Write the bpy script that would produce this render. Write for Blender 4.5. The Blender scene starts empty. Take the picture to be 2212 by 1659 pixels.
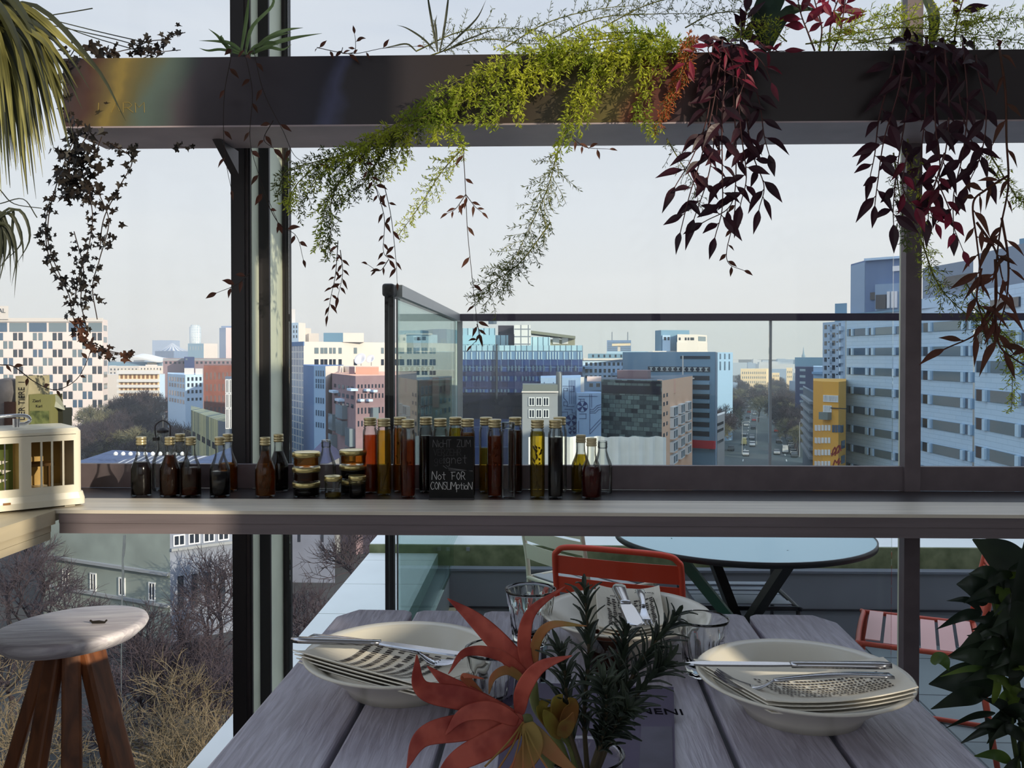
import bpy, math, random
from mathutils import Vector, Matrix, Euler
V = Vector
SC = bpy.context.scene
COL = SC.collection
pi = math.pi

# ------------------------------------------------------------------ camera, sky, sun, exposure
FPX = 1900.0
PITCH = math.radians(0.8)
YAW = math.atan(54 / FPX)
SHIFT = (FPX * math.tan(PITCH) - 61.5) / 2212
CAMZ = 1.22
cam_d = bpy.data.cameras.new('camera'); cam = bpy.data.objects.new('camera', cam_d); COL.objects.link(cam)
cam.location = (0, 0, CAMZ); cam.rotation_euler = (pi / 2 - PITCH, 0, YAW)
cam_d.sensor_fit = 'HORIZONTAL'; cam_d.sensor_width = 36; cam_d.lens = 36 * FPX / 2212
cam_d.shift_y = SHIFT; cam_d.clip_start = 0.05; cam_d.clip_end = 9000
SC.camera = cam

def S(r, g=None, b=None):
    """sRGB 0-255 -> linear"""
    if g is None: g = b = r
    f = lambda c: (c / 255) / 12.92 if c / 255 <= .04045 else ((c / 255 + .055) / 1.055) ** 2.4
    return (f(r), f(g), f(b))

W = bpy.data.worlds.new('sky'); SC.world = W; W.use_nodes = True
nt = W.node_tree; nt.nodes.clear()
out = nt.nodes.new('ShaderNodeOutputWorld'); bg = nt.nodes.new('ShaderNodeBackground')
tc = nt.nodes.new('ShaderNodeTexCoord'); sx = nt.nodes.new('ShaderNodeSeparateXYZ'); rp = nt.nodes.new('ShaderNodeValToRGB')
mp = nt.nodes.new('ShaderNodeMapping'); mp.inputs['Scale'].default_value = (1.2, 1.2, 9)
nz = nt.nodes.new('ShaderNodeTexNoise'); nz.inputs['Scale'].default_value = 2.2; nz.inputs['Detail'].default_value = 5
mx = nt.nodes.new('ShaderNodeMix'); mx.data_type = 'RGBA'; mx.inputs[7].default_value = (.78, .79, .80, 1)
mr = nt.nodes.new('ShaderNodeMapRange'); mr.inputs[1].default_value = .45; mr.inputs[2].default_value = .8; mr.inputs[3].default_value = 0; mr.inputs[4].default_value = .35
L = nt.links.new
L(tc.outputs['Generated'], sx.inputs[0]); L(sx.outputs['Z'], rp.inputs[0])
L(tc.outputs['Generated'], mp.inputs[0]); L(mp.outputs[0], nz.inputs[0]); L(nz.outputs[0], mr.inputs[0]); L(mr.outputs[0], mx.inputs[0])
L(rp.outputs[0], mx.inputs[6]); L(mx.outputs[2], bg.inputs[0]); L(bg.outputs[0], out.inputs[0])
bg.inputs[1].default_value = 1.0
cr = rp.color_ramp
cr.elements[0].position = 0; cr.elements[0].color = (.70, .70, .68, 1)
cr.elements[1].position = .16; cr.elements[1].color = (.66, .69, .735, 1)
for p_, c_ in ((.38, (.55, .60, .70, 1)), (.6, (.76, .90, 1.14, 1)), (1.0, (.76, .92, 1.2, 1))):
    e = cr.elements.new(p_); e.color = c_

sun_d = bpy.data.lights.new('sun', 'SUN'); sun = bpy.data.objects.new('sun', sun_d); COL.objects.link(sun)
SUNV = V((0.74, -0.62, 0.27)).normalized()
sun.rotation_euler = SUNV.to_track_quat('Z', 'Y').to_euler(); sun.location = (30, -30, 30)
sun_d.energy = 3.9; sun_d.color = (1, .87, .68); sun_d.angle = math.radians(.6)

SC.view_settings.view_transform = 'Standard'; SC.view_settings.look = 'None'
SC.view_settings.exposure = 0.28; SC.view_settings.gamma = 1; SC.view_settings.use_curve_mapping = False
cy = SC.cycles
cy.use_denoising = True; cy.max_bounces = 7; cy.diffuse_bounces = 3; cy.glossy_bounces = 3
cy.transmission_bounces = 7; cy.transparent_max_bounces = 40; cy.caustics_refractive = True; cy.sample_clamp_indirect = 4

# ------------------------------------------------------------------ pixel -> place
_f = V((-math.sin(YAW) * math.cos(PITCH), math.cos(YAW) * math.cos(PITCH), -math.sin(PITCH)))
_r = V((math.cos(YAW), math.sin(YAW), 0)); _u = _r.cross(_f)
C0 = V((0, 0, CAMZ))
def ray(px, py): return _f + _r * ((px - 1106) / FPX) + _u * ((829.5 - py) / FPX + SHIFT * 2212 / FPX)
def at(px, py, y):
    d = ray(px, py); return C0 + d * (y / d.y)
def onz(px, py, z):
    d = ray(px, py); return C0 + d * ((z - CAMZ) / d.z)

# ------------------------------------------------------------------ materials
MATS = {}
def _new(name):
    m = bpy.data.materials.new(name); m.use_nodes = True
    return m, m.node_tree.nodes, m.node_tree.links.new, m.node_tree.nodes['Principled BSDF']
def mat(name, col, rough=.6, metal=0, var=0, scale=6, bump=0, stretch=(1, 1, 1), spec=.4, col2=None, bscale=None):
    if name in MATS: return MATS[name]
    m, N, K, p = _new(name)
    p.inputs['Roughness'].default_value = rough; p.inputs['Metallic'].default_value = metal
    p.inputs['Specular IOR Level'].default_value = spec
    p.inputs['Base Color'].default_value = (*col, 1)
    if var or bump or col2:
        t = N.new('ShaderNodeTexCoord'); q = N.new('ShaderNodeMapping'); q.inputs['Scale'].default_value = stretch
        n = N.new('ShaderNodeTexNoise'); n.inputs['Scale'].default_value = scale; n.inputs['Detail'].default_value = 6
        K(t.outputs['Object'], q.inputs[0]); K(q.outputs[0], n.inputs[0])
        if var or col2:
            x = N.new('ShaderNodeMix'); x.data_type = 'RGBA'
            a = col; b = col2 if col2 else tuple(min(1, c * (1 + var)) for c in col)
            if not col2: a = tuple(c * (1 - var) for c in col)
            x.inputs[6].default_value = (*a, 1); x.inputs[7].default_value = (*b, 1)
            r = N.new('ShaderNodeMapRange'); r.inputs[1].default_value = .35; r.inputs[2].default_value = .65
            K(n.outputs[0], r.inputs[0]); K(r.outputs[0], x.inputs[0]); K(x.outputs[2], p.inputs['Base Color'])
        if bump:
            nb = n
            if bscale:
                nb = N.new('ShaderNodeTexNoise'); nb.inputs['Scale'].default_value = bscale; nb.inputs['Detail'].default_value = 4; K(q.outputs[0], nb.inputs[0])
            b = N.new('ShaderNodeBump'); b.inputs['Strength'].default_value = bump; b.inputs['Distance'].default_value = .01
            K(nb.outputs[0], b.inputs['Height']); K(b.outputs[0], p.inputs['Normal'])
    MATS[name] = m; return m
def grid_mat(name, cell, cell2, line, cw, ch, lw=.03, rough=.3, metal=0, off=0, ay=0):
    """a wall of panels or panes: brick texture over X and Z of the object"""
    if name in MATS: return MATS[name]
    m, N, K, p = _new(name)
    p.inputs['Roughness'].default_value = rough; p.inputs['Metallic'].default_value = metal
    t = N.new('ShaderNodeTexCoord'); s = N.new('ShaderNodeSeparateXYZ'); c = N.new('ShaderNodeCombineXYZ'); a = N.new('ShaderNodeMath')
    K(t.outputs['Object'], s.inputs[0]); a.operation = 'MULTIPLY_ADD'; a.inputs[1].default_value = ay; K(s.outputs[1], a.inputs[0]); K(s.outputs[0], a.inputs[2]); K(a.outputs[0], c.inputs[0]); K(s.outputs[2], c.inputs[1])
    b = N.new('ShaderNodeTexBrick'); b.offset = off; b.squash = 1
    b.inputs['Scale'].default_value = 1; b.inputs['Brick Width'].default_value = cw; b.inputs['Row Height'].default_value = ch
    b.inputs['Mortar Size'].default_value = lw; b.inputs['Mortar Smooth'].default_value = 0; b.inputs['Bias'].default_value = 0
    b.inputs['Color1'].default_value = (*cell, 1); b.inputs['Color2'].default_value = (*cell2, 1); b.inputs['Mortar'].default_value = (*line, 1)
    K(c.outputs[0], b.inputs[0]); K(b.outputs[0], p.inputs['Base Color'])
    MATS[name] = m; return m
def wood_mat(name, dark, light, axis=1, scale=9, rough=.5, bump=.25, spec=.5):
    if name in MATS: return MATS[name]
    m, N, K, p = _new(name); p.inputs['Roughness'].default_value = rough; p.inputs['Specular IOR Level'].default_value = spec
    t = N.new('ShaderNodeTexCoord'); q = N.new('ShaderNodeMapping'); st = [7, 7, 7]; st[axis] = .6; q.inputs['Scale'].default_value = st
    n = N.new('ShaderNodeTexNoise'); n.inputs['Scale'].default_value = scale; n.inputs['Detail'].default_value = 8; n.inputs['Distortion'].default_value = .8
    r = N.new('ShaderNodeValToRGB'); r.color_ramp.elements[0].position = .35; r.color_ramp.elements[1].position = .68
    r.color_ramp.elements[0].color = (*dark, 1); r.color_ramp.elements[1].color = (*light, 1)
    K(t.outputs['Object'], q.inputs[0]); K(q.outputs[0], n.inputs[0]); K(n.outputs[0], r.inputs[0]); K(r.outputs[0], p.inputs['Base Color'])
    b = N.new('ShaderNodeBump'); b.inputs['Strength'].default_value = bump; b.inputs['Distance'].default_value = .004
    K(n.outputs[0], b.inputs['Height']); K(b.outputs[0], p.inputs['Normal'])
    MATS[name] = m; return m
def pane_mat(name, tint, gloss=.5, rough=.01, edge=None):
    """clear sheet of glass: straight-through light, fresnel reflection, darker where seen edge-on"""
    if name in MATS: return MATS[name]
    m = bpy.data.materials.new(name); m.use_nodes = True; N = m.node_tree.nodes; K = m.node_tree.links.new; N.clear()
    o = N.new('ShaderNodeOutputMaterial'); t = N.new('ShaderNodeBsdfTransparent'); g = N.new('ShaderNodeBsdfGlossy'); x = N.new('ShaderNodeMixShader')
    g.inputs['Roughness'].default_value = rough; t.inputs[0].default_value = (*tint, 1)
    fr = N.new('ShaderNodeFresnel'); fr.inputs[0].default_value = 1.45; mu = N.new('ShaderNodeMath'); mu.operation = 'MULTIPLY'; mu.inputs[1].default_value = gloss
    K(fr.outputs[0], mu.inputs[0]); K(mu.outputs[0], x.inputs[0]); K(t.outputs[0], x.inputs[1]); K(g.outputs[0], x.inputs[2]); K(x.outputs[0], o.inputs[0])
    if edge:
        lw = N.new('ShaderNodeLayerWeight'); lw.inputs[0].default_value = .35
        c = N.new('ShaderNodeMix'); c.data_type = 'RGBA'; c.inputs[6].default_value = (*tint, 1); c.inputs[7].default_value = (*edge, 1)
        K(lw.outputs['Facing'], c.inputs[0]); K(c.outputs[2], t.inputs[0])
    MATS[name] = m; return m
def leaf_mat(name, c1, c2, trans=.45, rough=.5, scale=14):
    if name in MATS: return MATS[name]
    m, N, K, p = _new(name); p.inputs['Roughness'].default_value = rough; p.inputs['Specular IOR Level'].default_value = .35
    t = N.new('ShaderNodeTexCoord'); n = N.new('ShaderNodeTexNoise'); n.inputs['Scale'].default_value = scale; n.inputs['Detail'].default_value = 3
    x = N.new('ShaderNodeMix'); x.data_type = 'RGBA'; x.inputs[6].default_value = (*c1, 1); x.inputs[7].default_value = (*c2, 1)
    r = N.new('ShaderNodeMapRange'); r.inputs[1].default_value = .38; r.inputs[2].default_value = .62
    K(t.outputs['Object'], n.inputs[0]); K(n.outputs[0], r.inputs[0]); K(r.outputs[0], x.inputs[0]); K(x.outputs[2], p.inputs['Base Color'])
    tr = N.new('ShaderNodeBsdfTranslucent'); ms = N.new('ShaderNodeMixShader'); ms.inputs[0].default_value = trans
    K(x.outputs[2], tr.inputs[0]); K(p.outputs[0], ms.inputs[1]); K(tr.outputs[0], ms.inputs[2]); K(ms.outputs[0], N['Material Output'].inputs[0])
    MATS[name] = m; return m
def clear_glass(name):
    if name in MATS: return MATS[name]
    m, N, K, p = _new(name); p.inputs['Transmission Weight'].default_value = 1; p.inputs['IOR'].default_value = 1.45
    p.inputs['Roughness'].default_value = .0; p.inputs['Base Color'].default_value = (.98, .99, .98, 1)
    MATS[name] = m; return m

# ------------------------------------------------------------------ mesh builder
def tag(o, label=None, cat=None, group=None, kind=None):
    if label: o['label'] = label
    if cat: o['category'] = cat
    if group: o['group'] = group
    if kind: o['kind'] = kind
    return o
def empty(name, loc, label, cat, group=None, rz=0):
    o = bpy.data.objects.new(name, None); COL.objects.link(o); o.location = loc; o.rotation_euler = (0, 0, rz)
    o.empty_display_size = .1
    return tag(o, label, cat, group)
class MB:
    def __init__(s): s.v = []; s.f = []; s.m = []; s.i = 0
    def face(s, pts):
        k = len(s.v); s.v += [tuple(p) for p in pts]; s.f.append(tuple(range(k, k + len(pts)))); s.m.append(s.i)
    def box(s, c, size, R=None):
        a, b, d = size[0] / 2, size[1] / 2, size[2] / 2; k = len(s.v); c = V(c)
        for x, y, z in ((-a, -b, -d), (a, -b, -d), (a, b, -d), (-a, b, -d), (-a, -b, d), (a, -b, d), (a, b, d), (-a, b, d)):
            p = V((x, y, z)); p = R @ p if R is not None else p
            s.v.append(tuple(c + p))
        for q in ((0, 3, 2, 1), (4, 5, 6, 7), (0, 1, 5, 4), (1, 2, 6, 5), (2, 3, 7, 6), (3, 0, 4, 7)): s.f.append(tuple(k + j for j in q)); s.m.append(s.i)
        return s
    def bx(s, x0, x1, y0, y1, z0, z1): return s.box(((x0 + x1) / 2, (y0 + y1) / 2, (z0 + z1) / 2), (abs(x1 - x0), abs(y1 - y0), abs(z1 - z0)))
    def prism(s, poly, z0, z1):
        n = len(poly); k = len(s.v)
        s.v += [(p[0], p[1], z0) for p in poly] + [(p[0], p[1], z1) for p in poly]
        for j in range(n): s.f.append((k + j, k + (j + 1) % n, k + n + (j + 1) % n, k + n + j)); s.m.append(s.i)
        s.f.append(tuple(k + n - 1 - j for j in range(n))); s.f.append(tuple(k + n + j for j in range(n))); s.m += [s.i] * 2
        return s
    def slab(s, quad, n, th):
        """a sheet with the corners given, extruded th along n"""
        n = V(n).normalized() * th; q = [V(p) for p in quad]; k = len(s.v); m = len(q)
        s.v += [tuple(p) for p in q] + [tuple(p + n) for p in q]
        s.f.append(tuple(range(k + m - 1, k - 1, -1))); s.f.append(tuple(range(k + m, k + 2 * m))); s.m += [s.i] * 2
        for j in range(m): s.f.append((k + j, k + (j + 1) % m, k + m + (j + 1) % m, k + m + j)); s.m.append(s.i)
        return s
    def tube(s, pts, rad, sides=6, cap=True):
        pts = [V(p) for p in pts]; n = len(pts); k = len(s.v)
        rr = rad if hasattr(rad, '__len__') else [rad] * n
        nrm = None
        for j, p in enumerate(pts):
            t = (pts[min(j + 1, n - 1)] - pts[max(j - 1, 0)])
            if t.length < 1e-9: t = V((0, 0, 1))
            t.normalize()
            if nrm is None: nrm = t.orthogonal().normalized()
            else:
                nrm = nrm - t * nrm.dot(t)
                nrm = nrm.normalized() if nrm.length > 1e-6 else t.orthogonal().normalized()
            b = t.cross(nrm)
            for q in range(sides):
                a = 2 * pi * q / sides; s.v.append(tuple(p + (nrm * math.cos(a) + b * math.sin(a)) * rr[j]))
        for j in range(n - 1):
            for q in range(sides):
                q2 = (q + 1) % sides; s.f.append((k + j * sides + q, k + j * sides + q2, k + (j + 1) * sides + q2, k + (j + 1) * sides + q)); s.m.append(s.i)
        if cap and sides > 2:
            s.f.append(tuple(k + q for q in reversed(range(sides)))); s.f.append(tuple(k + (n - 1) * sides + q for q in range(sides))); s.m += [s.i] * 2
        return s
    def lathe(s, prof, seg=24, c=(0, 0, 0), mod=None, modn=999):
        k = len(s.v); n = len(prof)
        for i_, (r, z) in enumerate(prof):
            for q in range(seg):
                a = 2 * pi * q / seg; rr = r * (mod(a, z) if mod and i_ < modn else 1); s.v.append((c[0] + rr * math.cos(a), c[1] + rr * math.sin(a), c[2] + z))
        for j in range(n - 1):
            for q in range(seg):
                q2 = (q + 1) % seg; s.f.append((k + j * seg + q, k + j * seg + q2, k + (j + 1) * seg + q2, k + (j + 1) * seg + q)); s.m.append(s.i)
        if prof[0][0] > 1e-5: s.f.append(tuple(k + q for q in reversed(range(seg)))); s.m.append(s.i)
        if prof[-1][0] > 1e-5: s.f.append(tuple(k + (n - 1) * seg + q for q in range(seg))); s.m.append(s.i)
        return s
    def ribbon(s, pts, widths, nh, cup=0.0, th=0):
        """leaf or petal: a strip along pts, three wide, folded by cup"""
        pts = [V(p) for p in pts]; n = len(pts); k = len(s.v); nh = V(nh)
        for j, p in enumerate(pts):
            t = (pts[min(j + 1, n - 1)] - pts[max(j - 1, 0)]).normalized()
            sd = t.cross(nh)
            sd = sd.normalized() if sd.length > 1e-5 else t.orthogonal().normalized()
            nn = sd.cross(t); w = widths[j] / 2
            s.v += [tuple(p - sd * w + nn * cup * w), tuple(p), tuple(p + sd * w + nn * cup * w)]
        for j in range(n - 1):
            a = k + 3 * j
            s.f += [(a, a + 1, a + 4, a + 3), (a + 1, a + 2, a + 5, a + 4)]; s.m += [s.i] * 2
        return s
    def build(s, name, m, parent=None, smooth=False, origin=None):
        vs = s.v
        if parent is not None:
            if origin is None: o_ = V((0, 0, 0))
            else: o_ = origin
        else:
            xs = [v[0] for v in vs]; ys = [v[1] for v in vs]; zs = [v[2] for v in vs]
            o_ = V(((min(xs) + max(xs)) / 2, (min(ys) + max(ys)) / 2, min(zs))) if origin is None else V(origin)
        vs = [(v[0] - o_[0], v[1] - o_[1], v[2] - o_[2]) for v in vs]
        me = bpy.data.meshes.new(name); me.from_pydata(vs, [], s.f)
        ms = m if isinstance(m, (list, tuple)) else [m]
        for q in ms: me.materials.append(q)
        if len(ms) > 1: me.polygons.foreach_set('material_index', s.m)
        if smooth: me.polygons.foreach_set('use_smooth', [True] * len(s.f))
        me.update()
        o = bpy.data.objects.new(name, me); COL.objects.link(o)
        if parent is not None: o.parent = parent
        else: o.location = o_
        return o
    def wbuild(s, name, m, parent, smooth=False):
        """verts are in world space; parent is an unrotated root at its location"""
        q = parent; o_ = V((0, 0, 0))
        while q is not None: o_ = o_ + q.location; q = q.parent
        return s.build(name, m, parent, smooth, origin=o_)
def smooth_path(pts, n=24):
    pts = [V(p) for p in pts]
    if len(pts) == 2: return [pts[0].lerp(pts[1], k / n) for k in range(n + 1)]
    P = [pts[0] * 2 - pts[1]] + pts + [pts[-1] * 2 - pts[-2]]; m = len(pts) - 1; out = []
    for k in range(n + 1):
        t = k / n * m; j = min(int(t), m - 1); u = t - j; a, b, c, d = P[j:j + 4]
        out.append(.5 * (2 * b + (c - a) * u + (2 * a - 5 * b + 4 * c - d) * u * u + (3 * b - a - 3 * c + d) * u ** 3))
    return out
def copy_tree(o, parent=None):
    c = o.copy(); COL.objects.link(c)
    if parent is not None: c.parent = parent
    for ch in list(o.children): copy_tree(ch, c)
    return c
def text_mesh(body, size, o, xd, yd, parent, m, name='lettering', depth=.0006, align='LEFT', xs=1):
    cu = bpy.data.curves.new('txt', 'FONT'); cu.body = body; cu.size = size; cu.extrude = depth; cu.align_x = align
    ob = bpy.data.objects.new('txt', cu)
    me = bpy.data.meshes.new_from_object(ob); bpy.data.objects.remove(ob); bpy.data.curves.remove(cu)
    xd = V(xd).normalized(); yd = V(yd).normalized(); nd = xd.cross(yd); o = V(o)
    q = parent; o_ = V((0, 0, 0))
    while q is not None: o_ = o_ + q.location; q = q.parent
    for v in me.vertices: v.co = o + xd * v.co.x * xs + yd * v.co.y + nd * v.co.z - o_
    me.materials.clear(); me.materials.append(m); me.name = name
    t = bpy.data.objects.new(name, me); COL.objects.link(t); t.parent = parent
    return t
class Face:
    """a vertical plane through two points; pixels are dropped on it along their sight lines"""
    def __init__(s, P, Q):
        s.P = V(P); s.t = V((Q[0] - P[0], Q[1] - P[1], 0)); s.W = s.t.length; s.t.normalize()
        s.n = V((s.t.y, -s.t.x, 0))
        if s.n.dot(C0 - s.P) < 0: s.n = -s.n
    def pt(s, px, py):
        d = ray(px, py); return C0 + d * ((s.P - C0).dot(s.n) / d.dot(s.n))
    def quad(s, x0, x1, y0, y1, yref=None):
        a = s.pt(x0, 768); b = s.pt(x1, 768); c = s.pt((x0 + x1) / 2 if yref is None else yref, y0).z; e = s.pt((x0 + x1) / 2 if yref is None else yref, y1).z
        return a, b, c, e
    def boxto(s, mb, x0, x1, y0, y1, th=.2, inn=.1, yref=None):
        a, b, zt, zb = s.quad(x0, x1, y0, y1, yref)
        c = (a + b) / 2; R = Matrix((s.t, -s.n, V((0, 0, 1)))).transposed()
        mb.box((c.x + s.n.x * (th - inn) / 2, c.y + s.n.y * (th - inn) / 2, (zt + zb) / 2), ((b - a).length, th + inn, abs(zt - zb)), R)
        return mb
def xz(px, y): return at(px, 768, y).x
def struct(o): o['kind'] = 'structure'; return o

# ------------------------------------------------------------------ the room
HT = 3.4; XL = -1.66; XR = 2.4; YB = -2.6; YW = 2.14
m_wall = mat('plaster', (.5, .48, .47), .8, var=.08, scale=3)
m_ceil = mat('ceiling_paint', (.7, .69, .68), .9)
m_floor = wood_mat('floor_boards', (.10, .085, .075), (.2, .16, .14), 1)
struct(MB().bx(XL - .1, XR + .1, YB - .1, YW + .32, -.3, 0).build('floor', m_floor))
struct(MB().bx(XL - .1, XR + .1, YB - .1, YW + .12, HT, HT + .2).build('ceiling', m_ceil))
w = MB(); w.bx(XL - .1, XR + .1, YB - .1, YB, 0, .9); w.bx(XL - .1, XR + .1, YB - .1, YB, 3.1, HT); w.bx(XL - .1, XL + .3, YB - .1, YB, .9, 3.1); w.bx(XR - .3, XR + .1, YB - .1, YB, .9, 3.1)
struct(w.build('wall_back', m_wall))
w = MB(); w.bx(XL - .1, XL, YB, YW + .12, 0, .84); w.bx(XL - .1, XL, YB, YW + .12, 3.1, HT); w.bx(XL - .1, XL, YB, YB + .3, .84, 3.1); w.bx(XL - .1, XL, YW, YW + .12, .84, 3.1)
struct(w.build('wall_left', m_wall))
BEAM_OPEN = [(-1.8, -1.14, 2.05, 3.3), (-1.12, -.74, 1.73, 3.3), (-.70, -.50, 1.50, 1.68), (-.46, .2, 2.3, 3.0), (.35, .85, 2.5, 2.78)]  # unseen openings, added and placed to aim sun at case, fern and plates
w = MB(); ys = YB
for (a, b, z0, z1) in BEAM_OPEN:
    w.bx(XR, XR + .1, ys, a, 0, HT); w.bx(XR, XR + .1, a, b, 0, z0); w.bx(XR, XR + .1, a, b, z1, HT); ys = b
w.bx(XR, XR + .1, ys, YW + .12, 0, HT)
struct(w.build('wall_right', m_wall))
m_dark = mat('dark_frame', S(66, 60, 62), .45, .3, var=.12, scale=20)
m_black = mat('black_seal', S(46, 43, 46), .5)
m_alu = mat('pale_aluminium', S(222, 228, 204), .5, 0, var=.06, scale=9)
m_brown = mat('bronze_frame', S(112, 101, 106), .5, .2, var=.08, scale=25)
m_pane = pane_mat('window_glass', (.965, .975, .97), .35)
for k, (a, b, z0, z1) in enumerate(BEAM_OPEN):  # frames and panes for the added sun openings
    r = struct(bpy.data.objects.new('window_%d' % (k + 2), None)); COL.objects.link(r); r.location = (XR + .05, (a + b) / 2, z0)
    f = MB()
    for (y0, y1, c0, c1) in ((a, a + .03, z0, z1), (b - .03, b, z0, z1), (a + .03, b - .03, z0, z0 + .03), (a + .03, b - .03, z1 - .03, z1)): f.bx(XR + .02, XR + .08, y0, y1, c0, c1)
    f.wbuild('window_frame', m_dark, r)
    MB().bx(XR + .047, XR + .053, a + .03, b - .03, z0 + .03, z1 - .03).wbuild('pane', m_pane, r)
for k, (nm, x0, x1, y0, y1) in enumerate((('window_8', XL + .3, XR - .3, YB - .053, YB - .047), ('window_9', XL - .053, XL - .047, YB + .3, YW))):
    r = struct(bpy.data.objects.new(nm, None)); COL.objects.link(r); r.location = ((x0 + x1) / 2, (y0 + y1) / 2, .9)
    MB().bx(x0, x1, y0, y1, .84 if k else .9, 3.1).wbuild('pane', m_pane, r); f = MB()
    if k == 0:
        for j in range(4): xx = x0 + (x1 - x0) * j / 3; f.bx(xx - .03, xx + .03, YB - .08, YB - .02, .9, 3.1)
    else:
        for j in range(4): yy = y0 + (y1 - y0) * j / 3.0; f.bx(XL - .08, XL - .02, yy - .03, yy + .03, .84, 3.1)
    f.wbuild('window_frame', m_dark, r)
# outside: unseen wing at the right, added to keep the sun off the terrace
struct(MB().bx(XR + .12, 9, 1.0, 2.26, -6, 3.7).build('wall_shading', mat('shading_wall_render', S(120, 122, 125), .8)))
struct(MB().bx(-6, 9, -9, 2.26, -28, -.32).build('wall_below', mat('tower_render', S(130, 130, 132), .8)))

# front window wall
r = struct(bpy.data.objects.new('window_1', None)); COL.objects.link(r); r.location = (0, YW, 0)
def bar(name, p0, p1, y0, y1, m):
    return MB().bx(xz(p0, y0), xz(p1, y0), y0, y1, 0, HT).wbuild(name, m, r)
bar('window_post', 500, 529, 2.198, 2.213, m_black)
bar('window_track', 529.5, 537, 2.202, 2.213, m_dark)
bar('window_track', 537.5, 542, 2.206, 2.213, m_black)
def side_strip(px0, px1, y0, m, nm='window_strip'):
    X = xz(px0, y0); y1 = y0 * (768 and (at(px0, 768, 1).x / at(px1, 768, 1).x)); return MB().bx(X, X + .002, y0, y1, 0, HT).wbuild(nm, m, r)
side_strip(543.5, 558, 2.215, m_alu)
bar('window_track', 558.5, 582, 2.273, 2.284, m_black)
side_strip(583, 610, 2.286, m_alu)
bar('window_track', 610.5, 618, 2.395, 2.405, m_dark)
bar('window_post', 618.5, 627, 2.39, 2.405, m_black)
bar('window_post', 1956, 1990, 2.09, 2.12, m_brown)
MB().bx(xz(1955, 2.12) - .001, xz(1955, 2.12) + .001, 2.121, 2.153, 0, HT).wbuild('window_strip', m_alu, r)
bar('window_post', 1960, 1988, 2.122, 2.153, m_dark)
x0 = XL; 
for (a, b) in ((XL, xz(502, 2.2)), (xz(625, 2.2), xz(1958, 2.12)), (xz(1985, 2.12), XR)):
    MB().bx(a, b, 2.197 if b < 1 else 2.13, 2.203 if b < 1 else 2.136, .0, HT).wbuild('pane', m_pane, r)
MB().bx(XL, XR, 2.155, 2.24, HT - .05, HT).wbuild('window_frame', m_dark, r)
t = MB(); dr = [(269, 1156, 2.6), (268, 1185, 3.4), (265, 1210, 2.0), (266, 1240, 2.8), (264, 1290, 1.6), (263, 1350, 1.2), (262, 1420, .9), (262, 1500, .4)]
for (ax_, ay_, aw), (bx_, by_, bw) in zip(dr, dr[1:]): t.slab([at(ax_ - aw, ay_, 2.196), at(ax_ + aw, ay_, 2.196), at(bx_ + bw, by_, 2.196), at(bx_ - bw, by_, 2.196)], (0, -1, 0), .0006)
t.wbuild('dried_drip', leaf_mat('dried_white', S(240, 240, 235), S(225, 225, 220), .85), r)
zf = at(1160, 1009, 2.10).z
t = MB().bx(XL, XR, 2.10, 2.115, .9, zf); t.bx(XL, XR, 2.10, 2.118, zf, zf + .004); struct(t.build('trim_1', m_brown))

# ------------------------------------------------------------------ window bar
m_plank = mat('grey_oiled_wood', S(222, 212, 196), .42, var=.14, scale=5, stretch=(.5, 8, 8), bump=.12, spec=.6)
m_back = mat('dark_stained_wood', S(52, 46, 48), .38, var=.2, scale=6, stretch=(.6, 9, 9), spec=.6)
m_face = mat('weathered_face', S(122, 111, 114), .6, var=.12, scale=6, stretch=(.5, 9, 9))
cf = onz(122, 1103, .9); yf = onz(1160, 1107, .9).y; yj = onz(1160, 1080, .9).y; xa = cf.x
rb = empty('bar_counter', (.4, yf, .8), 'long grey wooden bar counter running under the window with bottles on it', 'counter')
MB().bx(xa - .02, XR, yf, yj - .002, .893, .9).wbuild('front_plank', m_plank, rb)
MB().bx(XL, XR, yj, 2.098, .872, .9).wbuild('back_board', m_back, rb)
t = MB().bx(xa, XR, yf + .002, yf + .03, .8728, .8925); t.bx(xa, XR, yf + .004, yf + .03, .851, .8722)
t.wbuild('front_edge', m_face, rb)
MB().bx(xa, XR, yf + .03, 2.09, .851, .862).wbuild('under_board', m_black, rb)
for bxp in (1.3, ): MB().bx(bxp, bxp + .05, 2.0, 2.098, .70, .85).wbuild('bracket', m_black, rb)
ra = empty('side_counter', (xa - .3, 1.2, .8), 'pale wooden side counter at the left that carries the cream box', 'counter')
p = [(XL, .2), (onz(-500, 1320, .9).x if False else xa - .012, .2), (xa - .004, yf - .004), (xa - .022, yf + .003), (xa - .022, yj - .004), (XL, yj - .004)]
MB().prism(p, .872, .9).wbuild('top_board', mat('pale_wood', S(205, 192, 165), .5, var=.1, scale=4, stretch=(8, .5, 8), spec=.5), ra)
t = MB().bx(xa - .03, xa - .012, .2, yf - .006, .856, .871); t.bx(xa - .032, xa - .013, .2, yf - .006, .84, .855)
t.wbuild('edge_strip', MATS['pale_wood'], ra)
MB().bx(XL, xa - .04, .2, yf - .01, .84, .871).wbuild('under_board', m_face, ra)
MB().bx(XL, XL + .05, .3, .36, 0, .84).wbuild('leg', m_face, ra)

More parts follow.
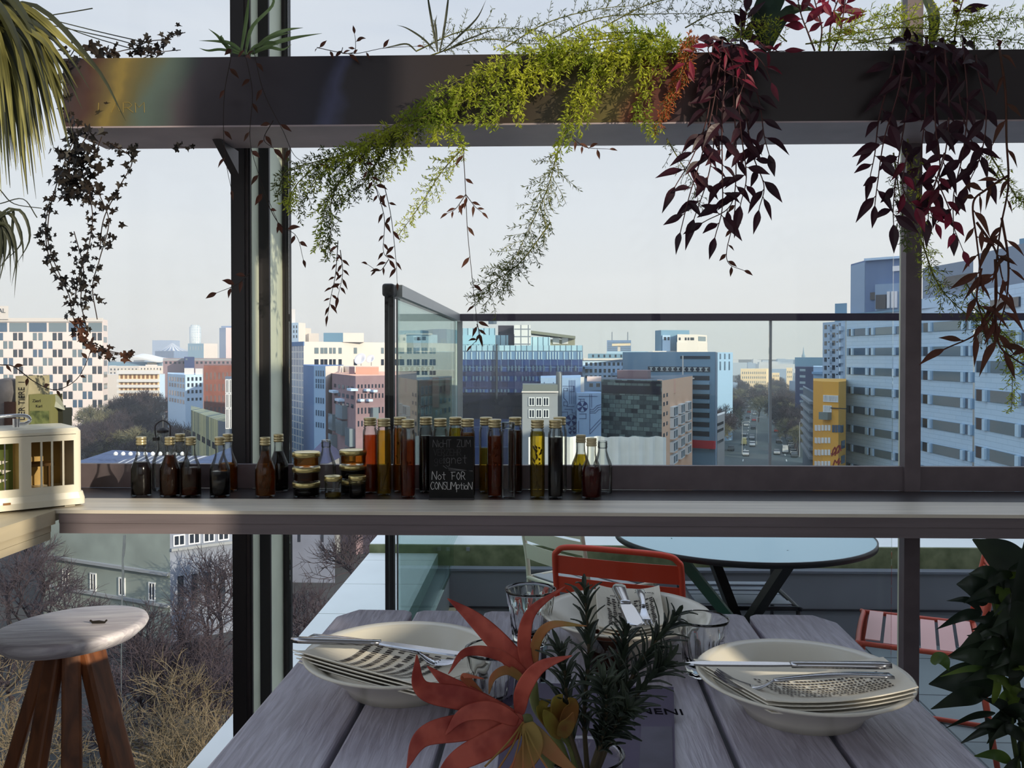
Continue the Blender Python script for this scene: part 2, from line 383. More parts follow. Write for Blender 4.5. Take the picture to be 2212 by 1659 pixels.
# ------------------------------------------------------------------ planter box over the window
PX0 = at(137, 300, 1.9).x; PZ0 = 1.72; PZ1 = 1.868
def steel():  # dark front with yellow, teal and brown bands along its length
    m, N, K, p = _new('banded_steel'); p.inputs['Roughness'].default_value = .38; p.inputs['Metallic'].default_value = .3
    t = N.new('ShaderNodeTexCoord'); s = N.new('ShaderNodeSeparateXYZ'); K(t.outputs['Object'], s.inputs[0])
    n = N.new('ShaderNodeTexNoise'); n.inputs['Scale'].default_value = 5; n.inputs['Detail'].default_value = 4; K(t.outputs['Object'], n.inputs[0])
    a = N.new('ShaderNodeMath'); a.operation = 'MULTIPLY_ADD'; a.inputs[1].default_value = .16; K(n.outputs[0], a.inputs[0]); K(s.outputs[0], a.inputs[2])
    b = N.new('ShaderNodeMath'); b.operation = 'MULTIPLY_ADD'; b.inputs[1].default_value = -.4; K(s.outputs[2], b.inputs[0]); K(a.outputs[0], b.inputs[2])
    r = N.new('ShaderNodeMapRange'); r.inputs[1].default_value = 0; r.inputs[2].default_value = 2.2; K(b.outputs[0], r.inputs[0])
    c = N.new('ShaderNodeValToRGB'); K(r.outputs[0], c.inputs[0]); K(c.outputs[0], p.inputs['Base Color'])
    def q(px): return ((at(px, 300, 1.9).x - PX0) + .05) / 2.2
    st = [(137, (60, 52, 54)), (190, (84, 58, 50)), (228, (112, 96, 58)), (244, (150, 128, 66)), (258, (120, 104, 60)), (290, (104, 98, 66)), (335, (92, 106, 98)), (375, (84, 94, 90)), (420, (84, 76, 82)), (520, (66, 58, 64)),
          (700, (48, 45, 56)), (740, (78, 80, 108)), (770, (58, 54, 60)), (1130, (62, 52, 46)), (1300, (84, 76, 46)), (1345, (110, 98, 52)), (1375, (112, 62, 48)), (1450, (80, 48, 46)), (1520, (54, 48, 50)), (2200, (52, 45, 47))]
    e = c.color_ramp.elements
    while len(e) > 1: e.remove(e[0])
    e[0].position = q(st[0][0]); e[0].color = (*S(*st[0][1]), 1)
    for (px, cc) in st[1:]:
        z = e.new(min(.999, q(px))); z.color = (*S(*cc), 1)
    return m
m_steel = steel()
rp_ = empty('planter_box', (PX0, 1.9, PZ0), 'long dark colour-banded steel planter trough hung across the window', 'planter')
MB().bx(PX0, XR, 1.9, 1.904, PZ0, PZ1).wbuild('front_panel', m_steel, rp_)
t = MB().bx(PX0, XR, 2.086, 2.09, PZ0, PZ1); t.bx(PX0, PX0 + .004, 1.904, 2.086, PZ0, PZ1)
t.wbuild('rear_panel', m_dark, rp_)
MB().bx(PX0, XR, 1.898, 2.092, PZ0 - .004, PZ0 - .0005).wbuild('base_plate', mat('base_zinc', S(178, 162, 166), .45, .3, var=.1, scale=8), rp_)
MB().bx(PX0 + .005, XR, 1.905, 2.085, PZ1 - .03, PZ1 - .012).wbuild('soil', mat('soil', (.02, .014, .01), .95, bump=.6, scale=60), rp_)
xb = xz(508, 2.09)
MB().slab([(xb - .02, 2.0, PZ0 - .005), (xb - .02, 2.12, PZ0 - .005), (xb - .02, 2.12, PZ0 - .06)], (1, 0, 0), .02).wbuild('bracket', m_dark, rp_)
m_scr = mat('scratched_letters', S(150, 130, 70), .5)
q0 = at(266, 242, 1.899)
t = MB()
for st in ([(266, 243), (266, 221)], [(268, 221), (278, 221), (285, 227), (279, 232), (268, 233)], [(275, 233), (288, 243)], [(293, 243), (292, 222), (300, 232), (311, 221), (312, 243)], [(212, 240), (213, 222)], [(240, 243), (250, 221), (258, 240)]):
    t.tube([at(px, py, 1.8995) for px, py in st], .0007, 4)
t.wbuild('scratched_lettering', m_scr, rp_)

# ------------------------------------------------------------------ stool
m_seat = wood_mat('limed_seat_wood', S(205, 198, 210), S(250, 246, 252), 0, 9, .5, .6)
m_leg = wood_mat('stool_leg_wood', S(96, 56, 34), S(150, 92, 56), 2, 5, .5, .15)
sc = onz(154, 1348, .65)
rs = empty('bar_stool', (sc.x, sc.y, 0), 'round wooden bar stool with pale grained seat under the side counter', 'stool')
R4 = Matrix.Rotation(math.radians(-2.5), 3, 'Y')
t = MB().lathe([(.0, .61), (.10, .61), (.13, .617), (.148, .632), (.1525, .640), (.150, .647), (.138, .65), (0, .65)], 48)
t.v = [tuple(R4 @ V((x, y, z - .65)) + V((0, 0, .65))) for x, y, z in t.v]
t.build('seat', m_seat, rs, True)
for az in (-158, -100, -62, -12, 80):
    if az == 80: continue
    a = math.radians(az); d = V((math.cos(a), math.sin(a), 0)); sd = V((-d.y, d.x, 0))
    wd = {-158: .07, -100: .045, -62: .045, -12: .075}[az] / 2; t = MB()
    top = d * .045 + V((0, 0, .612)); bot = d * .215
    for s_, e_ in ((top, bot),):
        q = []
        for P, ww in ((s_, wd * .8), (e_, wd)):
            for u, v_ in ((-ww, -.014), (ww, -.014), (ww, .014), (-ww, .014)): q.append(P + sd * u + d * v_)
        k = len(t.v); t.v += [tuple(x) for x in q]
        for f_ in ((0, 1, 2, 3), (7, 6, 5, 4), (0, 4, 5, 1), (1, 5, 6, 2), (2, 6, 7, 3), (3, 7, 4, 0)): t.f.append(f_); t.m.append(0)
    o = t.build('leg', m_leg, rs); bv = o.modifiers.new('b', 'BEVEL'); bv.width = .006; bv.segments = 2
t = MB(); q = onz(213, 1344, .655)
t.tube([q + V((-.014, 0, 0)), q, q + V((.014, 0, -.001))], [.003, .0045, .003], 5); t.tube([q + V((-.013, 0, 0)), q + V((-.016, -.004, .005))], .002, 4); t.tube([q + V((.013, 0, 0)), q + V((.016, .004, .004))], .002, 4)
tag(t.build('dry_leaf', mat('dead_leaf', S(34, 30, 28), .9)), 'curled black dead leaf lying on the stool seat', 'leaf')

# ------------------------------------------------------------------ cream box with barred windows, books behind it
P1 = onz(178, 1092, .9); P0 = onz(0, 1110, .9); ex = (P0 - P1).normalized(); P0 = P1 + ex * .33
fa = Face(P1, P0); ey = -fa.n
m_cream = mat('cream_enamel', S(236, 230, 212), .35, spec=.5)
m_warm = mat('honey_plywood', S(196, 160, 92), .6, var=.12, scale=12)
m_chr = mat('chrome', (.75, .75, .76), .12, 1)
rt = empty('enamel_case', tuple((P1 + P0) / 2 + ey * .08), 'cream enamel case with barred windows and chrome handle on the left counter', 'case')
def fz(py, px=120): return fa.pt(px, py).z
R3 = Matrix((ex, ey, V((0, 0, 1)))).transposed()
def lb(mb, u0, u1, v0, v1, z0, z1):
    c = P1 + ex * ((u0 + u1) / 2) + ey * ((v0 + v1) / 2); return mb.box((c.x, c.y, (z0 + z1) / 2), (abs(u1 - u0), abs(v1 - v0), z1 - z0), R3)
def fu(px): return (fa.pt(px, 900) - P1).dot(ex)
zt = fz(926); zb = fz(1066); LN = .33; DP = .17
o0, o1, zo0, zo1 = fu(159), fu(67), fz(1050), fz(953)
p0_, p1_ = fu(41), fu(-20)
t = MB(); lb(t, .012, LN, 0, .006, zo1, zt - .012); lb(t, .012, LN, 0, .006, zb, zo0)
lb(t, .012, o0, 0, .006, zo0, zo1); lb(t, o1, p0_, 0, .006, zo0, zo1); lb(t, p1_, LN, 0, .006, zo0, zo1)
k = [(P1 + ex * (.012 - .012 * math.sin(a)) + ey * (.012 - .012 * math.cos(a))) for a in [j * pi / 16 for j in range(9)]]
ki = [(P1 + ex * (.012 - .008 * math.sin(a)) + ey * (.012 - .008 * math.cos(a))) for a in [j * pi / 16 for j in range(9)]]
t.prism([(q.x, q.y) for q in k] + [(q.x, q.y) for q in reversed(ki)], zb, zt - .012)
lb(t, 0, .006, .012, DP, zb, zt - .012)
t.wbuild('body', m_cream, rt)
def rounded(mb, u0, u1, v0, v1, z0, z1, rr, inset):
    for (zz0, zz1, i0, i1) in ((z0, (z0 + z1) / 2, 0, 0), ((z0 + z1) / 2, z1, 0, inset)):
        A = []
        for i_, zz in ((i0, zz0), (i1, zz1)):
            a, b, c, d = u0 + i_, u1 - i_, v0 + i_, v1 - i_
            ring = []
            for cx, cy_, st in ((a + rr, c + rr, pi), (b - rr, c + rr, 1.5 * pi), (b - rr, d - rr, 0), (a + rr, d - rr, .5 * pi)):
                for j in range(5): an = st + j * pi / 8; q = P1 + ex * (cx + rr * math.cos(an)) + ey * (cy_ + rr * math.sin(an)); ring.append((q.x, q.y, zz))
            A.append(ring)
        k = len(mb.v); n = len(A[0]); mb.v += A[0] + A[1]
        for j in range(n): mb.f.append((k + j, k + (j + 1) % n, k + n + (j + 1) % n, k + n + j)); mb.m.append(0)
        mb.f.append(tuple(k + n + j for j in range(n))); mb.f.append(tuple(k + n - 1 - j for j in range(n))); mb.m += [0, 0]
t = MB(); rounded(t, 0, LN, 0, DP, zt - .014, zt, .012, .005); t.wbuild('lid', m_cream, rt)
t = MB(); rounded(t, -.006, LN, -.006, DP + .006, .905, zb, .012, .003); t.wbuild('plinth', m_cream, rt)
for u in (.012, LN - .03):
    t = MB(); lb(t, u, u + .02, .01, .03, .9, .906); lb(t, u, u + .02, DP - .03, DP - .01, .9, .906); t.wbuild('foot', m_cream, rt)
t = MB(); lb(t, .006, LN, DP - .006, DP, zb, zt - .014); t.wbuild('rear_panel', m_warm, rt)
for px in (89.5, 112.5, 136.5):
    t = MB(); lb(t, fu(px) - .0018, fu(px) + .0018, .001, .005, zo0, zo1); t.wbuild('window_bar', m_cream, rt)
t = MB(); lb(t, fu(10) - .0012, fu(10) + .0012, .001, .005, zo0, zo1); t.wbuild('window_bar', m_chr, rt)
t = MB(); zz = fz(1005); lb(t, fu(130), fu(72), .05, .10, zz - .006, zz); lb(t, fu(74), fu(71), .05, .06, zz, zz + .03); lb(t, fu(74), fu(70), .05, .06, zb, zz); lb(t, fu(120), fu(116), .05, .06, zb, zz)
t.wbuild('miniature_bench', mat('bench_wood', S(140, 100, 50), .6), rt)
t = MB(); lb(t, fu(44), fu(43), .006, DP - .006, zb, zt - .02); t.wbuild('divider', m_warm, rt)
for u0_, z_ in ((8, 1000), (6, 1040), (14, 1020)):
    t = MB(); c = fa.pt(u0_, z_) + ey * .02; t.slab([c + ex * -.012, c + ex * .010 + V((0, 0, .004)), c + ex * .004 + V((0, 0, -.006))], ey, .002); t.wbuild('paper_bird', m_cream, rt)
t = MB(); lb(t, fu(40), fu(0), .06, .064, zb, zo1); t.wbuild('green_card', mat('green_card', S(110, 125, 60), .7), rt)
hz = fz(905); 
hp = [fa.pt(-8, 925) + ey * .05, fa.pt(-8, 907) + ey * .05, fa.pt(10, 903) + ey * .05, fa.pt(55, 900) + ey * .05, fa.pt(72, 903) + ey * .05, fa.pt(76, 911) + ey * .05, fa.pt(66, 918) + ey * .05, fa.pt(50, 919) + ey * .05]
t = MB().tube(smooth_path(hp, 30), .0035, 8); t.wbuild('handle', m_chr, rt, True)
for px in (3, 43, 50):
    q = fa.pt(px, 926) + ey * .05; MB().tube([q, q + V((0, 0, .018))], .004, 10).wbuild('handle_post', m_chr, rt)
t = MB(); c = fa.pt(12, 1088) - ey * .0065; lb(t, fu(20), fu(4), -.009, -.006, c.z - .002, c.z + .002); t.wbuild('slot', mat('slot_brass', S(150, 100, 50), .4), rt)

def book(px0, px1, py, d, th_back, m, label, name='book', extra=None):
    x0, x1 = xz(px0, d), xz(px1, d); z1 = at(px0, py, d).z
    r_ = empty(name, ((x0 + x1) / 2, d + th_back / 2, .9), label, 'book')
    MB().bx(x0, x1, d, d + .003, .9, z1).wbuild('spine', m, r_)
    t = MB().bx(x0, x0 + .003, d + .003, d + th_back, .9, z1); t.bx(x1 - .003, x1, d + .003, d + th_back, .9, z1); t.wbuild('cover', m, r_)
    MB().bx(x0 + .0032, x1 - .0032, d + .0035, d + th_back - .004, .902, z1 - .004).wbuild('pages', mat('book_pages', S(190, 180, 150), .8), r_)
    return r_, x0, x1, z1
m_tan = mat('tan_cloth', S(176, 168, 138), .8, var=.12, scale=30)
b1, x0, x1, z1 = book(33, 60, 812, 2.0, .09, m_tan, 'tall tan book with black spine lettering behind the cream case')
text_mesh('DAS ALTE BUCH'[:0] + 'DER TIERE  I', .021, ((x0 + x1) / 2 + .007, 1.9992, z1 - .103), (0, 0, 1), (-1, 0, 0), b1, mat('black_ink', S(35, 32, 32), .7), 'spine_lettering', .0004, xs=.8)
book(8, 31, 868, 1.995, .09, mat('brown_cloth', S(70, 50, 46), .8, var=.1), 'short brown book beside the tall tan one')
b3, x0, x1, z1 = book(62, 109, 852, 2.0, .05, mat('olive_cover', S(128, 128, 84), .7, var=.06), 'olive green gardening book with plant picture on its cover')
MB().bx(x0 + .004, x1 - .004, 1.9985, 1.9995, z1 - .075, z1 - .038).wbuild('cover_picture', mat('leafy_picture', S(60, 72, 44), .7, col2=S(120, 130, 80), scale=60), b3)
text_mesh('Zierl', .01, (x0 + .008, 1.9994, z1 - .018), (1, 0, 0), (0, 0, 1), b3, MATS['black_ink'], 'cover_lettering', .0003)
text_mesh('Karl', .009, (x0 + .016, 1.9994, z1 - .03), (1, 0, 0), (0, 0, 1), b3, MATS['black_ink'], 'cover_lettering', .0003)
t = MB(); q = at(20, 835, 2.03)
t.lathe([(.0, 0), (.032, .0), (.04, .06), (.036, .16), (.03, .2), (.038, .235), (.03, .262), (0, .268)], 14, (q.x - .005, 2.075 - .038, .9), lambda a, z: 1 + .14 * math.sin(3 * a + z * 40) + .08 * math.sin(7 * a - z * 70))
tag(t.build('crumpled_bag', mat('grey_paper', S(125, 122, 125), .7, var=.35, scale=14, bump=.6), smooth=True), 'crumpled grey paper bag behind the brown book', 'bag')
t = MB(); x0, x1 = xz(111, 2.03), xz(135, 2.03); z1 = at(120, 882, 2.03).z
t.bx(x0, x1, 2.03, 2.07, .9, z1); t.prism([(x0, 2.03), (x1, 2.03), (x1 - .004, 2.05), (x0 + .004, 2.05)], z1, z1 + .006)
tag(t.build('tin_box', mat('dark_tin', S(48, 50, 44), .5)), 'small dark tin between the olive book and the window', 'box')
t = MB(); t.ribbon(smooth_path([at(108, 862, 2.02), at(122, 868, 2.02), at(140, 885, 2.02)], 8), [.02, .026, .028, .028, .026, .022, .016, .01, .002], (0, -1, .2), .3)
t.slab([at(111, 880, 2.024), at(116, 880, 2.024), at(116, 923, 2.024), at(111, 923, 2.024)], (0, 1, 0), .003)
tag(t.build('paper_leaf', mat('pale_paper', S(170, 175, 165), .7)), 'pale pointed paper leaf standing over the dark tin', 'leaf')
# ------------------------------------------------------------------ bottles on the bar
m_bg = pane_mat('bottle_glass', (.96, .97, .965), .8, .02, edge=(.42, .45, .46))
m_cap = mat('gold_cap', S(196, 180, 138), .32, .75, var=.06, scale=30)
m_capw = mat('pale_cap', S(200, 186, 150), .5, .2)
def liquid(name, tint, body, mixf=.35):
    if name in MATS: return MATS[name]
    m = bpy.data.materials.new(name); m.use_nodes = True; N = m.node_tree.nodes; K = m.node_tree.links.new; N.clear()
    o = N.new('ShaderNodeOutputMaterial'); t = N.new('ShaderNodeBsdfTransparent'); d = N.new('ShaderNodeBsdfPrincipled'); x = N.new('ShaderNodeMixShader')
    t.inputs[0].default_value = (*tint, 1); d.inputs['Base Color'].default_value = (*body, 1); d.inputs['Roughness'].default_value = .15
    x.inputs[0].default_value = mixf; K(t.outputs[0], x.inputs[1]); K(d.outputs[0], x.inputs[2]); K(x.outputs[0], o.inputs[0])
    MATS[name] = m; return m
LQ = {'dark': liquid('dark_liquor', (.10, .05, .045), (.012, .008, .008), .6), 'brown': liquid('brown_liquor', (.5, .22, .10), (.07, .025, .01), .3),
      'red': liquid('red_liquor', (.80, .32, .12), (.22, .04, .01), .2), 'amber': liquid('amber_liquor', (.86, .52, .16), (.25, .08, .01), .2),
      'yellow': liquid('yellow_liquor', (.90, .74, .2), (.35, .2, .01), .15), 'olive': liquid('olive_liquor', (.80, .66, .14), (.2, .14, .02), .22),
      'wine': liquid('wine_liquor', (.52, .12, .09), (.14, .02, .015), .3)}
m_herb = mat('steeped_herbs', S(62, 44, 26), .8, var=.3, scale=40)
m_sed = mat('root_sediment', S(120, 70, 42), .8, var=.3, scale=60)
MESH = {}
SM = [(0, .002), (.0205, .0), (.0225, .003), (.0225, .062), (.0205, .070), (.0140, .086), (.0108, .096), (.0100, .104), (.0100, .117), (.0108, .118), (.0108, .121), (.0096, .1215)]
TB = [(0, .003), (.0150, .0), (.0165, .003), (.0168, .008), (.0168, .140), (.0162, .147), (.0138, .151), (.0150, .153), (.0150, .1545), (.0132, .156), (.0132, .168)]
def rad_at(prof, z):
    for (r0, z0), (r1, z1) in zip(prof[1:], prof[2:]):
        if z0 <= z <= z1 and z1 > z0: return r0 + (r1 - r0) * (z - z0) / (z1 - z0)
    return prof[-1][0]
def shared(name, key, fn, m, parent, smooth=True):
    if key in MESH:
        o = bpy.data.objects.new(name, MESH[key]); COL.objects.link(o); o.parent = parent; return o
    o = fn().build(name, m, parent, smooth); MESH[key] = o.data; return o
def capmesh(r, z0, z1):
    t = MB(); h = z1 - z0
    return t.lathe([(r * .97, z0), (r * 1.04, z0 + .0015), (r * 1.04, z0 + h * .2), (r * .97, z0 + h * .24), (r * .97, z0 + h * .32), (r * 1.03, z0 + h * .36), (r * 1.03, z0 + h * .5), (r * .96, z0 + h * .56), (r * .96, z0 + h * .64), (r * 1.02, z0 + h * .7), (r * 1.02, z0 + h * .94), (r * .97, z1), (0, z1)], 24)
rb_ = random.Random(5)
def bottle(kind, px, y, liq, pyl, label, cap='gold', herb=None, base=.9):
    prof = SM if kind == 's' else TB
    x = xz(px, y)
    rt_ = empty('small_bottle' if kind == 's' else 'tube_bottle', (x, y, base), label, 'bottle', 'small round shouldered bottles on the bar' if kind == 's' else 'tall tube bottles on the bar')
    shared('glass', kind, lambda: MB().lathe(prof, 28), m_bg, rt_)
    if liq:
        zl = min(at(px, pyl, y).z - base, prof[-1][1] - .012); t = MB(); pr = [(0, .005)]
        pr += [(r - .0017, max(z, .005)) for r, z in prof[1:] if .002 < z < zl - .001]
        pr += [(rad_at(prof, zl) - .0017, zl), (0, zl)]
        t.lathe(pr, 24).build('liquid', LQ[liq], rt_, True)
        if herb:
            t = MB(); zmx = min(zl, .135)
            if herb == 'sediment':
                t.lathe([(0, .006), (.0195, .006), (.0195, .016), (.012, .020), (.006, .017), (0, .021)], 18, mod=lambda a, z: 1 + .06 * math.sin(5 * a) if z > .01 else 1)
                t.build('sediment', m_sed, rt_)
            else:
                for k in range({'few': 5, 'many': 26, 'stick': 1, 'sprig': 10}[herb]):
                    rr = rad_at(prof, .03) * .62
                    if herb == 'stick': t.tube([(-.008, 0, .01), (.004, 0, .05), (.008, .002, .075)], .004, 6); break
                    a = rb_.uniform(0, 6.28); z = rb_.uniform(.012, zmx - .02); p = V((rr * math.cos(a) * rb_.random(), rr * math.sin(a) * rb_.random(), z))
                    q = p + V((rb_.uniform(-.006, .006), rb_.uniform(-.004, .004), rb_.uniform(.004, .014)))
                    t.ribbon([p, (p + q) / 2 + V((.001, 0, 0)), q], [.001, .005, .001], (0, -1, .3), .3)
                if herb == 'sprig': t.tube([(0, 0, .02), (.003, 0, .06), (.001, .002, zmx)], .0012, 5)
                t.build('herbs', m_herb, rt_)
    if cap:
        r, z0, z1 = (.0112, .117, .1352) if kind == 's' else (.0143, .1575, .1760)
        shared('cap', kind + cap, lambda: capmesh(r, z0, z1), m_cap if cap == 'gold' else m_capw, rt_)
    else:
        shared('thread', kind + 'thread', lambda: MB().lathe([(rr * .0105 if kind == 's' else rr * .0138, (.104 if kind == 's' else .156) + k * .0035) for k, rr in enumerate((1, 1.1, 1, 1.1, 1))], 24), m_bg, rt_)
    return rt_
YF, YK = 1.974, 2.052
bottle('s', 304, YF, 'dark', 998, 'leftmost small bottle, nearly full of black liquor, in the front row')
bottle('s', 366, YF, 'brown', 983, 'small bottle of murky brown liquor right of the leftmost one', herb='sprig')
bottle('s', 411, YF, 'brown', 1010, 'small bottle with fibrous root sediment on its bottom', herb='sediment')
bottle('s', 388, YK, 'dark', 998, 'small dark bottle standing behind the one with root sediment')
bottle('s', 474, YF, 'dark', 1018, 'small bottle with clear shoulders over black liquor, alone at mid left')
bottle('s', 491, YK, 'amber', 1000, 'small amber bottle standing behind the lone black one')
bottle('s', 572, YF, 'amber', 975, 'small amber bottle with shredded herbs in front of the light window strip', herb='many')
bottle('s', 601, YK, 'dark', 975, 'small full dark bottle behind the light window strip')
bottle('s', 704, YK, None, 0, 'small empty uncapped bottle between the two jar stacks', cap=None)
bottle('s', 1278, YF, 'wine', 1008, 'small wine red bottle at the right end of the row', cap='pale')
bottle('s', 1255, YK, 'olive', 982, 'small olive oil coloured bottle behind the wine red one', cap='pale', herb='few')
bottle('s', 1302, YK, None, 0, 'small empty uncapped bottle at the far right end', cap=None)
# swing-top bottle with its wire bail
x = xz(350, 2.06); r = empty('swing_top_bottle', (x, 2.062, .9), 'clear bottle with an arched wire bail standing behind the brown bottles', 'bottle')
MB().lathe([(0, .002), (.022, 0), (.024, .004), (.024, .07), (.02, .082), (.012, .098), (.011, .128), (.013, .132), (.0125, .136)], 28).build('glass', m_bg, r, True)
t = MB().tube(smooth_path([(-.016, 0, .12), (-.0185, 0, .142), (-.016, 0, .156), (0, 0, .166), (.016, 0, .156), (.0185, 0, .142), (.016, 0, .12)], 24), .0016, 6)
t.build('wire_bail', m_dark, r); MB().tube([(.001, 0, .15), (.001, 0, .178)], .0008, 6).build('wire_pin', m_chr, r)
MB().lathe([(0, .137), (.0135, .137), (.0135, .143), (.006, .148), (0, .149)], 18).build('stopper', m_black, r)
MB().box((-.016, 0, .122), (.012, .012, .008)).build('clasp', m_black, r)

TU = [(799, YK - .02, 'red', 940, 'tube bottle of orange red liquor, leftmost of the tall ones', None), (829, YF + .03, 'yellow', 930, 'tube bottle of bright yellow liquor with a bark stick in it', 'stick'),
      (864, YK, 'amber', 925, 'tube bottle of amber liquor behind the yellow and the copper ones', 'sprig'), (881, YF, 'red', 950, 'tube bottle of copper red liquor standing alone left of the chalkboard', 'few'),
      (920, YK, 'dark', 941, 'tube bottle of dark liquor behind the left edge of the chalkboard', None), (951, YF + .035, 'brown', 952, 'tube bottle mostly hidden behind the chalkboard, clear at its top', None),
      (984, YK, 'yellow', 925, 'yellow tube bottle behind the middle of the chalkboard', None), (1010, YF + .028, 'amber', 935, 'amber tube bottle behind the right corner of the chalkboard', None),
      (1050, YK, 'yellow', 968, 'half empty tube bottle of yellow oil right of the chalkboard', 'few'), (1069, YF + .01, 'red', 942, 'tube bottle of deep red liquor with spices, right of the chalkboard', 'many'),
      (1113, YK, 'brown', 930, 'tube bottle of brown liquor behind the empty clear tube', None), (1161, YF, 'olive', 932, 'tube bottle of yellow green liquor full of steeped leaves', 'many'),
      (1200, YF, 'dark', 945, 'tube bottle of black liquor beside the one full of leaves', None), (1209, YK + .01, None, 0, 'clear tube bottle hidden behind the black one', None)]
for px, y, lq, pl, lab, hb in TU: bottle('t', px, y, lq, pl, lab, herb=hb)
bottle('t', 1098, YF, None, 0, 'empty clear tube bottle without a cap', cap=None)

m_lid = mat('jar_lid', S(205, 188, 130), .25, .85)
def jar(px, y, z, R, H, liq, lv, label, grp='preserve jars on the bar'):
    r = empty('preserve_jar', (xz(px, y), y, z), label, 'jar', grp)
    hb = H - .010
    MB().lathe([(0, .0015), (R * .90, 0), (R * .95, .003), (R * .95, hb - .007), (R * 1.0, hb - .005), (R * 1.0, hb - .002), (R * .92, hb)], 32).build('glass', m_bg, r, True)
    MB().lathe([(0, .003), (R * .88, .003), (R * .88, lv * hb), (0, lv * hb)], 28).build('contents', LQ[liq], r, True)
    MB().lathe([(R * .98, hb - .002), (R * 1.04, hb - .0015), (R * 1.04, H - .003), (R * .98, H - .0008), (R * .8, H - .0018), (0, H - .0018)], 36).build('lid', m_lid, r, True)
for k, (lq, tx) in enumerate((('dark', 'big flat jar of dark jam at the bottom of the left stack'), ('brown', 'big flat jar of brown jam in the middle of the left stack'), ('amber', 'big flat jar of amber honey topping the left stack'))):
    jar(661, 1.985, .9 + .034 * k, .0305, .034, lq, .8, tx)
for k, (lq, tx) in enumerate((('dark', 'big flat jar of dark jam at the bottom of the right stack'), ('dark', 'big flat jar of dark jam in the middle of the right stack'), ('amber', 'big flat jar of golden honey topping the right stack'))):
    jar(762, 2.03, .9 + .034 * k, .0305, .034, lq, .85, tx)
jar(719, 1.966, .9, .0195, .050, 'olive', .25, 'small jar with a gold lid and little oil left, in front of the stacks')
jar(771, 1.975, .9, .0195, .050, 'dark', .7, 'small dark jar with a gold lid in front of the right stack')

# chalkboard with its hand lettering
yb = 1.942; xa0, xa1 = xz(927, yb), xz(1023, yb); zt_ = at(975, 943, yb).z
rc = empty('chalkboard', ((xa0 + xa1) / 2, yb, .9), 'small black chalkboard with a handwritten notice among the bottles', 'sign')
MB().bx(xa0, xa1, yb, yb + .007, .904, zt_).wbuild('slate', mat('slate_black', S(16, 15, 16), .8, var=.2, scale=30), rc)
MB().bx(xa0 - .001, xa1 + .001, yb - .003, yb + .012, .9, .9045).wbuild('stand', m_black, rc)
GL = {'N': [[(0, 0), (.05, 1), (.55, 0), (.6, 1)]], 'i': [[(.1, 0), (.1, .6)], [(.1, .75), (.1, .82)]], 'c': [[(.45, .55), (.2, .6), (.02, .3), (.2, 0), (.45, .1)]], 'h': [[(0, 1), (0, 0)], [(0, .4), (.25, .6), (.42, .4), (.42, 0)]],
      'H': [[(0, 1), (0, 0)], [(.5, 1), (.5, 0)], [(0, .5), (.5, .5)]], 't': [[(.2, .9), (.2, .1), (.3, 0)], [(0, .6), (.4, .6)]], 'T': [[(.25, 1), (.25, 0)], [(0, 1), (.5, 1)]], 'Z': [[(0, 1), (.5, 1), (0, 0), (.5, 0)]],
      'U': [[(0, 1), (.02, .1), (.25, 0), (.45, .1), (.5, 1)]], 'M': [[(0, 0), (.05, 1), (.35, .4), (.62, 1), (.68, 0)]], 'V': [[(0, 1), (.25, 0), (.5, 1)]], 'E': [[(.45, 1), (0, 1), (0, 0), (.45, 0)], [(0, .5), (.35, .5)]],
      'R': [[(0, 0), (0, 1), (.35, 1), (.45, .75), (.3, .52), (0, .5)], [(.2, .5), (.5, 0)]], 'Z': [[(0, 1), (.5, 1), (0, 0), (.5, 0)]], 'e': [[(.03, .32), (.42, .34), (.35, .58), (.12, .58), (.0, .3), (.15, 0), (.42, .08)]],
      'g': [[(.42, .5), (.2, .6), (.02, .35), (.2, .05), (.42, .25)], [(.42, .55), (.42, -.25), (.2, -.35), (.02, -.2)]], 'n': [[(0, .6), (0, 0)], [(0, .4), (.25, .6), (.42, .4), (.42, 0)]], 'o': [[(.22, .6), (.02, .3), (.22, 0), (.44, .3), (.22, .6)]],
      'F': [[(.15, 1), (.15, 0)], [(0, 1), (.6, 1.02)], [(.15, .5), (.5, .52)]], 'O': [[(.25, 1), (.02, .5), (.25, 0), (.5, .5), (.25, 1)]], 'C': [[(.5, .85), (.25, 1), (.02, .5), (.2, 0), (.5, .12)]],
      'S': [[(.45, .9), (.2, 1), (.05, .75), (.4, .35), (.25, 0), (.02, .1)]], 'p': [[(.02, .65), (.02, -.35)], [(.02, .5), (.25, .65), (.42, .4), (.25, .1), (.02, .2)]]}
def chalk(word, px, py, ppx, gap, m, name, w_=.0011):
    """letters as chalk strokes; px, py the lower left corner, ppx the letter height in picture units"""
    t = MB(); h = ppx * yb / FPX; o = at(px, py, yb - .0004); x = 0
    for ch in word:
        if ch == ' ': x += .45 * h; continue
        gw = 0
        for st in GL[ch]:
            pts = [V((o.x + x + a * h, yb - .0004, o.z + b * h)) for a, b in st]
            if len(st) > 4: pts = smooth_path(pts, 14)
            for p, q in zip(pts, pts[1:]):
                d = (q - p); n = V((-d.z, 0, d.x)).normalized() * w_ / 2; d = d.normalized() * w_ * .3
                t.slab([p - d - n, q + d - n, q + d + n, p - d + n], (0, 1, 0), .0003)
            gw = max(gw, max(a for a, b in st))
        x += (gw + gap) * h
    return t.wbuild(name, m, rc)
m_ch = mat('chalk', S(205, 205, 205), .9); m_cf = mat('faded_chalk', S(105, 104, 106), .9); m_cg = mat('rubbed_chalk', S(62, 61, 63), .9)
chalk('NicHT', 935, 966, 16, .08, m_cf, 'chalk_lettering'); chalk('ZUM', 987, 965, 15, .15, m_cf, 'chalk_lettering')
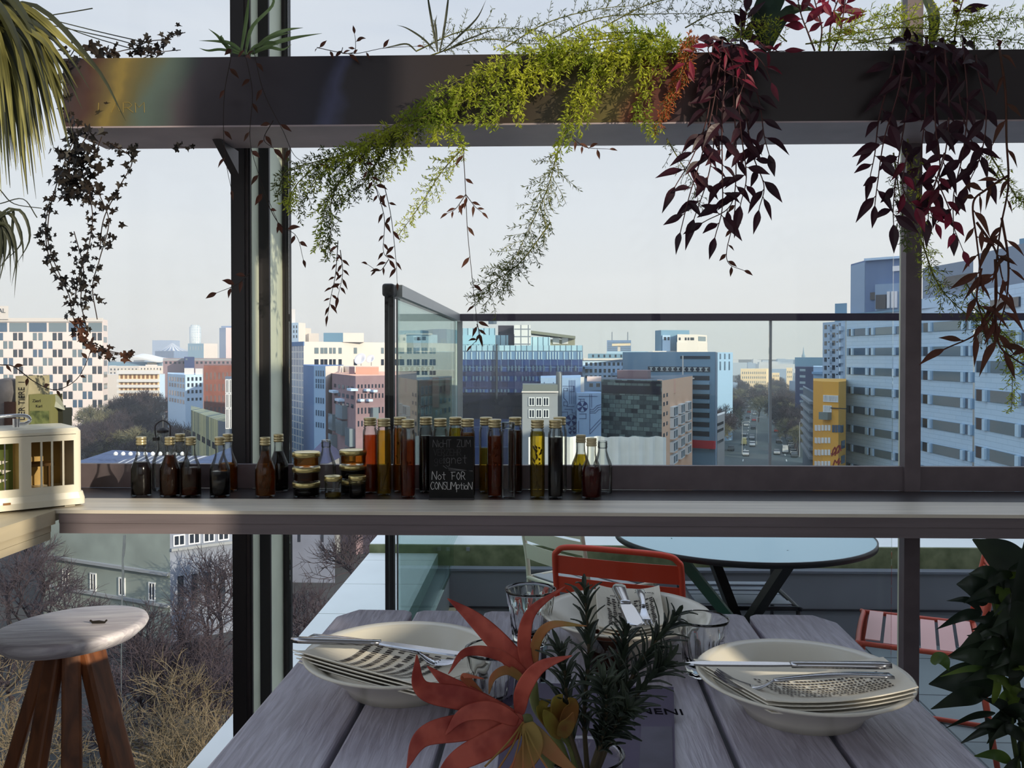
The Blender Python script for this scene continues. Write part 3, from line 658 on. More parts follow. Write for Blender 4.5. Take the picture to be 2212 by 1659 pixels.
chalk('VERZEHR', 937, 984, 14, .14, m_cg, 'chalk_lettering'); chalk('gee', 938, 1001, 17, .2, m_cg, 'chalk_lettering'); chalk('ignet', 957, 1001, 20, .2, m_cf, 'chalk_lettering')
t = MB()
for (a, b) in (((957, 1006), (965, 1012)), ((967, 1011), (1021, 1018)), ((969, 1015), (1021, 1017))):
    p, q = at(*a, yb - .0004), at(*b, yb - .0004); d = q - p; n = V((-d.z, 0, d.x)).normalized() * .0007; t.slab([p - n, q - n, q + n, p + n], (0, 1, 0), .0003)
t.wbuild('chalk_underline', m_cf, rc)
chalk('Not', 933, 1036, 18, .1, m_ch, 'chalk_lettering'); chalk('FOR', 974, 1036, 16, .16, m_ch, 'chalk_lettering'); chalk('CONSUMptioN', 930, 1057, 16, .05, m_ch, 'chalk_lettering')

# ------------------------------------------------------------------ dining table
TZ = .75
vd = ray(1228, 768); vd = V((vd.x, vd.y, 0)).normalized()
bnd = [735, 897, 1042, 1180, 1318, 1452, 1611, 1797]
def yfar(px): return 1315 + (px - 735) * 13 / 1060
far = [onz(p, yfar(p), TZ) for p in bnd]; side = (far[-1] - far[0]).normalized()
vd = V((-side.y, side.x, 0)).normalized().lerp(vd, .6).normalized()
rt = empty('dining_table', tuple((far[0] + far[-1]) / 2 - vd * .7 - V((0, 0, TZ))), 'plank dining table of weathered grey wood laid with plates and glasses', 'table')
m_tab = wood_mat('weathered_table_wood', S(158, 150, 163), S(192, 186, 200), 1, 20, .38, .45, .6)
TL = 1.45
for k in range(7):
    a = far[k] + side * .004; b = far[k + 1] - side * .004; t = MB(); ch = .012
    poly = [a - vd * TL, b - vd * TL]
    poly += [b - vd * (.045 if k == 6 else ch), b - side * (.03 if k == 6 else ch)] + [a + side * (.03 if k == 0 else ch), a - vd * (.045 if k == 0 else ch)]
    t.prism([(p.x, p.y) for p in poly], TZ - .035, TZ)
    o = t.wbuild('plank', m_tab, rt); bv = o.modifiers.new('b', 'BEVEL'); bv.width = .004; bv.segments = 2
def tb(mb, s0, s1, d0, d1, z0, z1):
    A = far[0]; W_ = (far[-1] - far[0]).length
    q = [A + side * s - vd * d for s, d in ((s0, d0), (s1, d0), (s1, d1), (s0, d1))]; return mb.prism([(p.x, p.y) for p in q], z0, z1)
WT = (far[-1] - far[0]).length
m_tl = mat('table_frame', S(40, 36, 38), .6)
for d0 in (.12, .68, 1.25): tb(MB(), .03, WT - .03, d0, d0 + .07, TZ - .06, TZ - .0352).wbuild('cross_beam', m_tl, rt)
for s0 in (.06, WT - .12):
    for d0 in (.12, 1.25): tb(MB(), s0, s0 + .06, d0, d0 + .06, 0, TZ - .06).wbuild('leg', m_tl, rt)

m_china = mat('cream_china', S(226, 220, 205), .22, spec=.6)
PL = [(0, .006), (.066, .006), (.068, 0), (.075, 0), (.082, .012), (.105, .030), (.1285, .045), (.1375, .0495), (.1385, .0515), (.136, .053), (.125, .0485), (.098, .030), (.075, .016), (.05, .012), (0, .011)]
def plate(px, y, label):
    x = xz(px, y); r = empty('plate', (x, y, TZ), label, 'plate', 'plates on the dining table')
    if 'plate' in MESH: o = bpy.data.objects.new('dish', MESH['plate']); COL.objects.link(o); o.parent = r
    else: o = MB().lathe(PL, 72).build('dish', m_china, r, True); MESH['plate'] = o.data
    return V((x, y, TZ))
pl1 = plate(868, 1.235, 'deep cream plate at the left of the table under a knife and fork')
pl2 = plate(1737, 1.165, 'deep cream plate at the right of the table with knife lying on it')
pl3 = plate(1352, 1.44, 'deep cream plate at the far end of the table before the orange chair')
m_paper = mat('newsprint', S(238, 231, 216), .8, var=.03, scale=10); m_ink = mat('newsprint_ink', S(62, 54, 52), .8)
def napkin(corn, zs, label, rows, cols, uv, layers=4, header=None, seed=1):
    """a folded newsprint napkin: sheets over the plate, sagging to its middle, with rows of print"""
    rn = random.Random(seed)
    C = [onz(px, py, TZ + z) for (px, py), z in zip(corn, zs)]
    r = empty('napkin', tuple((C[0] + C[2]) / 2 - V((0, 0, .01))), label, 'napkin', 'newsprint napkins on the plates')
    def pt(u, v, dz=0):
        p = C[0].lerp(C[1], u).lerp(C[3].lerp(C[2], u), v); p.z += dz - .018 * math.sin(pi * u) ** .8 * (.5 + .5 * math.sin(pi * v)); return p
    for l in range(layers):
        t = MB(); n = 12; ins = .012 * l
        for i in range(n):
            for j in range(6):
                q = [pt(ins + (1 - 2 * ins) * (i + a) / n, ins + (1 - ins) * (j + b) / 6, -l * .0048) for a, b in ((0, 0), (1, 0), (1, 1), (0, 1))]; t.face(q)
        o = t.wbuild('sheet', m_paper, r); so = o.modifiers.new('s', 'SOLIDIFY'); so.thickness = .0016; so.offset = 0
    t = MB(); (ua, ub, va, vb) = uv
    for i in range(rows):
        for j in range(cols):
            if rn.random() < .06: continue
            v0 = va + (vb - va) * i / rows; v1 = v0 + (vb - va) / rows * .5; u0 = ua + (ub - ua) * (j + rn.random() * .2) / cols; u1 = u0 + (ub - ua) / cols * rn.uniform(.45, .8)
            t.face([pt(u0, v0, .002), pt(u1, v0, .002), pt(u1, v1, .002), pt(u0, v1, .002)])
    t.wbuild('print', m_ink, r)
    if header:
        o = pt(header[1], header[2], .0024); xd = pt(header[1] - .3, header[2], 0) - pt(header[1], header[2], 0); yd = -(pt(.5, .1) - pt(.5, .6)); yd = V((yd.x, yd.y, 0)); xd.z = 0
        text_mesh(header[0], header[3], o, xd, yd, r, m_ink, 'print_heading', .0002)
        if len(header) > 4:
            o = pt(header[5], header[2], .0024); text_mesh(header[4], header[3], o, xd, yd, r, m_ink, 'print_heading', .0002)
    return r
napkin([(632, 1404), (720, 1372), (1055, 1428), (890, 1476)], (.062, .062, .058, .058), 'newsprint napkin under the knife and fork on the left plate', 8, 26, (.08, .95, .25, .85), seed=2)
napkin([(1498, 1424), (1908, 1420), (1984, 1484), (1655, 1512)], (.060, .062, .066, .058), 'newsprint napkin jutting over the rim of the right plate', 8, 30, (.2, .9, .35, .85), seed=3)
napkin([(1287, 1262), (1424, 1265), (1437, 1346), (1292, 1352)], (.060, .060, .058, .058), 'newsprint napkin on the far plate under two upturned handles', 14, 9, (.16, .9, .24, .92), header=('twenty', .9, .16, .012, 'hotels', .3), seed=4)
m_steelc = mat('cutlery_steel', (.55, .55, .58), .16, 1)
def flatbar(mb, a, b, w0, w1, th, n=8, prof=None):
    """a tapered bar from a to b lying flat"""
    a, b = V(a), V(b); d = (b - a).normalized(); sd = d.cross(V((0, 0, 1))).normalized(); k = len(mb.v)
    for j in range(n + 1):
        u = j / n; w = (w0 + (w1 - w0) * u) / 2; p = a.lerp(b, u); hz = 0
        if prof: w *= prof(u)[0]; hz = prof(u)[1]
        for s_, z in ((-1, 0), (1, 0), (1, th), (-1, th)): mb.v.append(tuple(p + sd * s_ * w * (1 if z == 0 else .8) + V((0, 0, z + hz))))
    for j in range(n):
        q = k + 4 * j
        for i in range(4): mb.f.append((q + i, q + (i + 1) % 4, q + 4 + (i + 1) % 4, q + 4 + i)); mb.m.append(0)
    mb.f += [(k, k + 3, k + 2, k + 1), (k + 4 * n, k + 4 * n + 1, k + 4 * n + 2, k + 4 * n + 3)]; mb.m += [0, 0]
def knife(hx, jx, tx, z, label, wd=.017):
    h, j, t_ = onz(*hx, z), onz(*jx, z), onz(*tx, z); r = empty('table_knife', tuple(j), label, 'knife')
    m_ = MB(); flatbar(m_, h, j, wd * .9, wd * .62, .006, 10, lambda u: (1 - .5 * max(0, .06 - u) / .06, 0)); m_.wbuild('handle', m_steelc, r, True)
    m_ = MB(); flatbar(m_, j + (t_ - j) * .005, t_, wd * .9, wd, .002, 12, lambda u: ((.75 + .25 * min(1, u * 5)) * (1 if u < .8 else max(.08, 1 - ((u - .8) / .2) ** 2)), .002)); m_.wbuild('blade', m_steelc, r)
def fork(hx, nx, tx, z, label, bend=.01):
    h, n_, t_ = onz(*hx, z), onz(*nx, z), onz(*tx, z); r = empty('table_fork', tuple(n_), label, 'fork')
    m_ = MB(); flatbar(m_, h, n_, .017, .007, .003, 12, lambda u: (1, .004 * math.sin(pi * u))); m_.wbuild('handle', m_steelc, r, True)
    d = (t_ - n_); L_ = d.length; d.normalize(); sd = d.cross(V((0, 0, 1))); m_ = MB()
    mid = n_ + d * L_ * .42
    flatbar(m_, n_, mid, .008, .024, .0022, 6, lambda u: (1, -bend * math.sin(pi * u * .5))); m_.wbuild('head', m_steelc, r, True)
    for q in (-1.5, -.5, .5, 1.5):
        m_ = MB(); p = [mid + sd * q * .0062 - V((0, 0, bend)), mid.lerp(t_, .5) + sd * q * .0062 - V((0, 0, bend * .7)), t_ + sd * q * .0058 + V((0, 0, .001))]
        m_.tube(smooth_path([x + V((0, 0, .001)) for x in p], 6), [.0016] * 5 + [.0013, .0006], 5); m_.wbuild('tine', m_steelc, r)
knife((630, 1386), (822, 1393), (1022, 1422), TZ + .070, 'steel knife lying across the left plate')
fork((672, 1376), (905, 1412), (1003, 1424), TZ + .064, 'steel fork on the left plate in front of the knife')
knife((1925, 1442), (1708, 1440), (1478, 1438), TZ + .074, 'steel knife lying across the right plate')
fork((1926, 1462), (1672, 1472), (1545, 1452), TZ + .066, 'steel fork lying in the right plate before the knife', .014)
knife((1336, 1268), (1352, 1308), (1376, 1356), TZ + .066, 'wide bladed knife lying towards us on the far plate', .030)
fork((1382, 1276), (1390, 1312), (1399, 1352), TZ + .066, 'fork with flared handle beside the knife on the far plate')

m_gl = clear_glass('tumbler_glass')
def tumbler(px, y, label, s=1.0):
    x = xz(px, y); r = empty('tumbler', (x, y, TZ), label, 'glass', 'ribbed glass tumblers')
    fac = lambda a, z: 1 + (.02 - .11 * abs(math.sin(4.5 * a))) * (1 if .004 < z < .066 else .12)
    pr = [(0, .0), (.026, 0), (.0285, .003), (.0315, .02), (.0335, .04), (.0362, .062), (.0385, .068), (.0405, .085), (.042, .09), (.0405, .0905), (.0388, .085), (.0345, .069), (.0315, .06), (.0275, .035), (.0235, .016), (0, .014)]
    if 'tum' in MESH: o = bpy.data.objects.new('bowl', MESH['tum']); COL.objects.link(o); o.parent = r
    else: o = MB().lathe(pr, 90, mod=fac, modn=9).build('bowl', m_gl, r, True); MESH['tum'] = o.data
    r.scale = (s, s, s)
tumbler(1146, 1.43, 'ribbed glass tumbler left of the far plate, standing far back')
tumbler(1520, 1.30, 'ribbed glass tumbler behind the right plate', .93)
tumbler(1068, 1.15, 'ribbed glass tumbler half hidden behind the red flower', .95)
x, y = xz(1315, 1.32), 1.32
r = empty('candle_holder', (x, y, TZ), 'little brown glass candle holder behind the rosemary', 'candle holder')
MB().lathe([(0, .002), (.026, 0), (.03, .003), (.0315, .05), (.0295, .05), (.028, .008), (0, .008)], 28).build('cup', pane_mat('brown_glass', (.45, .2, .1), .8, .05, (.2, .07, .04)), r, True)
MB().lathe([(0, .009), (.018, .009), (.018, .024), (0, .024)], 20).build('candle', mat('wax', S(150, 90, 55), .6), r, True)
# menu card
cn = [onz(1092, 1482, TZ + .001), onz(1455, 1493, TZ + .001), onz(1459, 1700, TZ + .001), onz(1072, 1700, TZ + .001)]
r = empty('menu_card', tuple((cn[0] + cn[2]) / 2), 'dark violet menu card lying on the table behind the flower vase', 'menu')
MB().slab(cn, (0, 0, 1), .006).wbuild('cover', mat('menu_cover', S(84, 74, 98), .75, var=.1, scale=8), r)
up = (cn[0] - cn[3]).normalized(); rt_ = (cn[1] - cn[0]).normalized()
text_mesh('NENI', .026, onz(1378, 1541, TZ + .0073), rt_, up, r, mat('menu_ink', S(20, 18, 24), .95, spec=.05), 'cover_lettering', .0004)
MB().slab([onz(1385, 1570, TZ + .0072), onz(1452, 1570, TZ + .0072), onz(1454, 1660, TZ + .0072), onz(1380, 1660, TZ + .0072)], (0, 0, 1), .0004).wbuild('cover_picture', mat('menu_picture', S(74, 68, 86), .6, var=.25, scale=18), r)

# ------------------------------------------------------------------ flowers in a glass on the table
YV = .70; vx = xz(1262, YV)
r = empty('flower_vase', (vx, YV, TZ), 'clear glass jar holding the red flower and rosemary on the table', 'vase')
MB().lathe([(0, .003), (.032, 0), (.036, .004), (.037, .05), (.036, .115), (.031, .135), (.031, .15), (.033, .152), (.0315, .153), (.0285, .15), (.0285, .136), (.033, .114), (.034, .05), (.033, .008), (0, .007)], 48).build('jar', m_gl, r, True)
m_pet = leaf_mat('red_petal', S(206, 104, 86), S(160, 62, 54), .3, .5, 40); m_pet2 = leaf_mat('petal_green_red', S(190, 104, 76), S(164, 138, 76), .3, .5, 22); m_stem = mat('flower_stem', S(110, 115, 66), .6)
def petal(par, pts, w, m, d0=.66, d1=None, cup=.35, nm='petal'):
    d1 = d0 if d1 is None else d1; n = len(pts); P = [at(px, py, d0 + (d1 - d0) * k / (n - 1)) for k, (px, py) in enumerate(pts)]
    P = smooth_path(P, 18); wm = .66 * w * d0 / FPX
    ws = [wm * max(.03, math.sin(pi * min(1, .14 + .86 * (u / 18) ** .85)) ** .9 * (1 if u < 15 else .95)) for u in range(19)]
    t = MB(); t.ribbon(P, ws, (0.1, -1, .45), cup); o = t.wbuild(nm, m, par, True)
    s_ = o.modifiers.new('s', 'SOLIDIFY'); s_.thickness = .0012; b = o.modifiers.new('d', 'SUBSURF'); b.levels = 1; b.render_levels = 1
def flower_root(px, py, d, label):
    p = at(px, py, d); return empty('amaryllis_flower', tuple(p), label, 'flower')
f1 = flower_root(1130, 1458, .68, 'upper red amaryllis bloom with narrow curling petals')
petal(f1, [(1152, 1480), (1098, 1412), (1030, 1342), (966, 1292)], 74, m_pet, .68, .70)
petal(f1, [(1150, 1475), (1132, 1395), (1148, 1322), (1222, 1266)], 46, m_pet, .68, .67)
petal(f1, [(1154, 1470), (1156, 1395), (1190, 1350), (1268, 1352)], 34, m_pet2, .685, .66)
petal(f1, [(1150, 1472), (1085, 1418), (1008, 1408), (968, 1456)], 36, m_pet, .68, .64)
petal(f1, [(1140, 1478), (1100, 1448), (1066, 1462), (1056, 1500)], 30, m_pet2, .675, .655)
MB().tube(smooth_path([at(1150, 1474, .68), at(1160, 1530, .69), at(1200, 1590, .70), at(1240, 1700, .70)], 12), .004, 8).wbuild('stem', m_stem, f1, True)
f2 = flower_root(1140, 1560, .64, 'lower red amaryllis bloom with wide drooping petals')
petal(f2, [(1128, 1560), (1010, 1512), (912, 1488), (900, 1414)], 78, m_pet, .64, .62)
petal(f2, [(1118, 1550), (1030, 1512), (970, 1476), (922, 1438)], 62, m_pet, .65, .66)
petal(f2, [(1132, 1556), (1010, 1570), (915, 1592), (878, 1662)], 86, m_pet, .635, .60)
petal(f2, [(1132, 1562), (1060, 1606), (980, 1650), (930, 1720)], 84, m_pet, .632, .60)
petal(f2, [(1122, 1545), (1130, 1490), (1168, 1440), (1236, 1416)], 54, m_pet, .64, .62)
petal(f2, [(1140, 1560), (1150, 1610), (1120, 1660), (1060, 1720)], 74, m_pet2, .63, .60)
petal(f2, [(1142, 1566), (1170, 1600), (1210, 1640), (1262, 1680)], 56, m_pet2, .63, .62)
petal(f2, [(1120, 1560), (1060, 1535), (1000, 1545), (960, 1590)], 60, m_pet, .63, .615)
petal(f2, [(1070, 1540), (1020, 1480), (1000, 1460), (1046, 1466)], 26, m_pet2, .66, .65)
MB().tube(smooth_path([at(1138, 1552, .645), at(1150, 1600, .66), at(1200, 1660, .69), at(1250, 1760, .70)], 12), .0045, 8).wbuild('stem', m_stem, f2, True)
t = MB()
for k in range(6):
    a = -2.6 + .35 * k; b = at(1130, 1560, .632); t.tube(smooth_path([b, b + V((.012 * math.cos(a), -.02, .012 * math.sin(a))), b + V((.03 * math.cos(a), -.035, .02 * math.sin(a) - .006))], 6), .0007, 4)
t.wbuild('stamens', m_pet2, f2)
fy = at(1205, 1545, .69); r = empty('yellow_flower', tuple(fy), 'crumpled yellow bloom between the red flower and the rosemary', 'flower')
m_yel = leaf_mat('yellow_petal', S(160, 150, 66), S(150, 104, 52), .4, .6, 30)
for k, (pts, w) in enumerate((([(1215, 1580), (1185, 1550), (1172, 1525), (1190, 1512)], 60), ([(1215, 1585), (1210, 1545), (1205, 1515), (1215, 1500)], 66), ([(1218, 1585), (1228, 1550), (1236, 1520), (1228, 1508)], 56), ([(1215, 1590), (1195, 1570), (1180, 1545), (1176, 1535)], 50), ([(1212, 1592), (1222, 1570), (1232, 1555), (1238, 1540)], 50))):
    petal(r, pts, w, m_yel, .69 - .006 * k, .685 - .01 * k, .5)
MB().tube(smooth_path([at(1214, 1585, .69), at(1235, 1620, .7), at(1255, 1720, .7)], 8), .003, 6).wbuild('stem', m_stem, r)
m_ros = leaf_mat('rosemary_leaf', S(40, 50, 42), S(62, 72, 56), .15, .5, 40); m_rst = mat('rosemary_stem', S(74, 64, 46), .8)
def rosemary(pts, d0, d1, label, seed, nl=46, L=.03):
    rn = random.Random(seed); n = len(pts); P = smooth_path([at(px, py, d0 + (d1 - d0) * k / (n - 1)) for k, (px, py) in enumerate(pts)], 30)
    r = empty('rosemary_sprig', tuple(P[0]), label, 'herb sprig', 'rosemary sprigs in the vase')
    MB().tube(P, [.0022 * (1 - .6 * k / 30) for k in range(31)], 6).wbuild('stem', m_rst, r)
    t = MB()
    for k in range(nl):
        u = .18 + .82 * (k + rn.random()) / nl; i = min(29, int(u * 30)); p = P[i].lerp(P[i + 1], u * 30 - i); ax = (P[min(30, i + 1)] - P[i]).normalized()
        a = k * 2.4 + rn.uniform(-.4, .4); o1 = ax.orthogonal().normalized(); o2 = ax.cross(o1); out_ = o1 * math.cos(a) + o2 * math.sin(a)
        dr = (ax * rn.uniform(.55, 1.0) + out_ * rn.uniform(.5, .9)).normalized(); l = L * rn.uniform(.6, 1.1) * (1 if u < .9 else .7)
        e = p + dr * l; mdl = p + dr * l * .5 + ax * .002
        t.ribbon(smooth_path([p, mdl, e + out_ * .002], 4), [.0016, .0034, .0036, .003, .0006], out_.cross(dr).cross(dr) + V((0, 0, .01)), .25)
    o = t.wbuild('leaves', m_ros, r); s_ = o.modifiers.new('s', 'SOLIDIFY'); s_.thickness = .0007
rosemary([(1268, 1660), (1262, 1540), (1272, 1410), (1262, 1268)], .70, .70, 'rosemary sprig rising tallest, straight up in front of the far plate', 1, 52, .026)
rosemary([(1282, 1660), (1325, 1540), (1392, 1420), (1462, 1328)], .70, .72, 'rosemary sprig leaning far to the right towards the glass', 2, 56, .028)
rosemary([(1255, 1660), (1226, 1560), (1222, 1470), (1212, 1405)], .69, .68, 'short rosemary sprig beside the yellow bloom', 3, 40, .026)
rosemary([(1292, 1660), (1340, 1550), (1400, 1470), (1440, 1432)], .70, .70, 'rosemary sprig arching low over the menu card', 4, 46, .028)
rosemary([(1278, 1660), (1310, 1560), (1340, 1450), (1352, 1360)], .71, .73, 'rosemary sprig rising between the tallest and the right-leaning one', 5, 52, .026)
rosemary([(1290, 1660), (1310, 1600), (1335, 1560), (1355, 1530)], .69, .66, 'dense low rosemary sprig over the mouth of the vase', 6, 46, .024)
rosemary([(1280, 1660), (1300, 1600), (1310, 1530), (1305, 1470)], .685, .66, 'thick rosemary sprig in the middle of the bunch', 7, 52, .024)
# ------------------------------------------------------------------ roof terrace
FZ = -.35
m_tile = grid_mat('terrace_tiles', S(120, 130, 132), S(108, 118, 122), S(58, 62, 66), .5, .5, .006, .35)
def tile_floor():
    m, N, K, p = _new('terrace_slabs'); p.inputs['Roughness'].default_value = .5
    t = N.new('ShaderNodeTexCoord'); b = N.new('ShaderNodeTexBrick'); b.offset = 0; b.inputs['Scale'].default_value = 1
    b.inputs['Brick Width'].default_value = .5; b.inputs['Row Height'].default_value = .5; b.inputs['Mortar Size'].default_value = .005
    b.inputs['Color1'].default_value = (*S(132, 140, 140), 1); b.inputs['Color2'].default_value = (*S(118, 128, 130), 1); b.inputs['Mortar'].default_value = (*S(60, 66, 70), 1)
    q = N.new('ShaderNodeMapping'); q.inputs['Rotation'].default_value = (0, 0, .03); K(t.outputs['Object'], q.inputs[0]); K(q.outputs[0], b.inputs[0]); K(b.outputs[0], p.inputs['Base Color'])
    n = N.new('ShaderNodeTexNoise'); n.inputs['Scale'].default_value = 14; n.inputs['Detail'].default_value = 6; K(t.outputs['Object'], n.inputs[0])
    bp = N.new('ShaderNodeBump'); bp.inputs['Strength'].default_value = .4; bp.inputs['Distance'].default_value = .01; K(n.outputs[0], bp.inputs['Height']); K(bp.outputs[0], p.inputs['Normal'])
    return m
XT = -.50                                   # the side of the terrace the railing runs along
struct(MB().bx(XT - .05, 9, YW + .12, 4.8, FZ - .2, FZ).build('floor_terrace', tile_floor()))
m_par = mat('parapet_panel', S(128, 128, 134), .55, var=.06, scale=3)
m_white = mat('white_coping', S(245, 244, 240), .55, var=.03, scale=4)
m_moss = mat('mossy_concrete', S(150, 154, 116), .9, var=.35, scale=9, bump=.4, col2=S(96, 104, 70))
zk0, zk1 = .03, .147
t = MB().bx(XT + .02, 9, 4.8, 4.84, FZ, zk0 + .01); struct(t.build('wall_parapet', m_par))
struct(MB().bx(XT + .02, 9, 4.79, 4.80, -.165, -.155).build('trim_2', m_black))
struct(MB().bx(XT + .02, 9, 4.79, 4.86, zk0 + .01, zk0 + .022).build('trim_3', mat('parapet_cap', S(130, 132, 140), .4, .3)))
struct(MB().bx(XT - .45, 9, 4.95, 4.962, FZ - .4, zk1).build('trim_4', m_moss))
struct(MB().bx(XT - .45, 9, 4.9625, 5.75, FZ - .4, zk1 + .003).build('trim_5', m_white))
t = MB()
for k in range(7): t.bx(XT - .45, XT - .06, YW + .14 + .5 * k, YW + .634 + .5 * k, FZ - .4, .10)
struct(t.build('trim_6', m_white))
struct(MB().bx(XT - .06, XT + .02, YW + .13, 4.95, FZ - .3, .02).build('wall_kerb', mat('kerb_aluminium', S(150, 156, 156), .5, .3)))
struct(MB().bx(XT + .021, XT + .06, YW + .3, 4.79, FZ, -.16).build('trim_7', mat('yellowed_strip', S(190, 178, 140), .7, var=.2, scale=6)))
# glass railing
m_rail = mat('rail_dark', S(72, 62, 74), .4, .4); m_post = mat('post_black', S(38, 36, 38), .45, .3); m_railw = mat('rail_light', S(170, 172, 172), .35, .5)
m_rg = pane_mat('rail_glass', (.93, .965, .96), .5); m_rgt = pane_mat('rail_glass_green', (.80, .92, .90), .6)
yp = .249 * FPX / 156; ZR = at(1160, 678, 5.25).z; xp = xz(840, yp)
r = empty('glass_railing', (xp, yp, FZ), 'glass railing with dark handrail around the roof terrace', 'railing')
t = MB().bx(xz(831, yp), xz(838, yp), yp, yp + .035, FZ, ZR - .04); t.bx(xz(841, yp), xz(850, yp), yp, yp + .035, FZ, ZR - .04); t.wbuild('post', m_post, r)
o = MB().bx(xz(827, yp), xz(853, yp), yp - .02, yp + .05, ZR - .045, ZR).wbuild('post_cap', m_post, r); bv = o.modifiers.new('b', 'BEVEL'); bv.width = .01; bv.segments = 3
xr0, xr1 = xz(852, yp), xz(989, 5.25)
t = MB(); k = 0
A = [(xr0 - .025, yp + .05, ZR - .042), (xr0 + .02, yp + .05, ZR - .042), (xr0 + .02, yp + .05, ZR), (xr0 - .025, yp + .05, ZR)]
B_ = [(xr1 - .03, 5.25, ZR - .042), (xr1 + .015, 5.25, ZR - .042), (xr1 + .015, 5.25, ZR), (xr1 - .03, 5.25, ZR)]
t.v = A + B_; t.f = [(3, 2, 1, 0), (4, 5, 6, 7), (0, 1, 5, 4), (1, 2, 6, 5), (2, 3, 7, 6), (3, 0, 4, 7)]; t.m = [0] * 6; t.wbuild('side_rail', m_railw, r)
xe = 4.6
t = MB().bx(xr1 + .016, xz(1024, 5.25), 5.23, 5.27, ZR - .042, ZR); t.wbuild('handrail', m_rail, r)
MB().bx(xz(1025, 5.25), xe, 5.23, 5.27, ZR - .042, ZR).wbuild('handrail', m_rail, r)
gz0 = .02
t = MB(); q0_, q1_ = V((xr0 - .002, yp + .06, gz0)), V((xr1 - .008, 5.2, gz0)); t.slab([q0_, q1_, q1_ + V((0, 0, ZR - .045 - gz0)), q0_ + V((0, 0, ZR - .045 - gz0))], (1, 0, 0), .012); t.wbuild('side_pane', m_rgt, r)
xs_ = [xr1 + .03, xz(1664, 5.25) - .008, xz(1664, 5.25) + .008, xe]
MB().bx(xs_[0], xs_[1], 5.245, 5.257, gz0, ZR - .043).wbuild('pane', m_rg, r); MB().bx(xs_[2], xs_[3], 5.245, 5.257, gz0, ZR - .043).wbuild('pane', m_rg, r)
MB().bx(xs_[1] + .0005, xs_[2] - .0005, 5.243, 5.259, gz0, ZR - .043).wbuild('joint', m_railw, r)
MB().bx(xr1 - .004, xr1 + .028, 5.243, 5.259, gz0, ZR - .043).wbuild('joint', m_railw, r)
MB().bx(xr0 - .002, xr0 + .004, yp + .05, yp + .058, gz0, ZR - .045).wbuild('joint', m_railw, r)
for px in (968, 1011): q = at(px, 1186, 4.945); MB().box((q.x, 4.945, q.z), (.02, .012, .02)).wbuild('clamp', m_railw, r)

# metal garden chairs
def chair(loc, rz, label, col, seatcol=None, runner=False, slats='x', w=.48, mats=None):
    m = mat(col[0], S(*col[1]), .45, .05); ms = m if seatcol is None else mat(seatcol[0], S(*seatcol[1]), .45)
    r = empty('garden_chair', loc, label, 'chair', 'metal garden chairs on the terrace', rz); h = w / 2
    t = MB(); n = 6
    if slats == 'x':
        for k in range(n): y = -.20 + .4 * (k + .5) / n; t.box((0, y, .44 + .012 * ((k - 2.5) / 2.5) ** 2), (w - .04, .4 / n - .012, .004))
    else:
        for k in range(n): x = -h + .05 + (w - .1) * (k + .5) / n; t.box((x, 0, .442), ((w - .1) / n - .014, .40, .004))
    t.build('seat', ms, r)
    t = MB().tube(smooth_path([(-h, -.21, .44), (-h, .19, .44), (-h + .03, .22, .44), (h - .03, .22, .44), (h, .19, .44), (h, -.21, .44)], 30), .0105, 8); t.tube([(-h, -.21, .44), (h, -.21, .44)], .0105, 8); t.build('seat_frame', m, r, True)
    bt = [(-h, -.2, .40), (-h, -.215, .55), (-h, -.255, .76), (-h + .012, -.262, .80), (-h + .06, -.268, .822), (0, -.27, .826), (h - .06, -.268, .822), (h - .012, -.262, .80), (h, -.255, .76), (h, -.215, .55), (h, -.2, .40)]
    MB().tube(smooth_path(bt, 60), .012, 8).build('back_frame', m, r, True)
    t = MB()
    for (z0, z1) in ((.54, .62), (.635, .70), (.712, .785)):
        c = [(-h, 0), (-h * .5, -.012), (0, -.016), (h * .5, -.012), (h, 0)]
        yy = lambda z: -.2 - (z - .4) * .15
        for (xa_, ya), (xb_, yb_) in zip(c, c[1:]): t.slab([(xa_, yy(z0) + ya, z0), (xb_, yy(z0) + yb_, z0), (xb_, yy(z1) + yb_, z1), (xa_, yy(z1) + ya, z1)], (0, 1, 0), .003)
    t.build('backrest', m, r)
    for sx_ in (-1, 1):
        MB().tube(smooth_path([(sx_ * h, .19, .44), (sx_ * (h + .004), .215, .40), (sx_ * (h + .01), .235, .012)], 10), .0105, 8).build('leg', m, r, True)
        MB().tube([(sx_ * h, -.2, .44), (sx_ * (h + .01), -.27, .012)], .0105, 8).build('leg', m, r, True)
        if runner: MB().tube([(sx_ * (h + .01), -.27, .012), (sx_ * (h + .01), .235, .012)], .0105, 8).build('runner', m, r, True)
    return r
q = (at(1197, 1200, 3.47) + at(1475, 1215, 3.27)) / 2
chair((q.x + .09, q.y + .24, FZ), -.36, 'orange red metal chair with its back to us beyond the dining table', ('orange_paint', (205, 62, 34)), w=.50)
chair((at(1270, 1150, 4.5).x, 4.42, FZ), -.9, 'cream white metal chair behind the orange red one', ('cream_paint', (226, 214, 190)), ('grey_paint', (150, 150, 150)), w=.46)
q = onz(1588, 1285, FZ + .44)
chair((q.x, q.y, FZ), pi, 'dark metal chair with pale slatted seat behind the round table', ('charcoal_paint', (44, 44, 50)), ('pale_slats', (150, 160, 175)), w=.46)
q = onz(1985, 1368, FZ + .44)
chair((q.x, q.y, FZ), pi / 2 - .40, 'salmon red metal chair with pale pink seat, right of the window post', ('salmon_paint', (196, 84, 62)), ('salmon_seat', (222, 170, 164)), True, 'x', w=.46)
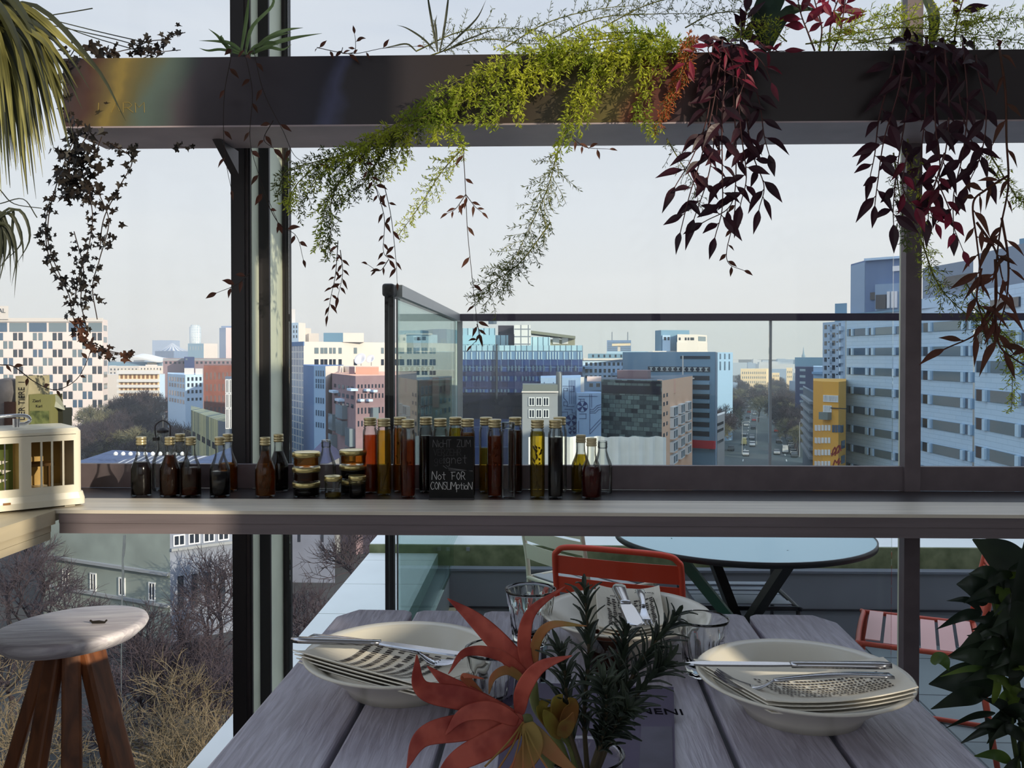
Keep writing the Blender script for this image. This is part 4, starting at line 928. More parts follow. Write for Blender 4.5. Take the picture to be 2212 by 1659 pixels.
# round table
yt = 3.85; c = V((at(1603, 1170, yt).x, yt, FZ)); R_ = 270 * yt / FPX
r = empty('round_table', tuple(c), 'large round pale blue metal table with crossed black legs on the terrace', 'table')
zt_ = onz(1607, 1217, 0).z
ZT = CAMZ - (1215 - 768) * (yt - R_) / FPX
MB().lathe([(0, ZT - FZ - .012), (R_ - .01, ZT - FZ - .012), (R_, ZT - FZ - .006), (R_ - .002, ZT - FZ), (0, ZT - FZ)], 72).build('tabletop', mat('pale_blue_top', S(160, 190, 198), .3), r, False)
MB().lathe([(R_ - .003, ZT - FZ - .022), (R_ + .003, ZT - FZ - .02), (R_ + .003, ZT - FZ + .002), (R_ - .003, ZT - FZ + .003), (R_ - .003, ZT - FZ - .022)], 72).build('rim', m_post, r, True)
for a in (.35, .35 + pi / 2, .35 + pi, .35 - pi / 2):
    d = V((math.cos(a), math.sin(a), 0)); hh = ZT - FZ - .015
    MB().tube([d * .36 + V((0, 0, hh)), -d * .30 + V((0, 0, .01))], .03, 4).build('leg', m_post if a < 3 else mat('green_leg', S(60, 110, 90), .5), r)
MB().lathe([(0, hh * .42), (.04, hh * .42), (.04, hh * .5), (0, hh * .5)], 12).build('hub', m_post, r)
# floor grating by the facade
t = MB(); gx0 = 1.0
for k in range(24): t.bx(gx0 + .05 * k, gx0 + .05 * k + .006, 2.30, 2.62, FZ + .001, FZ + .014)
for k in range(8): t.bx(gx0, gx0 + 1.2, 2.30 + .045 * k, 2.306 + .045 * k, FZ + .001, FZ + .014)
tag(t.build('drain_grating', mat('galvanised', S(150, 155, 158), .4, .6)), 'galvanised drain grating in the terrace floor below the window', 'grating')

# ------------------------------------------------------------------ plants
m_fern = leaf_mat('fern_needles', S(208, 214, 74), S(150, 172, 60), .45, .55, 9)
m_fern2 = leaf_mat('fern_needles_dark', S(110, 120, 64), S(84, 98, 58), .45, .55, 9)
m_dry = leaf_mat('dried_needles', S(205, 120, 70), S(186, 96, 60), .3, .7, 14)
m_fst = mat('fern_stem', S(110, 110, 50), .7)
def frond(r, pts, wpx, m, seed, nb=26, d0=1.86, d1=None, ln=.012, droop=.5, wid=.0022, dens=1.25, side=1.0, nm='frond'):
    """a stem with side shoots, all set with needles; wpx is how far the side shoots reach"""
    rn = random.Random(seed); d1 = d0 if d1 is None else d1; n = len(pts); nb = int(nb * 1.3); wid *= 1.25
    P = smooth_path(([at(pts[0][0], 106, 1.98)] if 60 < pts[0][1] < 131 and d0 < 1.9 else []) + [at(px, py, d0 + (d1 - d0) * k / (n - 1)) for k, (px, py) in enumerate(pts)], 40)
    t = MB(); t.i = 1; t.tube(P, [.0018 * (1 - .7 * k / 40) for k in range(41)], 4); t.i = 0
    wm = wpx * d0 / FPX
    def needle(p, d, l):
        sd = d.cross(V((rn.uniform(-1, 1), rn.uniform(-1, 1), rn.uniform(-1, 1))))
        if sd.length < 1e-4: return
        sd = sd.normalized() * wid / 2; t.face([p, p + d * l * .5 + sd, p + d * l, p + d * l * .5 - sd])
    for b in range(nb):
        u = .03 + .95 * (b + rn.random() * .8) / nb; i = min(39, int(u * 40)); p = P[i].lerp(P[i + 1], u * 40 - i); ax = (P[i + 1] - P[i]).normalized()
        a = b * 2.399 + rn.uniform(-.5, .5); o1 = ax.orthogonal().normalized(); o2 = ax.cross(o1); out_ = o1 * math.cos(a) + o2 * math.sin(a); out_.y *= .55
        dr = (out_ * side + ax * rn.uniform(.3, .8)).normalized()
        L_ = wm * rn.uniform(.55, 1.05) * (1 - .55 * u ** 3) * (.55 + .45 * min(1, u * 6))
        q = [p]; d = dr; ns = 6
        for s_ in range(ns): d = (d + V((0, 0, -droop * .22)) + V((rn.uniform(-.1, .1), rn.uniform(-.1, .1), rn.uniform(-.1, .1)))).normalized(); q.append(q[-1] + d * L_ / ns)
        t.i = 1; t.tube(q, .0006, 3, False); t.i = 0
        m_ = max(4, int(L_ / .0042 * dens))
        for k in range(m_):
            f = (k + rn.random()) / m_ * ns; j = min(ns - 1, int(f)); pp = q[j].lerp(q[j + 1], f - j); d = (q[j + 1] - q[j]).normalized()
            for w_ in range(2):
                rv = V((rn.gauss(0, 1), rn.gauss(0, 1), rn.gauss(0, 1))); rv = (rv - d * rv.dot(d)).normalized(); needle(pp, (d * rn.uniform(.5, 1.0) + rv).normalized(), ln * rn.uniform(.7, 1.15))
    for k in range(int((P[0] - P[-1]).length / .01)):
        u = rn.random(); i = min(39, int(u * 40)); p = P[i].lerp(P[i + 1], u * 40 - i); rv = V((rn.gauss(0, 1), rn.gauss(0, 1), rn.gauss(0, 1))).normalized(); needle(p, rv, ln * .8)
    return t.wbuild(nm, [m, m_fst], r)
def prooted(name, px, label, cat='plant', grp='plants growing in the planter box', d=1.99): return empty(name, (xz(px, d), d, PZ1 - .012), label, cat, grp)
fr = prooted('asparagus_fern', 1330, 'bright yellow green asparagus fern spilling over the middle of the planter')
sd = 10
for pts, w, nb in (([(1440, 92), (1330, 84), (1220, 92), (1120, 120), (1040, 170)], 62, 40), ([(1420, 110), (1300, 120), (1180, 150), (1080, 205), (1010, 270)], 62, 40), ([(1400, 80), (1250, 100), (1090, 130), (960, 190), (880, 250)], 56, 42),
                   ([(1200, 110), (1080, 150), (960, 210), (840, 275), (740, 330)], 52, 42), ([(1100, 150), (1000, 220), (900, 260), (800, 310), (700, 360)], 50, 40), ([(1250, 100), (1160, 160), (1090, 220), (1060, 270)], 55, 28),
                   ([(1330, 100), (1270, 170), (1240, 240), (1205, 320)], 58, 34), ([(1380, 110), (1290, 180), (1260, 250), (1190, 350)], 52, 32), ([(1060, 160), (980, 210), (950, 260), (935, 300)], 44, 22), ([(1000, 200), (960, 260), (985, 290), (1000, 320)], 34, 18),
                   ([(1430, 120), (1396, 190), (1388, 250), (1420, 290)], 44, 28), ([(1445, 85), (1360, 70), (1260, 78), (1180, 110)], 48, 30), ([(1350, 90), (1200, 130), (1130, 190), (1120, 260)], 48, 28)):
    frond(fr, pts, w, m_fern, sd, nb, 1.86, 1.84, .0125, .8, .0026); sd += 1
for pts, w, nb in (([(960, 230), (860, 290), (770, 330), (690, 380), (640, 470)], 52, 40), ([(900, 270), (800, 310), (740, 380), (700, 460), (690, 540)], 56, 40), ([(880, 280), (780, 340), (720, 420), (715, 500), (706, 560)], 44, 36), ([(800, 320), (700, 350), (640, 400), (620, 450)], 50, 28),
                   ([(860, 290), (820, 340), (790, 390), (740, 440)], 46, 26), ([(930, 250), (880, 300), (850, 350), (800, 390)], 42, 26), ([(760, 330), (680, 350), (620, 370), (600, 420)], 44, 22)):
    frond(fr, pts, w, m_fern2 if sd % 2 else m_fern, sd, nb, 1.88, 1.92, .011, .7, .0024); sd += 1
frond(fr, [(1206, 320), (1185, 400), (1150, 480), (1095, 590), (1040, 668)], 78, m_fern2, sd, 46, 1.88, 1.9, .013, .15, .0018, .8); sd += 1
frond(fr, [(1190, 480), (1130, 560), (1080, 600), (1020, 640)], 50, m_fern2, sd, 26, 1.9, 1.9, .012, .2, .0018); sd += 1
frond(fr, [(1000, 320), (955, 370), (910, 440), (858, 512)], 42, m_fern, sd, 30, 1.89, 1.92, .010, .1, .002); sd += 1
for pts in ([(900, 110), (990, 70), (1090, 60), (1180, 70)], [(1080, 110), (1180, 50), (1290, 20), (1400, 10)], [(1180, 90), (1290, 40), (1420, 30), (1520, 30)], [(1300, 60), (1400, 10), (1500, -10), (1600, 0)], [(930, 120), (1040, 85), (1150, 95), (1240, 80)], [(1480, 60), (1540, 30), (1610, 30), (1640, 70)]):
    frond(fr, pts, 50, m_fern2, sd, 26, 1.98, 1.98, .011, -.2, .0016, .7); sd += 1
frond(fr, [(1440, 300), (1470, 350), (1500, 400), (1510, 450)], 42, m_fern2, sd, 20, 1.93, 1.93, .010, .2, .0014, .6); sd += 1
fd = prooted('dried_fern', 1480, 'dried orange fern frond hanging over the planter beside the yellow green fern')
for pts, w in (([(1488, 80), (1475, 140), (1455, 200), (1425, 270)], 34), ([(1495, 90), (1470, 160), (1440, 220), (1415, 285)], 28), ([(1480, 100), (1490, 150), (1460, 190), (1440, 250)], 26)):
    frond(fd, pts, w, m_dry, sd, 30, 1.84, 1.84, .010, 1.0, .002, 1.2); sd += 1
fg = prooted('asparagus_fern', 2050, 'airy lime green asparagus fern along the right end of the planter')
for pts, w in (([(1800, 82), (1900, 62), (2010, 62), (2120, 76), (2230, 90)], 50), ([(1840, 95), (1950, 78), (2080, 80), (2220, 95)], 46), ([(1900, 60), (1980, 40), (2060, 30), (2140, 40)], 44), ([(2000, 100), (2080, 60), (2160, 40), (2230, 40)], 46), ([(1780, 90), (1830, 60), (1900, 36), (1950, 20)], 40), ([(1740, 95), (1830, 85), (1930, 95), (2030, 90)], 36), ([(1700, 90), (1660, 60), (1600, 70), (1560, 80)], 36)):
    frond(fg, pts, w, m_fern, sd, 34, 1.93, 1.93, .0115, .1, .002, .8); sd += 1
for pts, w in (([(1960, 300), (1985, 440), (1998, 540), (2030, 640)], 46), ([(1990, 520), (2030, 620), (2100, 690), (2150, 740)], 52), ([(2100, 660), (2160, 730), (2185, 800), (2185, 890)], 42), ([(2080, 600), (2130, 680), (2190, 740), (2230, 780)], 44), ([(1930, 330), (1940, 400), (1950, 470), (1960, 540)], 30), ([(2130, 320), (2180, 400), (2200, 430), (2230, 440)], 28)):
    frond(fg, pts, w, m_fern if sd % 3 else m_fern2, sd, 32, 1.87, 1.87, .0115, .3, .002, .8); sd += 1

m_pur = leaf_mat('purple_leaf', S(70, 34, 48), S(52, 30, 42), .3, .4, 20); m_pur2 = leaf_mat('crimson_leaf', S(150, 40, 70), S(96, 34, 48), .35, .4, 20); m_pst = mat('purple_stem', S(80, 44, 46), .6)
m_brn = leaf_mat('withered_leaf', S(104, 62, 50), S(84, 56, 44), .3, .7, 20)
def vine(r, pts, m, seed, nl=14, lpx=50, wr=.36, d0=1.86, d1=None, sr=.0018, mst=None, cur=.25, tip=True, nm='trailing_stem', hang=.5, start=.05):
    rn = random.Random(seed); d1 = d0 if d1 is None else d1; n = len(pts)
    P = smooth_path(([at(pts[0][0], 103, 1.97)] if pts[0][1] < 155 and d0 < 1.9 else []) + [at(px, py, d0 + (d1 - d0) * k / (n - 1)) for k, (px, py) in enumerate(pts)], 36)
    t = MB(); t.i = 1; t.tube(P, [sr * (1 - .5 * k / 36) for k in range(37)], 5); t.i = 0
    for k in range(nl):
        u = start + (1 - start) * (k + .5 * rn.random()) / nl if k < nl - 1 or not tip else .995
        i = min(35, int(u * 36)); p = P[i].lerp(P[i + 1], u * 36 - i); ax = (P[i + 1] - P[i]).normalized()
        sg = 1 if k % 2 else -1; sd_ = ax.cross(V((0, 1, 0))); sd_ = sd_.normalized() if sd_.length > .01 else V((1, 0, 0))
        d = (sd_ * sg * rn.uniform(.5, 1.1) + ax * rn.uniform(.2, .9) + V((0, rn.uniform(-.6, .3), -hang * rn.random()))).normalized()
        if k == nl - 1 and tip: d = ax
        l = lpx * d0 / FPX * rn.uniform(.65, 1.1); st = p + d * l * .12; nh = V((rn.uniform(-.6, .6), -1, rn.uniform(-.3, .7)))
        e = st + d * l + V((0, 0, -cur * l * rn.random()))
        q = smooth_path([st, st + d * l * .5, e], 7); w = l * wr
        t.ribbon(q, [w * .15, w * .62, w * .95, w, w * .86, w * .6, w * .3, w * .03], nh, .3)
        t.i = 1; t.tube([p, st], sr * .6, 3, False); t.i = 0
    return t.wbuild(nm, [m, mst or m_pst], r)
tv = prooted('purple_creeper', 1560, 'dark purple trailing creeper hanging in a clump right of the dried fern')
for k, (pts, nl) in enumerate((([(1560, 90), (1545, 200), (1520, 320), (1490, 420), (1470, 500)], 16), ([(1580, 100), (1585, 220), (1590, 340), (1580, 440), (1520, 480)], 16), ([(1600, 90), (1610, 230), (1625, 330), (1650, 400), (1640, 450)], 15), ([(1570, 110), (1560, 250), (1560, 360), (1560, 450), (1545, 510)], 16), ([(1540, 100), (1530, 240), (1500, 330), (1460, 400)], 14), ([(1610, 120), (1640, 220), (1650, 290), (1660, 330)], 12), ([(1590, 150), (1600, 280), (1612, 380), (1600, 440)], 14), ([(1555, 130), (1545, 280), (1530, 380), (1500, 470)], 14))):
    vine(tv, pts, m_pur, 200 + k, nl, 54, .36, 1.85 + .01 * (k % 3), None, .002)
vine(tv, [(1590, 420), (1584, 480), (1570, 540), (1575, 570), (1606, 584)], m_brn, 220, 8, 26, .4, 1.87, None, .0012)
for k, pts in enumerate(([(1540, 95), (1530, 110), (1560, 150), (1600, 170)], [(1590, 100), (1620, 110), (1650, 140), (1665, 175)], [(1500, 110), (1480, 140), (1470, 170)], [(1560, 100), (1580, 130), (1610, 160), (1600, 200)], [(1640, 90), (1660, 110), (1690, 110)])):
    vine(tv, pts, m_pur2, 230 + k, 7, 40, .3, 1.82, None, .0016)
tw = prooted('purple_creeper', 2000, 'dark purple trailing creeper draped over the right window post')
for k, (pts, nl) in enumerate((([(1960, 90), (1940, 200), (1910, 300), (1895, 400), (1890, 440)], 14), ([(1980, 100), (1960, 230), (1940, 350), (1930, 440), (1930, 480)], 15), ([(2000, 90), (2000, 220), (1990, 330), (1985, 420)], 15), ([(2040, 100), (2050, 230), (2040, 340), (2010, 420), (2005, 470)], 15), ([(2080, 100), (2090, 220), (2080, 330), (2060, 420), (2060, 500)], 14), ([(2060, 110), (2080, 250), (2110, 330), (2130, 380)], 13), ([(2020, 120), (2020, 260), (2030, 360), (2020, 450)], 14), ([(2110, 140), (2130, 240), (2120, 330), (2090, 400)], 12), ([(1930, 140), (1900, 250), (1890, 330), (1880, 380)], 12))):
    vine(tw, pts, m_pur, 250 + k, nl, 56, .38, 1.85 + .01 * (k % 3), None, .002)
for k, (pts, nl) in enumerate((([(2020, 380), (2050, 450), (2060, 490), (2080, 540)], 6), ([(1960, 330), (1950, 400), (1970, 440), (2000, 450)], 6), ([(2040, 330), (2020, 400), (2010, 450), (2020, 480)], 7))): vine(tw, pts, m_pur2, 270 + k, nl, 46, .42, 1.83, None, .0015)
tx = prooted('withered_creeper', 2130, 'withered reddish brown creeper stems hanging lowest at the far right')
for k, (pts, nl, l) in enumerate((([(2160, 112), (2172, 200), (2174, 300), (2178, 400), (2160, 500), (2150, 600), (2150, 690)], 12, 46), ([(2177, 380), (2130, 410), (2102, 440), (2110, 520), (2120, 600)], 10, 44), ([(2150, 560), (2150, 660), (2110, 720), (2045, 752)], 8, 60), ([(2150, 680), (2155, 730), (2170, 760), (2230, 800)], 7, 56), ([(2164, 470), (2178, 560), (2175, 640), (2160, 700)], 9, 48), ([(2110, 480), (2150, 540), (2165, 600)], 6, 44), ([(2120, 580), (2110, 640), (2120, 680)], 5, 60))):
    vine(tx, pts, m_brn, 290 + k, nl, l, .26, 1.83, None, .0028, m_brn, .5)
ty = prooted('red_shrub', 1780, 'upright crimson leaved shoots at the top of the planter right of centre')
for k, pts in enumerate(([(1770, 110), (1775, 60), (1762, 10), (1750, -40)], [(1790, 110), (1795, 50), (1810, 0), (1830, -40)], [(1760, 110), (1745, 70), (1730, 30), (1720, -20)], [(1800, 110), (1815, 70), (1822, 30), (1828, -10)], [(2060, 110), (2066, 50), (2080, 0), (2090, -40)], [(1600, 110), (1606, 70), (1612, 30)])):
    vine(ty, pts, m_pur2 if k < 4 else m_pur, 310 + k, 8, 46, .38, 1.97, None, .0022, None, .1, True, 'shoot', .0, .3)
tz = prooted('broad_leaved_plant', 1660, 'broad dark green leaves standing up at the top of the planter')
m_grn = leaf_mat('dark_green_leaf', S(40, 58, 48), S(58, 72, 52), .3, .4, 10)
t = MB()
for pts, w in (([(1650, 110), (1650, 50), (1680, -10), (1700, -30)], 44), ([(1660, 110), (1640, 60), (1640, 20), (1650, -30)], 36), ([(1660, 110), (1690, 40), (1720, 20), (1770, 22)], 26), ([(1655, 112), (1620, 80), (1600, 75), (1580, 88)], 22), ([(2010, 110), (2016, 40), (2000, 0), (1990, -20)], 30)):
    P = smooth_path([at(px, py, 1.98) for px, py in pts], 10); t.ribbon(P, [w * 1.98 / FPX * max(.05, math.sin(pi * min(1, .1 + .9 * u / 10))) for u in range(11)], (.2, -1, .3), .25)
t.wbuild('leaves', m_grn, tz)

# spider plants
m_sp = leaf_mat('spider_leaf_pale', S(196, 190, 120), S(120, 118, 70), .4, .5, 7); m_spd = leaf_mat('spider_leaf_dark', S(80, 84, 66), S(60, 64, 54), .35, .5, 9); m_spg = leaf_mat('spider_leaf_green', S(104, 126, 76), S(140, 160, 110), .4, .5, 9)
def blade(t, pts, w, d0, d1=None, nh=(.1, -1, .5), cup=.35):
    d1 = d0 if d1 is None else d1; n = len(pts); P = smooth_path([at(px, py, d0 + (d1 - d0) * k / (n - 1)) for k, (px, py) in enumerate(pts)], 14)
    t.ribbon(P, [w * d0 / FPX * (.55 + .45 * min(1, u / 4)) * min(1, (14.3 - u) / 7) for u in range(15)], nh, cup)
rn = random.Random(77); dS = 1.45
q = at(-70, 70, dS)
r = empty('spider_plant', (q.x, q.y, q.z - .12), 'large variegated spider plant arching in from the upper left corner', 'plant')
MB().lathe([(0, 0), (.05, 0), (.07, .10), (.073, .105), (.066, .105), (.062, .09), (0, .09)], 28).build('pot', mat('dark_pot', S(60, 55, 52), .6), r, True)
t2 = MB().tube([(.06, 0, .10), (.0, 0, .45), (0, 0, HT - q.z + .12)], .0015, 4); t2.tube([(-.06, 0, .10), (.0, 0, .45)], .0015, 4); t2.tube([(0, .06, .10), (.0, 0, .45)], .0015, 4); t2.build('hanger', m_dark, r)
ta, tb_ = MB(), MB()
for k in range(170):
    a = rn.uniform(-.45, 1.35); reach = rn.uniform(80, 262); up_ = rn.uniform(0, 110) * (1 if a < .9 else .5)
    ex_, ey_ = -70 + reach * math.cos(a) * .95, 70 + reach * math.sin(a) * .6 + rn.uniform(110, 320) * (1.0 if reach < 190 else .55)
    dd = dS + rn.uniform(-.12, .16)
    blade(ta if rn.random() < .62 else tb_, [(-70, 60), (-70 + (ex_ + 70) * .38, 60 - up_ * .8), (-70 + (ex_ + 70) * .78, 60 + (ey_ - 60) * .32 - up_ * .35), (ex_, ey_)], rn.uniform(8, 19), dS, dd)
for e, w, m_ in (((152, 330), 17, 1), ((60, 420), 30, 1), ((205, 150), 13, 0), ((272, 262), 12, 1), ((188, 125), 16, 0), ((130, 300), 14, 0), ((90, 330), 18, 1), ((78, 430), 12, 1), ((20, 360), 20, 1), ((110, 240), 18, 0), ((178, 236), 13, 1), ((150, 262), 15, 0), ((168, 190), 12, 0), ((196, 196), 9, 1), ((142, 210), 16, 0), ((120, 150), 15, 0), ((160, 300), 11, 1), ((118, 330), 13, 1)):
    blade(tb_ if m_ else ta, [(-70, 60), (-70 + (e[0] + 70) * .4, 10), (-70 + (e[0] + 70) * .8, 60 + (e[1] - 60) * .4), e], w, dS, dS - .05)
ta.wbuild('pale_leaves', m_sp, r); tb_.wbuild('dark_leaves', m_spd, r)
t = MB()
for k in range(26):
    x0, y0 = rn.uniform(-60, 20), rn.uniform(470, 520); blade(t, [(-30, 490), (x0 + 20, y0 - 30), (x0 + 40 + rn.uniform(-20, 10), y0 + 30), (x0 + 30 + rn.uniform(-30, 20), y0 + rn.uniform(60, 130))], 7, dS, dS + .03)
t.tube(smooth_path([at(-70, 80, dS), at(-50, 300, dS), at(-30, 492, dS)], 12), .0012, 4)
t.wbuild('plantlet', m_spd, r)
for pts in ([(0, 410), (30, 440), (90, 450)], [(0, 440), (50, 430), (80, 470)], [(60, 20), (170, 70), (300, 110)], [(100, 40), (220, 70), (330, 95)], [(90, 50), (250, 85), (330, 110)], [(115, 32), (160, 25), (200, 18)]): MB().tube(smooth_path([at(px, py, 1.5) for px, py in pts], 10), .001, 4).wbuild('runner_stem', m_spd, r)
r = prooted('spider_plant', 540, 'small green spider plant growing in front of the left window post')
t = MB()
for pts, w in (([(530, 118), (545, 60), (590, 10), (580, -30)], 9), ([(520, 118), (530, 60), (535, 20), (540, -30)], 8), ([(540, 116), (580, 84), (620, 66), (655, 60)], 13), ([(545, 116), (590, 96), (640, 82), (696, 72)], 13), ([(540, 118), (570, 90), (600, 78), (630, 70)], 10), ([(530, 118), (500, 96), (470, 90), (430, 88)], 10), ([(525, 118), (490, 100), (470, 78), (450, 62)], 8), ([(545, 118), (580, 104), (610, 108), (630, 96)], 9), ([(520, 118), (480, 108), (450, 110), (430, 104)], 8), ([(535, 118), (555, 100), (590, 92), (600, 98)], 10), ([(500, 118), (482, 90), (478, 80), (480, 76)], 8)):
    blade(t, pts, w, 1.96)
t.wbuild('leaves', m_spg, r)
r = prooted('grass_tuft', 950, 'few thin dark grass blades standing up from the planter left of the bright fern')
t = MB()
for pts in ([(945, 112), (935, 60), (925, 0), (920, -40)], [(950, 112), (960, 60), (968, 0), (970, -30)], [(955, 112), (990, 80), (1030, 40), (1050, 0)], [(940, 112), (915, 85), (880, 62), (857, 54)], [(945, 112), (942, 70), (940, 50), (944, 32)], [(960, 112), (1000, 90), (1040, 74), (1100, 50)], [(900, 112), (880, 96), (850, 100), (820, 106)]): blade(t, pts, 5, 1.97)
t.wbuild('blades', m_spd, r)

# ivy and thin creepers at the left of the planter
m_ivy = leaf_mat('ivy_leaf', S(32, 30, 29), S(46, 38, 33), .25, .5, 16); m_ivs = mat('ivy_stem', S(56, 44, 40), .8)
LOBE = [(0, -.05), (.22, -.28), (.48, -.18), (.36, .05), (.55, .30), (.26, .34), (.12, .52), (0, .95), (-.12, .52), (-.26, .34), (-.55, .30), (-.36, .05), (-.48, -.18), (-.22, -.28)]
def ivy(r, pts, seed, nl, lpx, m=m_ivy, d0=1.88, dj=.03, spread=12, nm='trailing_stem'):
    rn = random.Random(seed); P = smooth_path([at(px, py, d0 + rn.uniform(-dj, dj)) for px, py in pts], 40); t = MB(); t.i = 1; t.tube(P, .0011, 4); t.i = 0
    for k in range(nl):
        i = int(rn.random() * 39); p = P[i] + V((rn.gauss(0, 1), rn.gauss(0, .6), rn.gauss(0, 1))) * spread * d0 / FPX * .5; l = lpx * d0 / FPX * rn.uniform(.6, 1.2)
        y_ = V((rn.uniform(-1, 1), rn.uniform(-.7, .3), rn.uniform(-1.2, .3))).normalized(); n_ = V((rn.uniform(-.8, .8), -1, rn.uniform(-.8, .8))).normalized(); x_ = y_.cross(n_).normalized(); n_ = x_.cross(y_)
        c = p + n_ * .002; L_ = [c + x_ * a * l + y_ * (b * l) + n_ * (abs(a) * .35 * l) for a, b in LOBE]; mid = c + y_ * .2 * l
        for j in range(len(L_)): t.face([mid, L_[j], L_[(j + 1) % len(L_)]])
    return t.wbuild(nm, [m, m_ivs], r)
r = prooted('ivy', 190, 'dark small leaved ivy trailing below the left end of the planter')
for k, (pts, nl, l, sp) in enumerate((([(190, 290), (170, 330), (180, 380), (190, 420)], 60, 20, 46), ([(220, 295), (200, 340), (160, 380), (150, 420)], 54, 19, 46), ([(170, 290), (150, 350), (160, 400), (200, 400)], 50, 19, 40), ([(160, 300), (125, 390), (105, 470), (108, 540), (150, 640)], 46, 15, 18),
    ([(190, 400), (200, 470), (190, 540), (170, 600), (160, 660)], 40, 15, 22), ([(240, 310), (285, 345), (260, 400), (225, 470), (215, 540)], 30, 15, 18), ([(215, 420), (235, 480), (215, 560), (200, 620), (210, 690)], 34, 14, 18), ([(150, 640), (160, 690), (190, 740), (230, 760), (290, 768)], 44, 15, 16), ([(105, 440), (98, 500), (110, 570), (140, 620)], 26, 14, 14), ([(160, 500), (180, 580), (175, 650), (190, 720)], 36, 14, 18),
    ([(160, 108), (146, 140), (150, 220), (160, 300)], 40, 17, 26), ([(300, 130), (340, 110), (370, 80), (400, 70)], 12, 13, 16), ([(230, 118), (290, 105), (330, 112), (390, 108)], 22, 18, 18), ([(320, 120), (290, 110), (320, 90), (370, 85)], 16, 15, 18), ([(175, 110), (200, 96), (215, 110), (240, 120)], 10, 26, 18), ([(250, 318), (270, 330), (290, 320)], 10, 13, 14), ([(380, 315), (400, 318), (420, 316)], 7, 13, 8))):
    ivy(r, pts, 400 + k, nl, l, m_ivy, 1.87 if k < 11 else 1.93, .03, sp)
m_ib = leaf_mat('ivy_dead_leaf', S(96, 60, 44), S(70, 50, 40), .3, .7, 16)
ivy(r, [(170, 690), (180, 730), (230, 756), (280, 766)], 420, 26, 19, m_ib, 1.85, .02, 12)
vine(r, [(0, 788), (30, 792), (75, 825), (120, 842), (165, 820), (190, 775), (198, 745)], m_ib, 422, 9, 22, .4, 1.78, None, .0012, m_ivs)
r = prooted('thin_creeper', 560, 'sparse thin brown creeper trailing in front of the left window post')
for k, (pts, nl) in enumerate((([(500, 118), (485, 200), (483, 290), (490, 360), (500, 410)], 6), ([(550, 118), (570, 200), (610, 280), (640, 340), (690, 356)], 6), ([(530, 118), (545, 200), (540, 300), (560, 380), (600, 480)], 8), ([(560, 400), (600, 480), (640, 510), (655, 560)], 7), ([(590, 260), (570, 300), (590, 320)], 4), ([(540, 590), (510, 615), (470, 632)], 5))):
    vine(r, pts, m_brn, 430 + k, nl, 26, .4, 1.86, None, .001, m_ivs)
r = prooted('thin_creeper', 1010, 'sparse thin brown creeper trailing down to the railing below the bright fern')
for k, (pts, nl, l) in enumerate((([(1000, 310), (1005, 400), (1010, 500), (1020, 600), (1030, 690), (1036, 720)], 9, 24), ([(1006, 420), (985, 450), (968, 460)], 5, 22), ([(1006, 420), (1025, 445), (1040, 458)], 5, 22), ([(1030, 700), (1036, 725), (1020, 745)], 6, 22), ([(1240, 300), (1265, 318), (1315, 322)], 6, 22), ([(810, 400), (830, 470), (828, 540), (840, 560)], 9, 22), ([(830, 400), (845, 470), (855, 560), (858, 610)], 8, 22), ([(840, 560), (820, 585), (795, 572)], 5, 20), ([(730, 520), (725, 590), (715, 640), (708, 680)], 12, 22), ([(735, 540), (740, 590), (730, 640)], 9, 22), ([(780, 330), (800, 380), (820, 420)], 7, 24), ([(740, 115), (765, 112), (768, 90), (766, 75)], 6, 24), ([(690, 104), (760, 116), (830, 104), (900, 100)], 7, 22))):
    vine(r, pts, m_brn, 450 + k, nl, l, .34, 1.88, None, .001, m_ivs)

# pot plant at the right, near the table
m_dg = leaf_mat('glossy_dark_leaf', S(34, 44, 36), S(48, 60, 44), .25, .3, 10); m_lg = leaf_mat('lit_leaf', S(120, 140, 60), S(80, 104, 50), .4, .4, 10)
dp = 1.38; q = at(2215, 1700, dp)
r = empty('pot_plant', (q.x, q.y, 0), 'tall dark glossy leaved pot plant at the right edge before the window', 'plant')
MB().lathe([(0, 0), (.12, 0), (.15, .30), (.155, .32), (.14, .32), (.13, .28), (0, .28)], 36).build('pot', mat('clay_pot', S(90, 80, 76), .7), r, True)
ts = MB()
for pts, w in (([(2225, 2000), (2215, 1640), (2200, 1500), (2170, 1380), (2150, 1300)], .006), ([(2230, 2000), (2190, 1600), (2180, 1520), (2160, 1440)], .004), ([(2230, 1900), (2225, 1500), (2210, 1350), (2205, 1240)], .006)): ts.tube(smooth_path([at(px, min(py, 1659 + (py - 1659) * .5), dp) for px, py in pts], 20), w, 8)
ts.tube([(q.x, q.y, .28), at(2225, 1830, dp)], .006, 8)
ts.wbuild('stems', mat('plant_stem', S(70, 84, 46), .6), r)
